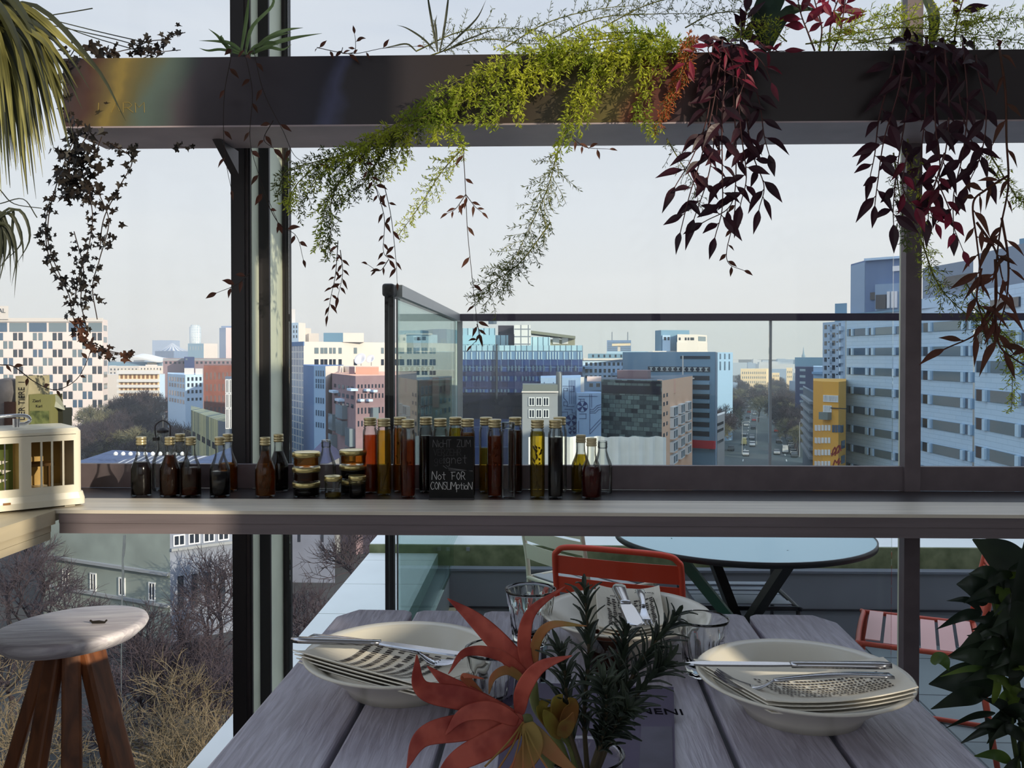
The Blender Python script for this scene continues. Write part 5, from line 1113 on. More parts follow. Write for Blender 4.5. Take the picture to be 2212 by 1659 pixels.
LV = [((2215, 1290), (2100, 1165), 105, 0), ((2190, 1400), (2208, 1230), 60, 0), ((2135, 1300), (2066, 1262), 62, 0), ((2155, 1262), (2092, 1240), 34, 1), ((2190, 1330), (2212, 1170), 46, 0), ((2140, 1440), (2050, 1420), 38, 0), ((2150, 1480), (2006, 1478), 76, 0), ((2130, 1500), (2010, 1532), 40, 0), ((2140, 1450), (2030, 1462), 14, 2), ((2120, 1320), (2044, 1298), 16, 0), ((2120, 1325), (2022, 1360), 24, 0),
      ((2140, 1370), (2072, 1400), 26, 0), ((2150, 1395), (2046, 1418), 28, 0), ((2190, 1480), (2195, 1350), 60, 0), ((2180, 1560), (2068, 1610), 20, 0), ((2150, 1540), (2040, 1574), 16, 0), ((2130, 1550), (2138, 1630), 22, 0), ((2160, 1520), (2212, 1500), 34, 2), ((2165, 1540), (2230, 1560), 46, 0), ((2200, 1600), (2212, 1659), 40, 0), ((2145, 1520), (2146, 1460), 20, 2), ((2010, 1425), (2050, 1450), 30, 2), ((2180, 1440), (2230, 1470), 34, 2), ((2160, 1330), (2158, 1250), 30, 2),
      ((2170, 1300), (2120, 1240), 44, 0), ((2120, 1380), (2136, 1320), 40, 0), ((2210, 1560), (2190, 1480), 44, 0), ((2220, 1440), (2170, 1380), 46, 0)]
rn = random.Random(99)
for k in range(46):
    u = rn.random(); sx_, sy_ = 2150 + 45 * rn.random() + 25 * u, 1230 + 420 * u; a = rn.uniform(-.9, .9) + (pi if rn.random() < .68 else 0); l = rn.uniform(55, 110)
    LV.append(((sx_, sy_), (sx_ + l * math.cos(a), sy_ + l * math.sin(a) * .8 + rn.uniform(-10, 25)), rn.uniform(14, 32), 2 if rn.random() < .2 else 0))
for k, (b, e, w, c_) in enumerate(LV):
    rn = random.Random(600 + k); A = at(*b, dp + rn.uniform(-.03, .03)); E = at(*e, dp - rn.uniform(-.03, .08)); mid = (A + E) / 2 + V((0, -.01, .012))
    P = smooth_path([A, mid, E], 10); t = MB(); t.ribbon(P, [w * dp / FPX * max(.04, math.sin(pi * min(1, .08 + .92 * (u / 10) ** .8)) ** 1.05) for u in range(11)], (rn.uniform(-.3, .3), -1, rn.uniform(0, .6)), .25)
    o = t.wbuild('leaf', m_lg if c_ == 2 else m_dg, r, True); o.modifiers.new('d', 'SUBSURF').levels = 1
# ------------------------------------------------------------------ the city
GZ = -28.0
struct(MB().bx(-2500, 3500, 3.5, 6500, GZ - .5, GZ).build('ground', mat('city_ground', S(62, 62, 62), .95, var=.2, scale=.02)))
m_asph = mat('asphalt', S(64, 78, 82), .7, var=.08, scale=.3)
def street_x(y, off): return .2526 * y + 1 + off
t = MB(); t.face([(street_x(120, -17), 120, GZ + .02), (street_x(120, 17), 120, GZ + .02), (street_x(2600, 17), 2600, GZ + .02), (street_x(2600, -17), 2600, GZ + .02)])
struct(t.build('street', m_asph))
t = MB(); t.face([(0, 225, GZ + .03), (110, 215, GZ + .03), (110, 245, GZ + .03), (0, 258, GZ + .03)]); struct(t.build('street_crossing', m_asph))
m_lane = mat('lane_paint', S(190, 195, 195), .7); t = MB()
for k in range(40):
    y = 230 + 14 * k
    for o_ in (-6, 6): t.face([(street_x(y, o_), y, GZ + .05), (street_x(y, o_ + .3), y, GZ + .05), (street_x(y + 5, o_ + .3), y + 5, GZ + .05), (street_x(y + 5, o_), y + 5, GZ + .05)])
struct(t.build('street_markings', m_lane))

WINM = {}
class Bld:
    def __init__(s, name, label, pts, top, mats, ref=0, back=18, group='city buildings', base=GZ, m_roof=None):
        s.P = [at(px, 768, d) for px, d in pts]; s.base = base
        s.zt = at(pts[ref][0], top, pts[ref][1]).z
        c = sum(s.P, V((0, 0, 0))) / len(s.P); s.r = empty(name, (c.x, c.y, base), label, 'building', group)
        s.f = [Face(a, b) for a, b in zip(s.P, s.P[1:])]
        n = len(s.P); dv = V((c.x, c.y, 0)).normalized() * back; a0 = s.P[0] + V((s.P[0].x, s.P[0].y, 0)).normalized() * back; a1 = s.P[-1] + V((s.P[-1].x, s.P[-1].y, 0)).normalized() * back
        ms = mats if isinstance(mats, (list, tuple)) else [mats] * (n - 1)
        t = MB(); poly = s.P + [a1, a0]; s.poly = poly; k = len(t.v); m_ = len(poly)
        t.v = [(p.x, p.y, base) for p in poly] + [(p.x, p.y, s.zt) for p in poly]
        um = list(dict.fromkeys(list(ms) + ([m_roof] if m_roof else [])))
        for j in range(m_): t.f.append((j, (j + 1) % m_, m_ + (j + 1) % m_, m_ + j)); t.m.append(um.index(ms[min(j, len(ms) - 1)] if j < n - 1 else (ms[-1] if j == n - 1 else ms[0])))
        t.f.append(tuple(m_ + j for j in range(m_))); t.m.append(um.index(m_roof) if m_roof else 0)
        t.wbuild('wall', um, s.r)
    def win(s, i, x0, x1, y0, y1, m, name='window', th=.06, inn=.15, yref=None):
        return s.f[i].boxto(MB(), x0, x1, y0, y1, th, inn, yref).wbuild(name, m, s.r)
    def grid(s, i, x0, x1, cols, rows, m, wf=.6, name='window', skip=None, fr=None, th=.06, yref=None):
        for (y0, y1) in rows:
            for c in range(cols):
                if skip and skip(c, y0): continue
                # even spacing on the wall, not in the picture
                A = s.f[i].pt(x0, 768); B = s.f[i].pt(x1, 768); yr = x0 if yref is None else yref
                zt, zb = s.f[i].pt(yr, y0).z, s.f[i].pt(yr, y1).z
                ca = A.lerp(B, (c + .5) / cols); w = (B - A).length / cols * wf; F_ = s.f[i]; R = Matrix((F_.t, -F_.n, V((0, 0, 1)))).transposed()
                q = ca + F_.n * (th / 2 - .05); key = (round(w, 2), round(zt - zb, 2), round(F_.t.x, 3), m.name, th)
                if key in WINM:
                    o = bpy.data.objects.new(name, WINM[key]); COL.objects.link(o); o.parent = s.r
                else:
                    o = MB().box((0, 0, 0), (w, th + .1, zt - zb), R).build(name, m, s.r); WINM[key] = o.data
                o.location = V((q.x, q.y, (zt + zb) / 2)) - s.r.location
                if fr:
                    if key + ('f',) in WINM: f = bpy.data.objects.new('window_frame', WINM[key + ('f',)]); COL.objects.link(f)
                    else:
                        t = MB(); h = zt - zb
                        for a, b, cc, d in ((-w / 2 - .12, -w / 2, -h / 2 - .12, h / 2 + .12), (w / 2, w / 2 + .12, -h / 2 - .12, h / 2 + .12), (-w / 2, w / 2, -h / 2 - .12, -h / 2), (-w / 2, w / 2, h / 2, h / 2 + .12), (-.05, .05, -h / 2, h / 2)):
                            t.box(R @ V(((a + b) / 2, -.04, (cc + d) / 2)), (b - a, th + .14, d - cc), R)
                        f = t.build('window_frame', fr, s.r); WINM[key + ('f',)] = f.data
                    f.parent = o; f.location = (0, 0, 0)
    def vol(s, name, pts, top, m, base=None, back=10, ref=0, base_py=None):
        P = [at(px, 768, d) for px, d in pts]; zt = at(pts[ref][0], top, pts[ref][1]).z; zb = s.zt if base is None else base
        if base_py is not None: zb = at(pts[ref][0], base_py, pts[ref][1]).z
        poly = P + [p_ + V((p_.x, p_.y, 0)).normalized() * back for p_ in (P[-1], P[0])]
        o = MB().prism([(p.x, p.y) for p in poly], zb, zt).wbuild(name, m, s.r); return [Face(a, b) for a, b in zip(P, P[1:])]
    def rect(s, F_, x0, x1, y0, y1, m, name='window', th=.06, inn=.15, yref=None): return F_.boxto(MB(), x0, x1, y0, y1, th, inn, yref).wbuild(name, m, s.r)
g_dark = mat('window_dark', S(40, 48, 60), .12, spec=.8); g_blue = mat('window_blue', S(70, 95, 120), .1, spec=.8); g_grey = mat('window_grey', S(112, 128, 136), .12, spec=.8); g_pale = mat('window_pale', S(150, 165, 172), .15, spec=.7)
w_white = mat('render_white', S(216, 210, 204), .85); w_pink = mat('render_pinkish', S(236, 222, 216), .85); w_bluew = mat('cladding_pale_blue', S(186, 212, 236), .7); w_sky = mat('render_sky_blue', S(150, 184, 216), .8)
w_blue = mat('render_blue', S(96, 128, 172), .8); w_grey = mat('render_grey', S(150, 155, 160), .85); w_dgrey = mat('render_dark_grey', S(92, 104, 118), .85); w_cream = mat('render_cream', S(236, 214, 176), .85)  # the blues carry shade and haze tint in the base colour
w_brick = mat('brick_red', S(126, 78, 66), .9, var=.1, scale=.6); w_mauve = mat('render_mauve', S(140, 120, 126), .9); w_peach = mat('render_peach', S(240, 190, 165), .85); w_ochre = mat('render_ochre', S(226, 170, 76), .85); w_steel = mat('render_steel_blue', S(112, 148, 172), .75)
w_roof = mat('roof_grey', S(140, 140, 142), .9); f_white = mat('frame_white', S(225, 228, 230), .6)

# --- left window
b = Bld('hotel_block', 'big white hotel block with chequered rows of paired windows at the far left', [(-70, 283), (222, 283), (233, 291)], 690, w_pink, m_roof=w_roof)
F_ = b.f[0]
for r_ in range(10):
    y0 = 719 + 18.1 * r_
    for k in range(-3, 6):
        c = (39 if r_ % 2 == 0 else 17.6) + 42.7 * k
        if c < -30 or c > 214: continue
        t = MB(); F_.boxto(t, c - 10.4, c - 1.6, y0, y0 + 16.4, .05, .2); F_.boxto(t, c + 1.6, min(c + 10.4, 221), y0, y0 + 16.4, .05, .2)
        t.wbuild('window', (g_dark, g_blue, g_dark, g_grey)[(k * 7 + r_ * 3) % 4], b.r)
        if r_ < 9:
            t = MB(); F_.boxto(t, c + 11.5, c + 31.2, y0 - .4, y0 + 17, .12, 0)
            if c + 31 < 222: t.wbuild('panel', mat('white_panel', S(238, 226, 220), .8), b.r)
for k in range(-1, 6): b.rect(F_, -22 + 42.7 * k - 0, min(16 + 42.7 * k, 221), 697, 717, g_grey if k % 2 else g_blue)
b.rect(F_, -70, 223, 687, 695, w_white, 'roof_edge', .5)
for k in range(8): b.win(1, 224, 231, 703 + 25 * k, 715 + 25 * k, g_grey)
Fv = b.vol('roof_sign_box', [(-60, 282), (19, 282)], 661, w_white)
text_mesh('AL', 2.0, Fv[0].pt(-3, 675.5) + V((0, -.1, 0)), (1, 0, 0), (0, 0, 1), b.r, g_dark, 'sign_lettering', .05)

b = Bld('balcony_block', 'low cream apartment block with long sunlit balconies above the park', [(256, 330), (344, 330)], 800, w_cream)
for k, (y0, y1) in enumerate(((800, 808), (819, 825), (831, 837), (843, 849), (856, 862))): b.win(0, 255, 345, y0, y1, f_white, 'balcony', 1.2)
b.grid(0, 258, 342, 9, [(809, 818), (826, 831), (838, 843), (850, 855)], mat('window_amber', S(140, 104, 66), .3), .55)
b = Bld('corner_office', 'pale blue corner office with stepped white top and dark window bands', [(362, 250), (400, 232), (438, 236)], 810, [w_bluew, w_bluew], ref=1)
b.grid(0, 364, 399, 6, [(813, 822), (826, 834), (842, 852), (858, 866)], g_blue, .6); b.grid(1, 402, 437, 4, [(815, 823), (828, 836), (843, 850), (860, 866)], g_dark, .5)
b.vol('roof_block', [(398, 238), (419, 238)], 796, w_white); b.vol('roof_block', [(422, 238), (438, 238)], 797, w_white)
b = Bld('brick_block', 'dark red brick block with tall narrow windows beside the window post', [(440, 260), (540, 268)], 790, w_brick, back=30)
b.grid(0, 442, 538, 11, [(805, 820), (830, 845), (855, 870), (880, 892)], mat('window_brick', S(92, 70, 70), .3), .45)
b = Bld('white_frame_block', 'narrow white framed block rising at the edge of the window post', [(486, 150), (560, 152)], 818, w_dgrey)
b.grid(0, 486, 520, 4, [(821, 848), (852, 880), (884, 925)], g_dark, .55, fr=f_white)
b = Bld('long_block', 'long dark roofed block with a row of dormers behind the corner office', [(352, 420), (545, 430)], 774, w_mauve)
b.win(0, 352, 545, 775, 779, w_grey, 'roof_edge'); b.grid(0, 354, 543, 20, [(781, 786)], g_dark, .5)
b = Bld('dark_tower_block', 'small dark blue stair tower standing above the long dark roof', [(398, 410), (420, 410)], 771, mat('dark_blue_render', S(58, 74, 120), .8)); b.win(0, 401, 405, 774, 778, g_grey)
# tent roofed forum
pt = at(372, 768, 1500); r = empty('tent_roof_forum', (pt.x, pt.y, GZ), 'distant forum building with white striped tent roof on the skyline', 'building', 'city buildings')
t = MB(); nR = 44; apex = at(372, 741, 1500); rr_ = 36 * 1500 / FPX; zb_ = at(372, 758, 1500).z
for k in range(nR):
    a0, a1 = 2 * pi * k / nR, 2 * pi * (k + 1) / nR; t.i = k % 2
    rings = [(1, 0), (.72, .18), (.45, .42), (.22, .72), (.05, 1)]
    for (r0, h0), (r1, h1) in zip(rings, rings[1:]):
        q = lambda rad, a, h: (apex.x + rad * rr_ * math.cos(a), apex.y + rad * rr_ * math.sin(a), zb_ + (apex.z - zb_) * h)
        t.face([q(r0, a0, h0), q(r0, a1, h0), q(r1, a1, h1), q(r1, a0, h1)])
t.wbuild('tent_roof', [f_white, w_blue], r)
MB().lathe([(0, GZ), (rr_ * .98, GZ), (rr_ * .98, zb_ - .5), (0, zb_ - .5)], 32, (apex.x, apex.y, 0)).wbuild('drum', w_blue, r)
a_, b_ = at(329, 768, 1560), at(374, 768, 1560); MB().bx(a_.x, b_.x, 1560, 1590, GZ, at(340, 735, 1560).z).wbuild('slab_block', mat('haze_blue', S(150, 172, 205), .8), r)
b = Bld('glass_tower', 'round pale glass tower on the skyline left of the window post', [(410, 1400), (435, 1400)], 712, mat('g1', S(180, 200, 215), .4)); 
q = at(422, 768, 1395); MB().lathe([(0, GZ), (9, GZ), (9, at(422, 706, 1395).z), (7, at(422, 706, 1395).z), (7, at(422, 702, 1395).z), (0, at(422, 702, 1395).z)], 24, (q.x, q.y, 0)).wbuild('round_tower', grid_mat('tower_grid', S(190, 208, 218), S(170, 192, 206), S(220, 228, 230), 3, 4, .5, .3), b.r, True)
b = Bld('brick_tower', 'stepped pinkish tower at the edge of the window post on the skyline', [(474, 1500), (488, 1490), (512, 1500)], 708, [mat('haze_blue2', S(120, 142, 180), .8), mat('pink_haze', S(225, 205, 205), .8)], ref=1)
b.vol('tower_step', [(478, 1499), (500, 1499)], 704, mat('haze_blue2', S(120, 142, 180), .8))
b = Bld('slab_hall', 'dark sloped concert block under the round glass tower', [(406, 1000), (440, 1000), (470, 1020)], 742, [w_steel, w_white], ref=0)
b.grid(0, 408, 438, 5, [(748, 756)], g_pale, .3)
b = Bld('curved_hall', 'hall with a curved white roof beyond the hotel block', [(232, 620), (350, 620)], 782, w_steel)
t = MB()
n = 14
for k in range(n):
    u0, u1 = k / n, (k + 1) / n; zz = lambda u: 771 + 10 * (1 - math.cos(u * pi)) / 2 if u < .5 else 771 + 10 * (1 - math.cos(u * pi)) / 2
    p0, p1 = at(285 + 62 * u0, zz(u0) + 2, 612), at(285 + 62 * u1, zz(u1) + 2, 612)
    t.slab([p0, p1, p1 + V((0, 16, 2)), p0 + V((0, 16, 2))], (0, 0, 1), 1)
t.wbuild('curved_roof', f_white, b.r); b.win(0, 318, 338, 783, 791, w_cream, 'gable')
b = Bld('white_terrace', 'long low white buildings in a row beyond the park', [(234, 500), (300, 500), (352, 505)], 791, [w_white, w_white]); b.grid(0, 236, 298, 8, [(796, 800), (804, 808)], g_dark, .35); b.grid(1, 302, 350, 7, [(795, 800)], g_dark, .3)
b.vol('roof_block', [(236, 505), (251, 505)], 790, w_white); b.vol('roof_block', [(314, 505), (340, 505)], 788, w_white)
b = Bld('flat_roof_block', 'flat roofed white block just behind the balcony block', [(233, 400), (288, 400), (356, 405)], 809, [w_white, w_bluew]); b.grid(1, 300, 340, 8, [(815, 820)], g_dark, .4)

# striped glasshouse and low roofs by the sill
b = Bld('striped_hall', 'low hall clad in pale vertical strips among the trees, left of the post', [(412, 190), (470, 160), (515, 150)], 908, [grid_mat('strips', S(190, 190, 140), S(90, 110, 100), S(60, 80, 80), .9, 30, .12, .6), w_dgrey], ref=1)
b.grid(0, 414, 468, 5, [(930, 942)], g_dark, .6)
def gable(label, px0, px1, py_e, py_r, d, dep, m, m2):
    x0, x1 = xz(px0, d), xz(px1, d); ze = at(px0, py_e, d).z; zr = at(px0, py_r, d + dep / 2).z
    r = empty('gabled_house', ((x0 + x1) / 2, d + dep / 2, GZ), label, 'building', 'city buildings')
    MB().bx(x0, x1, d, d + dep, GZ, ze).wbuild('wall', m2, r); t = MB()
    t.v = [(x0 - .4, d - .4, ze), (x1 + .4, d - .4, ze), (x1 + .4, d + dep + .4, ze), (x0 - .4, d + dep + .4, ze), (x0 - .4 + dep * .2, d + dep / 2, zr), (x1 + .4 - dep * .2, d + dep / 2, zr)]
    t.f = [(0, 1, 5, 4), (2, 3, 4, 5), (3, 0, 4), (1, 2, 5), (3, 2, 1, 0)]; t.m = [0] * 5; t.wbuild('roof', m, r); return r
m_rb = grid_mat('blue_tiles', S(66, 84, 118), S(60, 78, 112), S(52, 68, 100), .6, .4, .03, .6)
gable('blue tiled roof at the foot of the view, left of the bottle row', 150, 240, 1004, 972, 118, 14, m_rb, w_grey)
r = gable('blue grey roof with pale ridge balls behind the small bottles', 236, 410, 1004, 984, 112, 10, grid_mat('roof_strips', S(84, 92, 112), S(70, 78, 100), S(190, 192, 196), .9, 30, .12, .6), w_grey)
t = MB()
for k in range(10): p = at(250 + 16 * k, 980, 117); t.lathe([(0, 0), (.25, .1), (.3, .3), (.2, .5), (0, .6)], 8, (p.x, 117, p.z - .3))
t.wbuild('ridge_balls', f_white, r)
gable('plain blue roof behind the bottles next to the window post', 412, 520, 1004, 966, 105, 14, m_rb, w_grey)
gable('slate pavilion roof with pointed top behind the jar stack', 655, 705, 1000, 950, 122, 10, mat('slate_roof', S(62, 66, 96), .7), w_grey)
q = at(681, 952, 127); o = MB().lathe([(1.3, -2), (.9, 0), (.15, 1), (.06, 6), (0, 6.2)], 10).wbuild('finial', w_grey, bpy.data.objects['gabled_house.003']); o.location = q - bpy.data.objects['gabled_house.003'].location
# villa under the bar
b = Bld('villa', 'grey green stucco villa behind the bare trees, seen below the bar', [(90, 96), (365, 88), (500, 92), (560, 110)], 1125, [mat('stucco_green', S(142, 152, 146), .9, var=.12, scale=.3), mat('stucco_blue', S(132, 140, 156), .9, var=.12, scale=.3), w_mauve], ref=1, back=16, m_roof=w_dgrey)
b.grid(0, 110, 360, 4, [(1246, 1280), (1372, 1404)], g_dark, .16, fr=f_white, yref=240)
b.grid(1, 368, 496, 4, [(1152, 1171)], g_dark, .62, fr=f_white, yref=430); b.grid(1, 372, 492, 4, [(1238, 1310)], g_dark, .42, yref=430)
b.rect(b.f[1], 366, 500, 1176, 1182, w_grey, 'cornice', .4); b.rect(b.f[0], 92, 364, 1218, 1224, w_grey, 'cornice', .4, yref=240); b.rect(b.f[0], 92, 364, 1284, 1290, w_grey, 'cornice', .3, yref=240)
b = Bld('grey_villa', 'plain grey blue house gable behind bare branches right of the window post', [(560, 112), (722, 112)], 1130, mat('stucco_slate', S(120, 128, 146), .9, var=.1, scale=.3)); b.grid(0, 570, 720, 3, [(1150, 1170)], g_dark, .12)

# --- middle window, left group
b = Bld('stepped_tower', 'far white stepped tower just right of the window post', [(600, 430), (645, 425), (660, 432)], 697, [w_bluew, w_white], ref=1)
b.vol('tower_step', [(600, 440), (638, 440)], 668, w_white); b.vol('tower_step', [(659, 436), (672, 436)], 709, w_white, GZ); b.vol('tower_step', [(667, 434), (689, 434)], 720, w_white, GZ)
b.grid(0, 632, 644, 2, [(703, 709), (713, 719), (724, 730)], g_dark, .4)
m_cw = grid_mat('blue_curtain_wall', S(120, 150, 180), S(80, 112, 150), S(190, 200, 205), 1.1, 1.5, .12, .25)
b = Bld('white_office', 'long sunlit white office with rows of small windows and a glazed blue end', [(604, 200), (656, 182), (945, 205), (990, 212)], 738, [m_cw, w_white, w_white], ref=1, back=20, m_roof=w_roof)
b.win(0, 604, 656, 739, 748, w_blue, 'roof_edge')
for x0, x1 in ((679, 688), (692, 699), (700, 707), (711, 717), (719, 725), (731, 738), (764, 771), (823, 829), (852, 862), (863, 873), (879, 884), (885, 889), (893, 899), (900, 906), (911, 916), (917, 923), (928, 934), (935, 941)):
    for y0, y1 in ((751, 764), (776, 789)) + (((801, 810),) if x0 > 880 else ()): b.rect(b.f[1], x0, x1, y0, y1, g_grey if y0 == 751 else g_dark, yref=x0)
Fv = b.vol('roof_block', [(699, 188), (741, 188)], 719, w_steel, back=6); b.vol('roof_block', [(741.5, 188), (786, 190)], 719, w_white, back=6)
Fv = b.vol('penthouse', [(877, 203), (930, 205), (945, 210)], 722, w_bluew); b.rect(Fv[0], 900, 910, 727, 735, g_dark); b.rect(Fv[0], 912, 920, 727, 735, g_dark); b.rect(Fv[0], 875, 932, 720, 723, w_white, 'roof_edge', .8)
m_dish = mat('dish_white', S(228, 228, 232), .5)
for px, rr in ((780, 1.1), (802, .8)):
    p = at(px, 782, 150); d = MB().lathe([(0, 0), (rr * .5, .12), (rr, .4), (rr * .98, .42), (rr * .5, .16), (0, .05)], 20)
    Rm = Euler((math.radians(60), 0, math.radians(-20))).to_matrix(); d.v = [tuple(Rm @ V(v)) for v in d.v]; r_ = empty('satellite_dish', (p.x, 150, at(px, 790, 150).z), 'white satellite dish on the red block roof, ' + ('larger' if rr > 1 else 'smaller') + ' of the two', 'satellite dish', 'satellite dishes')
    o = d.build('dish', m_dish, r_, True); o.location = (0, 0, 1.0); MB().tube([(0, 0, 0), (0, .1, 1.0)], .08, 6).build('mast', w_grey, r_)
b = Bld('blue_slab', 'tall slab with shaded blue flank and white sunlit end in front of the white office', [(655, 165), (678, 150), (703, 146), (742, 156)], 791, [w_blue, w_sky, w_white], ref=2, back=12)  # flank shade put into the blue walls, sunlit end into the white
b.grid(1, 681, 701, 4, [(800, 812), (818, 827), (829, 838), (858, 870), (885, 897), (911, 922)], g_blue, .5)
m_rb2 = mat('mauve_brick', S(136, 116, 122), .9, var=.06, scale=.8); b = Bld('red_apartments', 'mauve red apartment block with peach roof boxes and white bay windows', [(717, 146), (768, 128), (850, 132), (900, 150)], 812, [m_rb2, m_rb2, m_rb2], ref=1, back=16, m_roof=w_peach)
b.grid(0, 720, 766, 5, [(832, 840), (850, 858), (868, 876)], g_dark, .5, yref=742); b.grid(1, 770, 830, 8, [(830, 838), (850, 860), (880, 893), (908, 920)], g_dark, .4, yref=800)
for x0, x1, y0, y1 in ((719, 728, 892, 926), (735, 750, 872, 900), (735, 750, 904, 934), (756, 766, 922, 960), (719, 728, 935, 965), (800, 812, 880, 905), (756, 766, 965, 990)): b.rect(b.f[0] if x0 < 768 else b.f[1], x0, x1, y0, y1, g_grey, 'bay_window', .8, yref=x0); 
for x0, y0 in ((722, 842), (735, 860), (762, 838), (785, 840), (800, 842), (772, 862), (790, 862)): b.rect(b.f[0] if x0 < 768 else b.f[1], x0, x0 + 9, y0, y0 + 5, w_bluew, 'balcony', .9, yref=x0)
b.vol('roof_box', [(745, 138), (756, 134)], 808, w_peach, base_py=831, back=3); b.vol('roof_box', [(768, 140), (818, 138)], 793, w_peach); b.vol('roof_box', [(754, 141), (766, 140)], 793, w_mauve); b.vol('roof_box', [(810, 130.5), (822, 131)], 812, w_peach, base_py=840, back=2); b.vol('roof_box', [(718, 160), (755, 155)], 791, w_white)
b = Bld('blue_tower_far', 'shaded blue tower block behind the white office seen through the railing glass', [(908, 262), (935, 252), (965, 250), (988, 262)], 711, [w_steel, w_blue, w_steel], ref=1)
b.grid(1, 952, 964, 2, [(732, 744), (752, 762)], g_pale, .5); b.vol('lower_block', [(946, 238), (992, 238)], 780, w_steel, GZ); 
b = Bld('peach_apartments', 'warm sunlit peach apartment fronts low behind the bottles left of the glass office', [(840, 165), (905, 160), (935, 170), (976, 186)], 822, [w_grey, w_peach, w_cream], ref=1, back=10)
b.grid(1, 907, 933, 3, [(835, 850), (858, 873), (880, 895), (905, 920)], g_grey, .5, fr=f_white, yref=920); b.grid(2, 937, 975, 4, [(835, 848), (860, 872), (884, 896)], g_dark, .4, yref=950); b.grid(0, 845, 900, 6, [(832, 838), (848, 855), (865, 872)], g_dark, .5, yref=880)
b.vol('chimney_block', [(934, 167), (948, 167)], 816, w_peach, base_py=880, back=3); b.vol('chimney_block', [(962, 178), (972, 178)], 818, w_peach, base_py=860, back=3)

# --- glass office
m_gl1 = grid_mat('pale_curtain_wall', S(176, 212, 226), S(150, 190, 210), S(80, 110, 130), .95, 40, .08, .2)
m_gl2 = grid_mat('blue_curtain_wall2', S(46, 72, 130), S(30, 46, 92), S(84, 112, 150), 1.2, 3.4, .06, .12); m_gl3 = grid_mat('navy_curtain_wall', S(30, 30, 62), S(44, 52, 92), S(54, 62, 98), 1.2, 3.4, .04, .15)
b = Bld('glass_office', 'large blue glass office with lighter upper floors, behind the tall bottles', [(992, 150), (1258, 150), (1259, 170)], 746, [m_gl2, m_gl2], back=25, m_roof=w_grey)
b.rect(b.f[0], 992, 1258, 746, 758, m_gl1, 'upper_band', .3); b.rect(b.f[0], 992, 1258, 759, 777, mat('band_glass', S(104, 140, 176), .12, spec=.8), 'window_band', .15)
b.grid(0, 992, 1258, 44, [(760, 776)], mat('mullion_white', S(186, 214, 226), .3), .32, 'mullion_panel', skip=lambda c, y: (c * 7919) % 11 in (3, 6, 8), th=.3)
for y0, y1, m_ in ((777, 789, m_gl2), (803, 812, m_gl3), (824, 840, m_gl3), (848, 905, mat('reflected_dark', S(18, 19, 42), .15, var=.5, scale=.15, spec=.4))): b.rect(b.f[0], 992, 1258, y0, y1, m_, 'glass_band', .1)
b.grid(0, 996, 1255, 34, [(790, 801), (813, 822), (841, 847)], g_blue, .5, th=.2, skip=lambda c, y: (c * 31 + int(y)) % 7 < 2)
b.rect(b.f[0], 1072, 1075.5, 744, 862, g_dark, 'dark_fin', .8)
Fv = b.vol('upper_floor', [(992, 155), (1070, 155)], 709, m_gl1); b.rect(Fv[0], 992, 1070, 724, 744, mat('band_glass2', S(150, 196, 214), .15, spec=.8), 'window_band', .1)
Fv = b.vol('upper_floor', [(1070.5, 157), (1112, 157)], 724, m_gl1); Fv = b.vol('plant_room', [(1076, 160), (1110, 160)], 703, mat('plant_room_dark', S(54, 48, 62), .6)); b.vol('dark_stair', [(1098, 154), (1112, 154)], 722, MATS['plant_room_dark'])
b.vol('white_grid_block', [(1111, 153), (1146, 153)], 702, grid_mat('white_grid', S(226, 228, 224), S(220, 222, 220), S(120, 130, 140), 1.3, 1.3, .1, .6), back=8)
b.vol('upper_floor', [(1147, 158), (1188, 158)], 728, m_gl1)
t = MB(); A, B = at(1147, 720, 158), at(1243, 732, 158); t.slab([A, B, B + V((0, 14, 0)), A + V((0, 14, 0))], (0, 0, 1), .5); t.wbuild('sloped_roof', mat('olive_roof', S(120, 124, 110), .8), b.r)
b.vol('pavilion', [(1189, 160), (1242, 160)], 733, mat('olive_wall', S(150, 150, 132), .8)); 
for x0, x1 in ((1194, 1208), (1214, 1227)): b.rect(Face(at(1189, 768, 160), at(1242, 768, 160)), x0, x1, 730, 743, f_white, 'window', .15)
MB().tube([at(1064, 700, 160), at(1064, 688, 160)], .8, 6).wbuild('roof_antenna', w_dgrey, b.r)

# --- centre right group
b = Bld('grey_house', 'grey house with six square windows in front of the glass office', [(1128, 118), (1205, 118), (1206, 128)], 846, w_grey, back=10)
b.grid(0, 1141, 1187, 3, [(860, 875), (886, 901)], g_dark, .62, fr=f_white); b.vol('roof_rail', [(1129, 120), (1205, 120)], 831, mat('roof_terrace_rail', S(110, 116, 112), .7), back=6); b.win(0, 1127, 1206, 845, 848, w_white, 'roof_edge', .3)
m_mural = mat('mural_blue', S(150, 176, 208), .85, var=.04, scale=.2); m_ml = mat('mural_line', S(52, 62, 110), .85)
b = Bld('mural_house', 'house with a light blue wall painted with wheels and circuit lines', [(1168, 126), (1254, 126), (1255, 132)], 816, m_mural, back=12)
FA = b.f[0]; Fv = b.vol('lower_wall', [(1246, 124), (1299, 124)], 849, m_mural, GZ, back=9); FB = Fv[0]
def mline(F_, pts, w=.9):
    t = MB()
    for a, c in zip(pts, pts[1:]):
        p, q = F_.pt(*a) + F_.n * .03, F_.pt(*c) + F_.n * .03; d = (q - p).normalized(); nn = d.cross(F_.n) * (w * 124 / FPX / 2); p -= d * .04; q += d * .04; t.slab([p - nn, q - nn, q + nn, p + nn], F_.n, .03)
    return t
def mrg(tl, name): 
    t = MB()
    for a in tl: k = len(t.v); t.v += a.v; t.f += [tuple(j + k for j in f) for f in a.f]; t.m += a.m
    t.wbuild(name, m_ml, b.r)
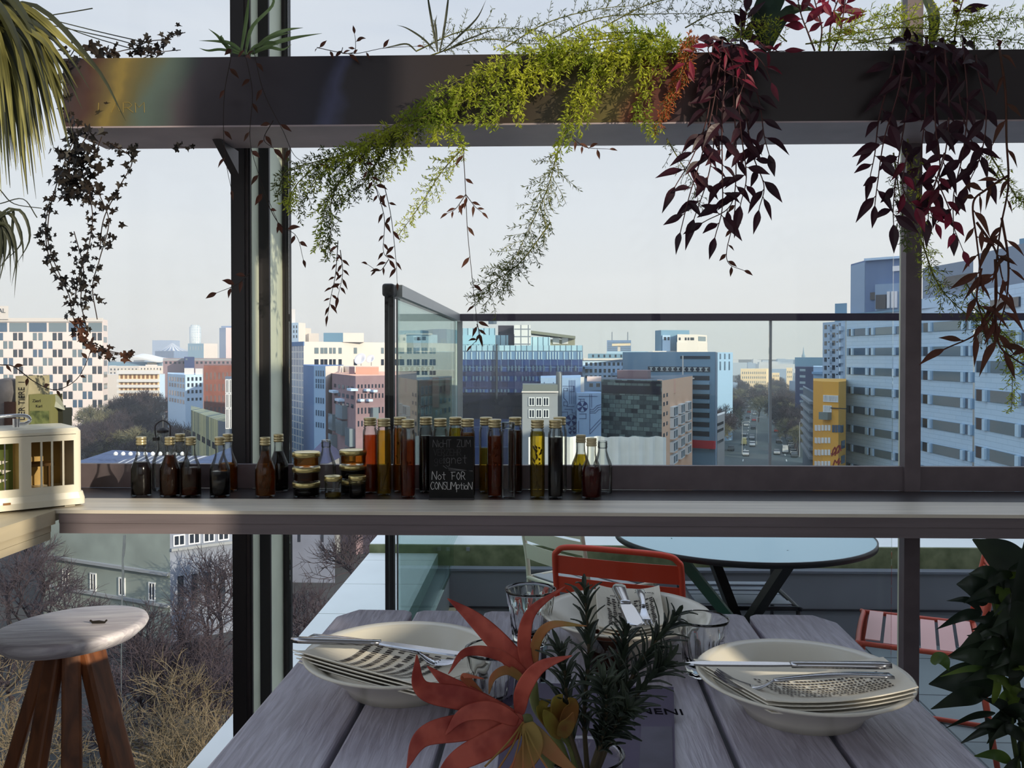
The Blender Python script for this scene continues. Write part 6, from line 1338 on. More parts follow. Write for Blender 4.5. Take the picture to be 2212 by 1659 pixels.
def wheel(F_, px, py, rad, n=8):
    t = MB(); c = F_.pt(px, py) + F_.n * .04; R_ = rad * 124 / FPX
    for k in range(0, n, 2):
        a0, a1 = 2 * pi * k / n + .4, 2 * pi * (k + 1) / n + .4; t.slab([c, c + F_.t * R_ * math.cos(a0) + V((0, 0, R_ * math.sin(a0))), c + F_.t * R_ * math.cos(a1) + V((0, 0, R_ * math.sin(a1)))], F_.n, .03)
    for k in range(24):
        a0, a1 = 2 * pi * k / 24, 2 * pi * (k + 1) / 24; q = [c + F_.t * r_ * math.cos(a) + V((0, 0, r_ * math.sin(a))) for r_, a in ((R_, a0), (R_, a1), (R_ * .93, a1), (R_ * .93, a0))]; t.slab(q, F_.n, .03)
    return t
mrg([wheel(FA, 1193, 889, 11), wheel(FA, 1234, 908, 13), wheel(FA, 1236, 930, 9), wheel(FB, 1258, 878, 12), wheel(FA, 1184, 908, 9)], 'mural_wheels')
L_ = []
for pts in ([(1216, 834), (1240, 834), (1240, 846), (1232, 846)], [(1218, 840), (1218, 860), (1224, 866)], [(1230, 822), (1230, 872)], [(1234, 822), (1234, 872)], [(1238, 822), (1238, 872)], [(1242, 822), (1242, 872)], [(1218, 868), (1226, 868), (1226, 876), (1218, 876), (1218, 868)], [(1218, 838), (1226, 838), (1226, 844), (1218, 844)], [(1220, 884), (1236, 884), (1236, 892), (1242, 892)], [(1212, 890), (1226, 890), (1226, 898)], [(1176, 826), (1176, 862)], [(1196, 826), (1196, 870)], [(1224, 878), (1240, 878)], [(1216, 900), (1222, 900), (1222, 920)], [(1244, 888), (1244, 936)]): L_.append(mline(FA, pts))
for pts in ([(1250, 856), (1290, 856)], [(1274, 852), (1274, 936)], [(1278, 852), (1278, 880)], [(1250, 862), (1262, 862), (1262, 868)], [(1252, 894), (1266, 894), (1266, 904), (1252, 904)], [(1250, 910), (1250, 934)], [(1274, 930), (1298, 904)], [(1274, 938), (1298, 912)], [(1274, 884), (1282, 884), (1290, 876), (1298, 874)], [(1274, 888), (1284, 888), (1292, 880), (1298, 879)], [(1274, 892), (1286, 892), (1293, 885), (1298, 884)], [(1254, 862), (1254, 866)]): L_.append(mline(FB, pts))
mrg(L_, 'mural_lines')
t = MB(); p = at(1207.5, 768, 122); t.lathe([(0, GZ), (.42, GZ), (.42, at(1207, 806, 122).z), (0, at(1207, 806, 122).z)], 14, (p.x, p.y, 0)); t.lathe([(0, at(1207, 806, 122).z), (.36, at(1207, 806, 122).z), (.36, at(1207, 803, 122).z), (0, at(1207, 803, 122).z)], 12, (p.x, p.y, 0))
t.wbuild('flue_pipe', mat('flue_steel', S(112, 118, 124), .4, .5), b.r)
Fv = b.vol('white_dormer', [(1268, 130), (1299, 130)], 824, mat('dormer_pink', S(230, 205, 200), .8), back=5); b.rect(Fv[0], 1273, 1281, 828, 836, g_dark); b.rect(Fv[0], 1288, 1296, 828, 836, g_dark); b.vol('chimney', [(1254, 127), (1262, 127)], 815, w_white, base_py=848, back=2)
m_patch = grid_mat('patched_wall', S(118, 136, 132), S(34, 36, 44), S(50, 56, 60), .8, .62, .03, .9, off=.37)
m_warm2 = mat('sunlit_orange_render', S(246, 204, 172), .85)
b = Bld('patched_house', 'house with a dark patchwork end wall and sunlit orange front with white bays', [(1299, 128), (1430, 122), (1496, 150)], 822, [m_patch, m_warm2], ref=1, back=12, m_roof=w_dgrey)
b.win(0, 1301, 1428, 833, 851, mat('dark_band', S(32, 30, 42), .9, var=.4, scale=.7), 'dark_band', .05); b.win(0, 1330, 1428, 823, 828, MATS['dark_band'], 'dark_band', .05)
b.vol('roof_box', [(1333, 132), (1399, 130), (1406, 132)], 800, mat('roof_box_mauve', S(128, 104, 112), .85), back=5); b.vol('chimney', [(1420, 122.5), (1431, 122.5)], 821, w_peach, base_py=845, back=1.5); b.vol('chimney', [(1444, 130), (1460, 132)], 819, w_peach, base_py=850, back=3)
b.grid(1, 1444, 1490, 3, [(880, 898), (904, 922), (930, 946), (956, 974), (984, 1000)], g_grey, .55, 'bay_window', fr=f_white, th=.5, yref=1450); b.grid(1, 1431, 1444, 2, [(850, 858), (868, 876), (890, 898), (912, 920), (935, 943)], g_dark, .4, yref=1436)
t = MB(); nn = 40; A, B = at(1142, 768, 108), at(1440, 768, 108)
for k in range(nn):
    for j in range(2):
        pass
pr = []
for k in range(nn + 1):
    u = k / nn; p = A.lerp(B, u) + V((0, .35 * math.sin(k * 1.9) + .2 * math.sin(k * .7), 0)); zt = at(1290, 945 - 2.5 * abs(math.sin(k * .55)), 108).z; pr.append((p, zt))
t = MB()
for (p, z0), (q, z1) in zip(pr, pr[1:]): t.slab([(p.x, p.y, GZ), (q.x, q.y, GZ), (q.x, q.y, z1), (p.x, p.y, z0)], (0, 1, 0), .12)
tag(t.build('scaffold_sheet', mat('white_sheet', S(232, 232, 226), .85, var=.05, scale=.6)), 'long rippled white scaffold sheet hanging before the patched house', 'sheet')
b = Bld('white_flats', 'white flats with small windows and balconies right of the glass office', [(1259, 190), (1390, 195)], 775, w_bluew, back=14)
b.grid(0, 1262, 1350, 9, [(783, 790), (797, 805), (811, 817)], g_dark, .5); b.win(0, 1258, 1392, 774, 778, w_white, 'roof_edge', .5); b.win(0, 1259, 1275, 792, 797, w_sky, 'balcony', 1.2); b.win(0, 1320, 1345, 805, 811, w_sky, 'balcony', 1.2)
b = Bld('flat_roofs', 'row of flat blue grey roofs stretching behind the white flats', [(1270, 300), (1425, 305)], 764, w_steel, back=30); b.vol('roof_block', [(1310, 310), (1400, 310)], 759, mat('roof_pale', S(170, 195, 210), .8), back=15)
b.grid(0, 1275, 1420, 12, [(766, 772)], g_dark, .3)
b = Bld('far_slab', 'far blue slab tower with two antennas on the skyline', [(1311, 800), (1363, 800)], 735, w_blue); b.grid(0, 1312, 1362, 1, [(740 + 4 * k, 742 + 4 * k) for k in range(5)], g_blue, .98, 'window_band')
for px in (1322, 1356): MB().tube([at(px, 736, 805), at(px, 717, 805)], .5, 4).wbuild('antenna', w_dgrey, b.r)
b = Bld('crane_roof', 'pale construction crane jib in front of the far blue slab', [(1334, 560), (1340, 560)], 742, w_white); o = MB().tube([at(1322, 745, 559), at(1362, 744, 559)], 1.0, 4).wbuild('crane_jib', w_cream, b.r); b.r['category'] = 'crane'
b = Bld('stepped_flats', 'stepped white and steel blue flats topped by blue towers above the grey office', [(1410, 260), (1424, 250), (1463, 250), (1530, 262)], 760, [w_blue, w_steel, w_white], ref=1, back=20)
b.vol('blue_tower', [(1415, 262), (1428, 256), (1489, 258)], 713, w_steel, base_py=762, ref=1); Fv = b.vol('white_tower', [(1431, 254), (1448, 254)], 724, w_bluew, base_py=765, back=3); b.rect(Fv[0], 1434, 1439, 728, 735, g_dark); b.rect(Fv[0], 1442, 1446, 728, 735, g_dark)
Fv = b.vol('white_steps', [(1463, 250), (1506, 254), (1527, 262)], 722, w_white, base_py=765); b.vol('lower_step', [(1462, 249), (1528, 258)], 739, w_white, base_py=768)
for x0 in (1466, 1479, 1485, 1491, 1495): b.rect(Fv[0], x0, x0 + 4, 729, 735, g_dark, yref=x0)
b.rect(Fv[1], 1508, 1524, 727, 737, g_grey, 'balcony'); b.vol('roof_edge', [(1410, 249), (1530, 258)], 758, w_white, base_py=762)
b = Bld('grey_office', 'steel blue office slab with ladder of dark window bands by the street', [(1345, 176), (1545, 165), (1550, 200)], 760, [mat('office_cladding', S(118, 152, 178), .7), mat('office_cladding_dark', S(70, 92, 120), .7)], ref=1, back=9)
b.win(0, 1400, 1534, 792, 803, g_dark, 'sign_band', .1); b.grid(0, 1402, 1533, 11, [(793.5, 801.5)], mat('sign_white', S(200, 210, 210), .6), .6, 'sign_letter_panel', yref=1466, th=.2, skip=lambda c, y: c < 0)
b.grid(0, 1402, 1533, 22, [(795, 800)], g_dark, .35, 'sign_letter_gap', yref=1466, th=.3)
for k in range(8): b.win(0, 1497, 1533, 812 + 20.2 * k, 822 + 20.2 * k, g_dark, 'window_band', .05, yref=1533); b.win(0, 1495, 1534, 824 + 20.2 * k, 831 + 20.2 * k, mat('office_sill', S(130, 164, 188), .7), 'sill_band', .4, yref=1533)
b.win(0, 1470, 1534, 769, 775, g_dark, 'roof_terrace', .1)
b.rect(b.f[0], 1496, 1546, 951, 968, mat('shop_red', S(190, 50, 58), .6), 'shop_sign', .8)
MB().tube([at(1475, 768, 160), at(1475, 815, 160)], .15, 4).wbuild('roof_mast', w_white, b.r)
b = Bld('corrugated_stack', 'narrow pale ribbed side wall beside the sunlit orange front', [(1477, 153), (1496, 155)], 818, grid_mat('ribbed', S(214, 196, 176), S(190, 172, 160), S(150, 140, 136), .35, 60, .07, .8, ay=1)); b.win(0, 1474, 1497, 816, 819, w_white, 'roof_edge', .3)
b = Bld('low_podium', 'low white pavilion with slanted stripes at the street corner', [(1546, 210), (1566, 222)], 900, w_white, back=8)
for y0 in (912, 926, 950): b.win(0, 1549, 1563, y0, y0 + 6, g_dark, 'window_band')
b = Bld('pale_block', 'pale blue block with three vertical window strips beyond the grey office', [(1548, 300), (1583, 305)], 761, w_sky); b.grid(0, 1551, 1580, 3, [(764, 776), (781, 800)], g_blue, .3)
b = Bld('street_flats', 'cream balcony flats along the left side of the tree lined street', [(1545, 330), (1572, 360)], 815, w_grey); b.grid(0, 1547, 1570, 5, [(820, 826), (832, 838), (844, 850), (856, 862), (868, 874)], g_dark, .5); 
for y0 in (828, 840, 852, 864, 876, 888): b.win(0, 1546, 1570, y0, y0 + 3, f_white, 'balcony', .8)
b = Bld('tenement', 'cream tenement with arched rows of windows at the end of the street trees', [(1600, 620), (1656, 620), (1662, 640)], 797, w_cream); b.grid(0, 1602, 1655, 12, [(803, 808), (813, 818), (823, 828)], g_grey, .4)
b = Bld('tenement', 'small cream house behind the far trees right of the glass joint', [(1668, 640), (1684, 640)], 806, w_cream); b.grid(0, 1669, 1683, 4, [(810, 814)], g_grey, .4)
b = Bld('tenement', 'warm cream gable at the right of the distant street', [(1699, 560), (1712, 560)], 795, w_cream); b.grid(0, 1700, 1711, 3, [(801, 806), (812, 816)], g_grey, .4)
b = Bld('navy_office', 'dark navy office with a column of pale windows at the right of the street', [(1718, 300), (1757, 290)], 793, [mat('navy_cladding', S(54, 58, 96), .7)], ref=1, back=25); b.vol('upper_block', [(1717, 310), (1778, 305)], 772, w_steel, base_py=796)
for k in range(6): b.win(0, 1728, 1740, 797 + 13.5 * k, 802 + 13.5 * k, g_pale, 'window')
b = Bld('terraced_flats', 'shaded flats with stepped balconies below the navy office', [(1735, 230), (1760, 190)], 850, w_dgrey, ref=1, back=12)
for k in range(7): b.win(0, 1738, 1758, 862 + 19 * k, 868 + 19 * k, w_grey, 'balcony', .9, yref=1750)
b = Bld('white_slab', 'small white block between the navy office and the balcony tower', [(1757, 200), (1779, 198)], 792, w_bluew); b.grid(0, 1759, 1777, 4, [(817, 822), (832, 839)], g_dark, .5); b.win(0, 1757, 1779, 803, 808, w_sky, 'balcony', .6)
b = Bld('balcony_tower', 'pale grey balcony tower rising above the ochre building', [(1777, 182), (1826, 172), (1832, 185)], 697, [mat('tower_cladding', S(176, 196, 218), .8), w_dgrey], ref=0, back=14)
for k in range(8): 
    y0 = 702 + 17.6 * k
    b.rect(b.f[0], 1781, 1786, y0, y0 + 9, g_dark); b.rect(b.f[0], 1789, 1792, y0, y0 + 9, g_dark); b.rect(b.f[0], 1798, 1804, y0 - 1, y0 + 9, g_dark); b.rect(b.f[0], 1807, 1810, y0, y0 + 9, g_dark); b.rect(b.f[0], 1793, 1797, y0 + 3, y0 + 12, MATS['tower_cladding'], 'balcony', .5); b.rect(b.f[0], 1813, 1822, y0 + 3, y0 + 12, MATS['tower_cladding'], 'balcony', .8); b.rect(b.f[0], 1812, 1816, y0 - 4, y0 + 2, g_blue)
b.vol('roof_block', [(1803, 180), (1829, 178)], 656, w_steel, back=8)
b = Bld('ochre_building', 'ochre yellow building with rows of white framed windows and red graffiti', [(1757, 132), (1778, 128), (1812, 126), (1828, 130)], 825, [w_ochre, w_ochre, w_ochre], ref=2, back=14)
b.grid(1, 1780, 1811, 6, [(855, 866)], g_dark, .55, fr=f_white); b.grid(1, 1780, 1797, 4, [(877, 888)], g_dark, .55, fr=f_white)
b.vol('low_wing', [(1757, 124), (1796, 121)], 842, w_ochre, GZ, back=5, ref=0) if False else None
Fw = Face(at(1757, 768, 132), at(1778, 768, 128)); m_t = mat('terrace_glass', S(120, 130, 128), .4)
b.rect(b.f[1], 1778, 1797, 890, 906, m_t, 'roof_terrace', 1.0); b.rect(b.f[1], 1796, 1828, 881, 883, g_dark, 'roof_edge', .2)
for y0 in (918, 945, 971, 996): 
    for x0 in (1762, 1769, 1776, 1783, 1790): b.rect(b.f[0] if x0 < 1776 else b.f[1], x0, x0 + 5, y0, y0 + 12, f_white, 'window', .1, yref=x0)
for x0 in (1799, 1805, 1811, 1817): b.rect(b.f[1] if x0 < 1812 else b.f[2], x0, x0 + 4.4, 918, 934, g_blue, 'window', .1)
for y0 in (951, 983): b.rect(b.f[2], 1818, 1825, y0, y0 + 17, g_blue, 'window', .1)
m_ml = mat('graffiti_red', S(140, 50, 44), .8)
L_ = []
for pts in ([(1797, 985), (1800, 972), (1804, 966), (1806, 974), (1800, 982), (1796, 980)], [(1804, 984), (1808, 968), (1812, 962), (1814, 970), (1808, 980)], [(1812, 978), (1815, 962), (1817, 974)], [(1800, 1005), (1804, 994), (1808, 1000), (1813, 990), (1811, 1004), (1816, 996)]): L_.append(mline(b.f[1], pts, 2.6))
mrg(L_, 'graffiti')

# --- the big pale building on the right
m_cl = grid_mat('pale_panels', S(196, 220, 242), S(190, 216, 240), S(160, 186, 212), 2.6, .55, .02, .6, off=.5, ay=1); m_rec = mat('recess_blue', S(120, 150, 178), .7); m_pier = mat('pier_pale', S(190, 216, 238), .7)
b = Bld('banded_block', 'large pale blue block with long window bands at the right of the view', [(1828, 139), (1984, 120)], 680, [m_cl], back=20, m_roof=w_dgrey)
def bands(b, F_, x0, x1, y0, pitch, n, hh, wins, yref):
    for k in range(n):
        b.rect(F_, x0, x1, y0 + pitch * k, y0 + pitch * k + hh, m_rec, 'window_recess', .05, .3, yref)
        for (a, c, m_) in wins: b.rect(F_, a, c, y0 + pitch * k + .6, y0 + pitch * k + hh - .6, m_, 'window' if m_ is not m_pier else 'pier', .12 if m_ is not m_pier else .3, .2, yref)
bands(b, b.f[0], 1830, 1984, 711, 41, 8, 15.5, [(1835, 1841, g_dark), (1841.5, 1845, m_pier), (1846, 1871, g_blue), (1873, 1878, m_pier), (1879, 1884, g_dark), (1885, 1890, m_pier), (1892, 1930, g_grey), (1931, 1936, m_pier), (1937, 1945, g_blue), (1950, 1980, g_blue)], 1828)
b.rect(b.f[0], 1828, 1985, 679, 683, w_steel, 'roof_edge', .3, yref=1828)
m_sl = mat('slate_blue_render', S(104, 126, 160), .8); m_sl2 = mat('slate_blue_light', S(140, 164, 190), .8)
Fv = b.vol('penthouse', [(1837, 139), (1869, 133), (1983, 128)], 562, m_sl, back=14, ref=1); Fs = Fv[1]
b.rect(Fv[0], 1838, 1868, 566, 680, m_sl2, 'end_wall', .1, yref=1869); b.rect(Fs, 1868, 1983, 559, 564, w_bluew, 'roof_edge', .5, yref=1869)
b.rect(Fs, 1895, 1984, 615, 672, m_sl2, 'bay', 1.0, yref=1900); b.rect(Fs, 1898, 1920, 638, 668, g_dark, 'window', 1.3, yref=1900)
for x0 in (1922, 1931, 1938): b.rect(Fs, x0, x0 + 6, 632, 667, f_white, 'window', 1.3, yref=1900)
b.rect(Fs, 1880, 1893, 632, 648, g_dark, 'window', .2, yref=1880); b.rect(Fs, 1928, 1945, 575, 586, f_white, 'window', .2, yref=1930)
b = Bld('banded_block', 'nearer section of the pale banded block, right of the window post', [(1987, 117), (2102, 104)], 665, [m_cl], back=16, m_roof=w_dgrey)
bands(b, b.f[0], 1988, 2106, 698, 51, 7, 20, [(1996, 2008, g_dark), (2009, 2014, m_pier), (2018, 2076, g_grey), (2080, 2086, m_pier), (2088, 2095, g_blue), (2097, 2102, m_pier)], 1990)
Fv = b.vol('penthouse', [(1992, 117), (2101, 106)], 560, mat('grey_blue_render', S(136, 150, 168), .85), back=12, ref=1); b.rect(Fv[0], 1996, 2108, 640, 662, w_bluew, 'parapet_band', .6, yref=2050); b.rect(Fv[0], 2040, 2108, 596, 618, g_dark, 'window', .2, yref=2060)
b = Bld('banded_block', 'nearest section of the pale banded block at the right edge of the picture', [(2106, 96), (2330, 76)], 628, [m_cl], back=14, m_roof=w_dgrey)
bands(b, b.f[0], 2108, 2326, 718, 61, 6, 25, [(2112, 2126, g_dark), (2128, 2134, m_pier), (2142, 2196, g_grey), (2200, 2208, m_pier), (2210, 2260, g_blue)], 2107)
b.rect(b.f[0], 2142, 2204, 648, 668, g_dark, 'window', .2, yref=2150)
b.vol('penthouse', [(2112, 98), (2330, 80)], 548, mat('grey_blue_render', S(136, 150, 168), .85), back=10); b.vol('roof_box', [(2200, 92), (2240, 90)], 516, w_steel, base_py=560, back=3)
# spire and skyline
p = at(1735.5, 768, 1300); r = empty('church_spire', (p.x, p.y, GZ), 'thin church spire on the horizon right of the glass joint', 'church', 'skyline landmarks')
z1, z2 = at(1735, 766, 1300).z, at(1735, 748, 1300).z; MB().lathe([(2.6, GZ), (2.6, z1 - 1), (1.4, z1 + 1), (0, z2)], 8, (p.x, p.y, 0)).wbuild('spire', w_steel, r); MB().bx(p.x - 6, p.x + 6, 1300, 1330, GZ, z1 - 8).wbuild('nave', w_steel, r)
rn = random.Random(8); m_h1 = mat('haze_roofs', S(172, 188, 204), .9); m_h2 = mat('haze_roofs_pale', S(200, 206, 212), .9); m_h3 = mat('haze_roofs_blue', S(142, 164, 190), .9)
PLACED = []
for k in range(330):
    y = rn.choice((520, 700, 900, 1300, 1900, 2600)); px = rn.choice((rn.uniform(225, 520), rn.uniform(560, 720), rn.uniform(1250, 1480), rn.uniform(1555, 1800), rn.uniform(1590, 1760)))
    if (1560 < px < 1725 and y < 850) or (y == 1300 and 1690 < px < 1790): continue
    h = rn.uniform(12, 24); w_ = rn.uniform(18, 60) ; x = xz(px, y)
    if len(PLACED) > 110 or any(x < a1 + 1 and x + w_ > a0 - 1 and abs(y - yy) < 24 for a0, a1, yy in PLACED): continue
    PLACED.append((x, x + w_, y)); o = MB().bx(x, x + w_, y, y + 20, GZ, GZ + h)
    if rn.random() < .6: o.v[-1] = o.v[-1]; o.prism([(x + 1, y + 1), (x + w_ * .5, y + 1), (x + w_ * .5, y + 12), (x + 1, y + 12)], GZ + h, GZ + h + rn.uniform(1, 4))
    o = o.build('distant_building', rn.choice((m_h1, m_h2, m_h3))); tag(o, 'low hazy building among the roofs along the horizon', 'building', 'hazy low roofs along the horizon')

hz = bpy.data.materials.new('haze'); hz.use_nodes = True; N = hz.node_tree.nodes; N.clear(); o = N.new('ShaderNodeOutputMaterial'); vs = N.new('ShaderNodeVolumeScatter')
vs.inputs['Color'].default_value = (.80, .90, 1, 1); vs.inputs['Density'].default_value = .00045; vs.inputs['Anisotropy'].default_value = .1; hz.node_tree.links.new(vs.outputs[0], o.inputs['Volume'])
o = MB().bx(-900, 1100, 60, 1500, GZ - .3, 40).build('haze', hz); o['kind'] = 'stuff'; tag(o, 'thin winter haze lying over the city streets and roofs', 'haze')
# ------------------------------------------------------------------ bare trees
def bare_tree(seed, H, tw, lev=4, spread=.75, br=(6, 5, 5, 5)):
    rn = random.Random(seed); t = MB(); tk = MB()
    def grow(p, d, L_, rad, l):
        q = [p]; dd = d
        for k in range(3): dd = (dd + V((rn.gauss(0, .13), rn.gauss(0, .13), rn.gauss(.02, .1)))).normalized(); q.append(q[-1] + dd * L_ / 3)
        if l == lev: t.tube([q[0], q[2], q[3]], [tw * 1.2, tw, tw * .5], 3, False)
        else: (tk if l == 0 else t).tube(q, [rad, rad * .9, rad * .75, rad * .6], 6 if l == 0 else 4 if l < 3 else 3, False)
        if l < lev:
            n = br[min(l, len(br) - 1)]
            for k in range(n):
                f = rn.uniform(.45, 1.0) if l else rn.uniform(.6, 1); j = min(2, int(f * 3)); s_ = q[j].lerp(q[j + 1], f * 3 - j)
                a = 2 * pi * k / n + rn.uniform(-.6, .6); o1 = dd.orthogonal().normalized(); o2 = dd.cross(o1)
                nd = (dd * rn.uniform(.5, .9) + (o1 * math.cos(a) + o2 * math.sin(a)) * spread * rn.uniform(.7, 1.2) + V((0, 0, .12))).normalized()
                grow(s_, nd, L_ * rn.uniform(.58, .8), rad * .55, l + 1)
    grow(V((0, 0, 0)), V((0, 0, 1)), H * .38, H * .018, 0)
    return tk, t
m_tr1 = mat('bark_dark', S(56, 50, 54), .95); m_tw1 = mat('twigs_purple', S(62, 54, 60), .95); m_tw2 = mat('twigs_golden', S(106, 94, 74), .95); m_tw3 = mat('twigs_olive', S(110, 108, 84), .95)
TREES = []
for k, (sd_, H, tw, lev, sp, m_) in enumerate(((1, 13, .02, 4, .7, m_tw1), (2, 11, .016, 4, .85, m_tw2), (3, 15, .045, 4, .75, m_tw1), (4, 14, .05, 4, .8, m_tw3), (5, 12, .02, 4, .9, m_tw1))):
    tk, tt = bare_tree(sd_, H, tw, lev, sp, (6, 5, 5, 8) if k in (2, 3) else (6, 5, 5, 5)); TREES.append((tk, tt, m_, [None, None]))
def tree(kind, x, y, s, label, grp, rz=0, base=GZ):
    tk, tt, m_, ms = TREES[kind]; r = empty('bare_tree', (x, y, base), label, 'tree', grp, rz); r.scale = (s, s, s)
    if ms[0] is None: a = tk.build('trunk', m_tr1, r); c = tt.build('branches', m_, r); ms[0], ms[1] = a.data, c.data
    else:
        for nm, me in (('trunk', ms[0]), ('branches', ms[1])): o = bpy.data.objects.new(nm, me); COL.objects.link(o); o.parent = r
    return r
rn = random.Random(21)
for px, y, s, k in ((60, 82, 1.0, 0), (130, 76, .95, 4), (20, 90, 1.1, 0), (330, 70, .9, 0), (450, 74, 1.0, 4), (470, 84, 1.0, 0), (665, 74, .95, 0), (785, 92, 1.1, 0), (30, 64, .8, 0), (760, 70, .9, 4)):
    tree(k, xz(px, y), y, s, 'bare dark winter tree standing before the villa walls below the bar', 'dark trees around the villa', rn.uniform(0, 6))
for px, y, s in ((320, 50, .92), (420, 46, .85), (480, 52, .95), (250, 48, .7), (370, 58, 1.0), (20, 52, .9), (-30, 46, .85), (130, 44, .65), (455, 40, .62), (300, 41, .6), (395, 42, .66), (-60, 60, 1.1)):
    tree(1, xz(px, y), y, s, 'sunlit golden twigged tree below the left window beside the stool', 'golden trees nearest below', rn.uniform(0, 6))
SPOTS = []
def free(x, y, gap):
    if any((x - a) ** 2 + (y - b_) ** 2 < gap * gap for a, b_ in SPOTS): return False
    SPOTS.append((x, y)); return True
for k in range(420):
    y = rn.uniform(205, 330) if k % 2 else rn.uniform(196, 235); px = rn.uniform(150, 520)
    if (y > 236 and 340 < px) or len(SPOTS) > 95 or (y > 270 and px < 236): continue
    if free(xz(px, y), y, 7.0): tree(2 if rn.random() < .75 else 3, xz(px, y), y, rn.uniform(.8, 1.1) * (1.28 if y > 245 else 1), 'dark bare tree in the winter park beyond the small bottles', 'park trees', rn.uniform(0, 6))
for px, y in ((180, 150), (215, 162), (255, 148), (290, 160), (330, 146), (365, 158), (395, 146), (160, 165), (270, 170), (345, 172)): tree(3, xz(px, y), y, rn.uniform(.5, .75), 'low brownish tree at the near edge of the park', 'low park trees', rn.uniform(0, 6))
for px, y in ((300, 64), (360, 66), (410, 62), (455, 66), (250, 60), (480, 60)): tree(4 if px % 20 else 0, xz(px, y), y, .8, 'bare dark winter tree standing before the villa walls below the bar', 'dark trees around the villa', rn.uniform(0, 6))
for k in range(84):
    y = 260 + 560 * (k / 84) ** 1.3; sd_ = -1 if k % 2 else 1
    tree(2 if k % 3 else 3, street_x(y, rn.choice((-13, -15, -2) if sd_ < 0 and y > 380 else (-13, -16) if sd_ < 0 else (10, 11, 9))), y, rn.uniform(.8, 1.1), 'dark street tree ' + ('on the left side' if sd_ < 0 else 'on the right side') + ' of the avenue', 'avenue trees', rn.uniform(0, 6))
tree(3, xz(640, 140), 140, .7, 'round pale bush beside the slate pavilion roof', 'low park trees')

# ------------------------------------------------------------------ cars, lamps
m_glc = mat('car_glass', S(40, 46, 52), .1, spec=.8); m_tyre = mat('tyre', S(30, 30, 32), .8); CARS = {}
def car(x, y, rz, colname, col, label, van=False, grp='cars on the street'):
    key = (colname, van)
    if key not in CARS:
        t = MB(); pr = [(-2.1, .35), (-2.15, .75), (-1.9, .95), (-1.2, .98), (-.55, 1.42), (.9, 1.45), (1.6, 1.0), (2.05, .92), (2.1, .4)] if not van else [(-2.5, .4), (-2.5, 1.1), (-2.2, 1.3), (-1.7, 2.2), (2.4, 2.3), (2.5, .4)]
        n = len(pr); k = len(t.v)
        for s_ in (-.86, .86): t.v += [(s_ * (1 if z < 1.05 else .85), -a, z) for a, z in pr]
        for j in range(n): t.f.append((j, (j + 1) % n, n + (j + 1) % n, n + j)); t.m.append(1 if (not van and j in (3, 5)) or (van and j == 2) else 0)
        t.f += [tuple(range(n - 1, -1, -1)), tuple(range(n, 2 * n))]; t.m += [0, 0]
        t.i = 1
        for s_ in (-1, 1): t.box((s_ * .8, -.1 if not van else .9, 1.2 if not van else 1.75), (.1, 1.7 if not van else 1.0, .32 if not van else .6))
        t.i = 2
        for s_ in (-.82, .82):
            for a in (-1.35, 1.3): k = len(t.v); t.v += [(s_ + dx, a + .33 * math.cos(q * pi / 5), .33 + .33 * math.sin(q * pi / 5)) for dx in (-.1, .1) for q in range(10)]; t.f += [tuple(range(k + 9, k - 1, -1)), tuple(range(k + 10, k + 20))] + [(k + q, k + (q + 1) % 10, k + 10 + (q + 1) % 10, k + 10 + q) for q in range(10)]; t.m += [2] * 12
        o = t.build('car' if not van else 'van', [mat('paint_' + colname, S(*col), .25, .2), m_glc, m_tyre], origin=(0, 0, 0)); CARS[key] = o
    else: o = CARS[key].copy(); COL.objects.link(o)
    o.location = (x, y, GZ + .06); o.rotation_euler = (0, 0, rz); return tag(o, label, 'van' if van else 'car', grp)
ang = -math.atan(.2526); rn = random.Random(3)
def sx(px, y): return xz(px, y)
car(sx(1612, 258), 258, ang + pi, 'silver', (190, 196, 200), 'silver car driving towards us with lit headlamps, left of the dark van'); car(sx(1580, 272), 272, ang + pi, 'graphite', (84, 92, 98), 'graphite car waiting in the left lane'); car(sx(1626, 285), 285, ang + pi, 'white', (225, 228, 228), 'white car behind the delivery truck')
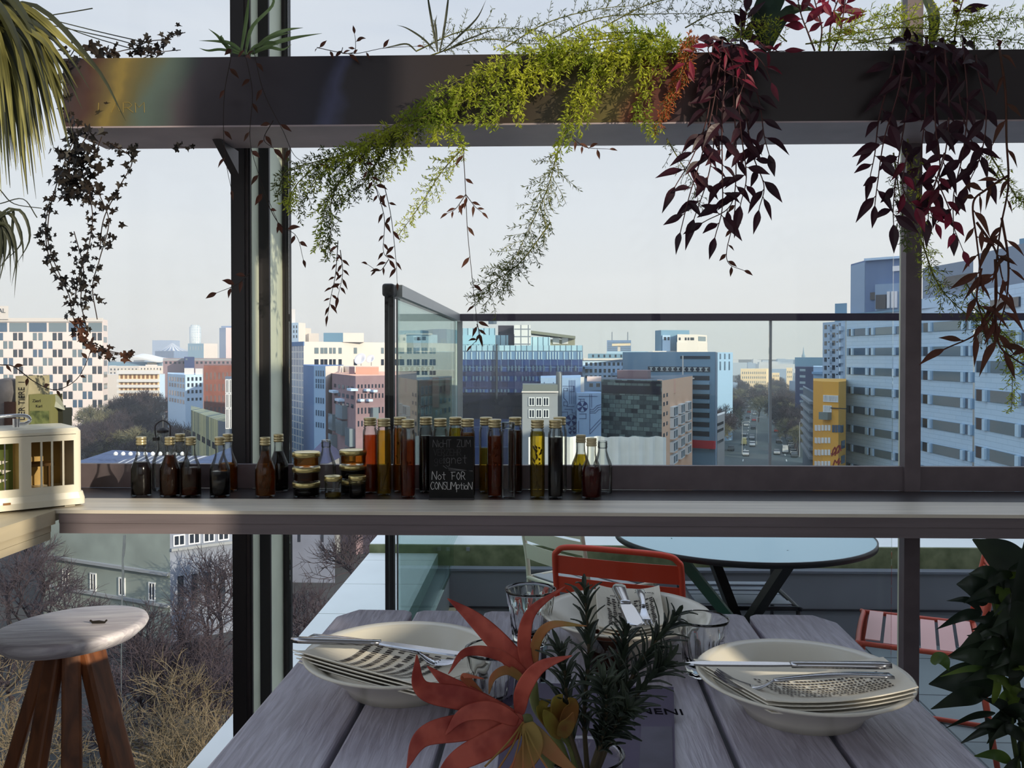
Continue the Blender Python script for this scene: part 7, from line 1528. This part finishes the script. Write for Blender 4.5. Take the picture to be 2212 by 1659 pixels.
car(sx(1608, 290), 290, ang, 'cream', (226, 214, 150), 'cream yellow van at the junction', True); car(sx(1697, 266), 266, ang, 'white', (225, 228, 228), 'white van driving away in the right lane', True); car(sx(1679, 262), 262, ang, 'silver', (190, 196, 200), 'silver car beside the white van')
for k in range(30): y = 255 + 7 * k; car(street_x(y, 8.6), y, ang, *(('graphite', (84, 92, 98)), ('silver', (190, 196, 200)), ('black', (40, 42, 46)))[k % 3], 'small parked car in the row along the right kerb', False, 'cars parked along the right kerb')
for k in range(26): y = 296 + 14 * k; car(street_x(y, (5, -4, -7)[k % 3]), y, ang, *(('black', (40, 42, 46)), ('silver', (190, 196, 200)), ('white', (225, 228, 228)), ('red', (150, 40, 40)))[k % 4], 'tiny car in the moving traffic far down the avenue', False, 'moving traffic on the avenue')
def lamp(px, py_t, y, label):
    x = xz(px, y); r = empty('street_lamp', (x, y, GZ), label, 'street lamp', 'street lamps'); zt = at(px, py_t, y).z
    MB().tube([(x, y, GZ), (x, y, zt)], [.12, .07], 6).wbuild('pole', w_grey, r); MB().tube([(x, y, zt), (x + 1.5, y, zt + .25)], .06, 5).wbuild('arm', w_grey, r); MB().box((x + 1.8, y, zt + .22), (.9, .3, .15)).wbuild('lamp_head', w_grey, r)
lamp(1604, 912, 262, 'grey street lamp standing before the avenue trees at the left'); lamp(1635, 902, 290, 'slim street lamp nearer the glass joint'); lamp(1728, 912, 255, 'grey street lamp at the right kerb'); lamp(1527, 970, 200, 'short street lamp below the red shop sign')
x, y = xz(1694, 330), 330; r = empty('traffic_light', (x, y, GZ), 'traffic light showing red down on the avenue', 'traffic light')
MB().tube([(x, y, GZ), (x, y, GZ + 5)], .1, 6).wbuild('pole', m_tyre, r); MB().box((x, y, GZ + 5.3), (.7, .4, 1.6)).wbuild('housing', m_tyre, r)
m_red = mat('red_signal', (1, .02, .02)); p_ = m_red.node_tree.nodes['Principled BSDF']; p_.inputs['Emission Color'].default_value = (1, .05, .05, 1); p_.inputs['Emission Strength'].default_value = 6
MB().box((x, y - .25, GZ + 5.7), (.8, .1, .8)).wbuild('red_light', m_red, r)
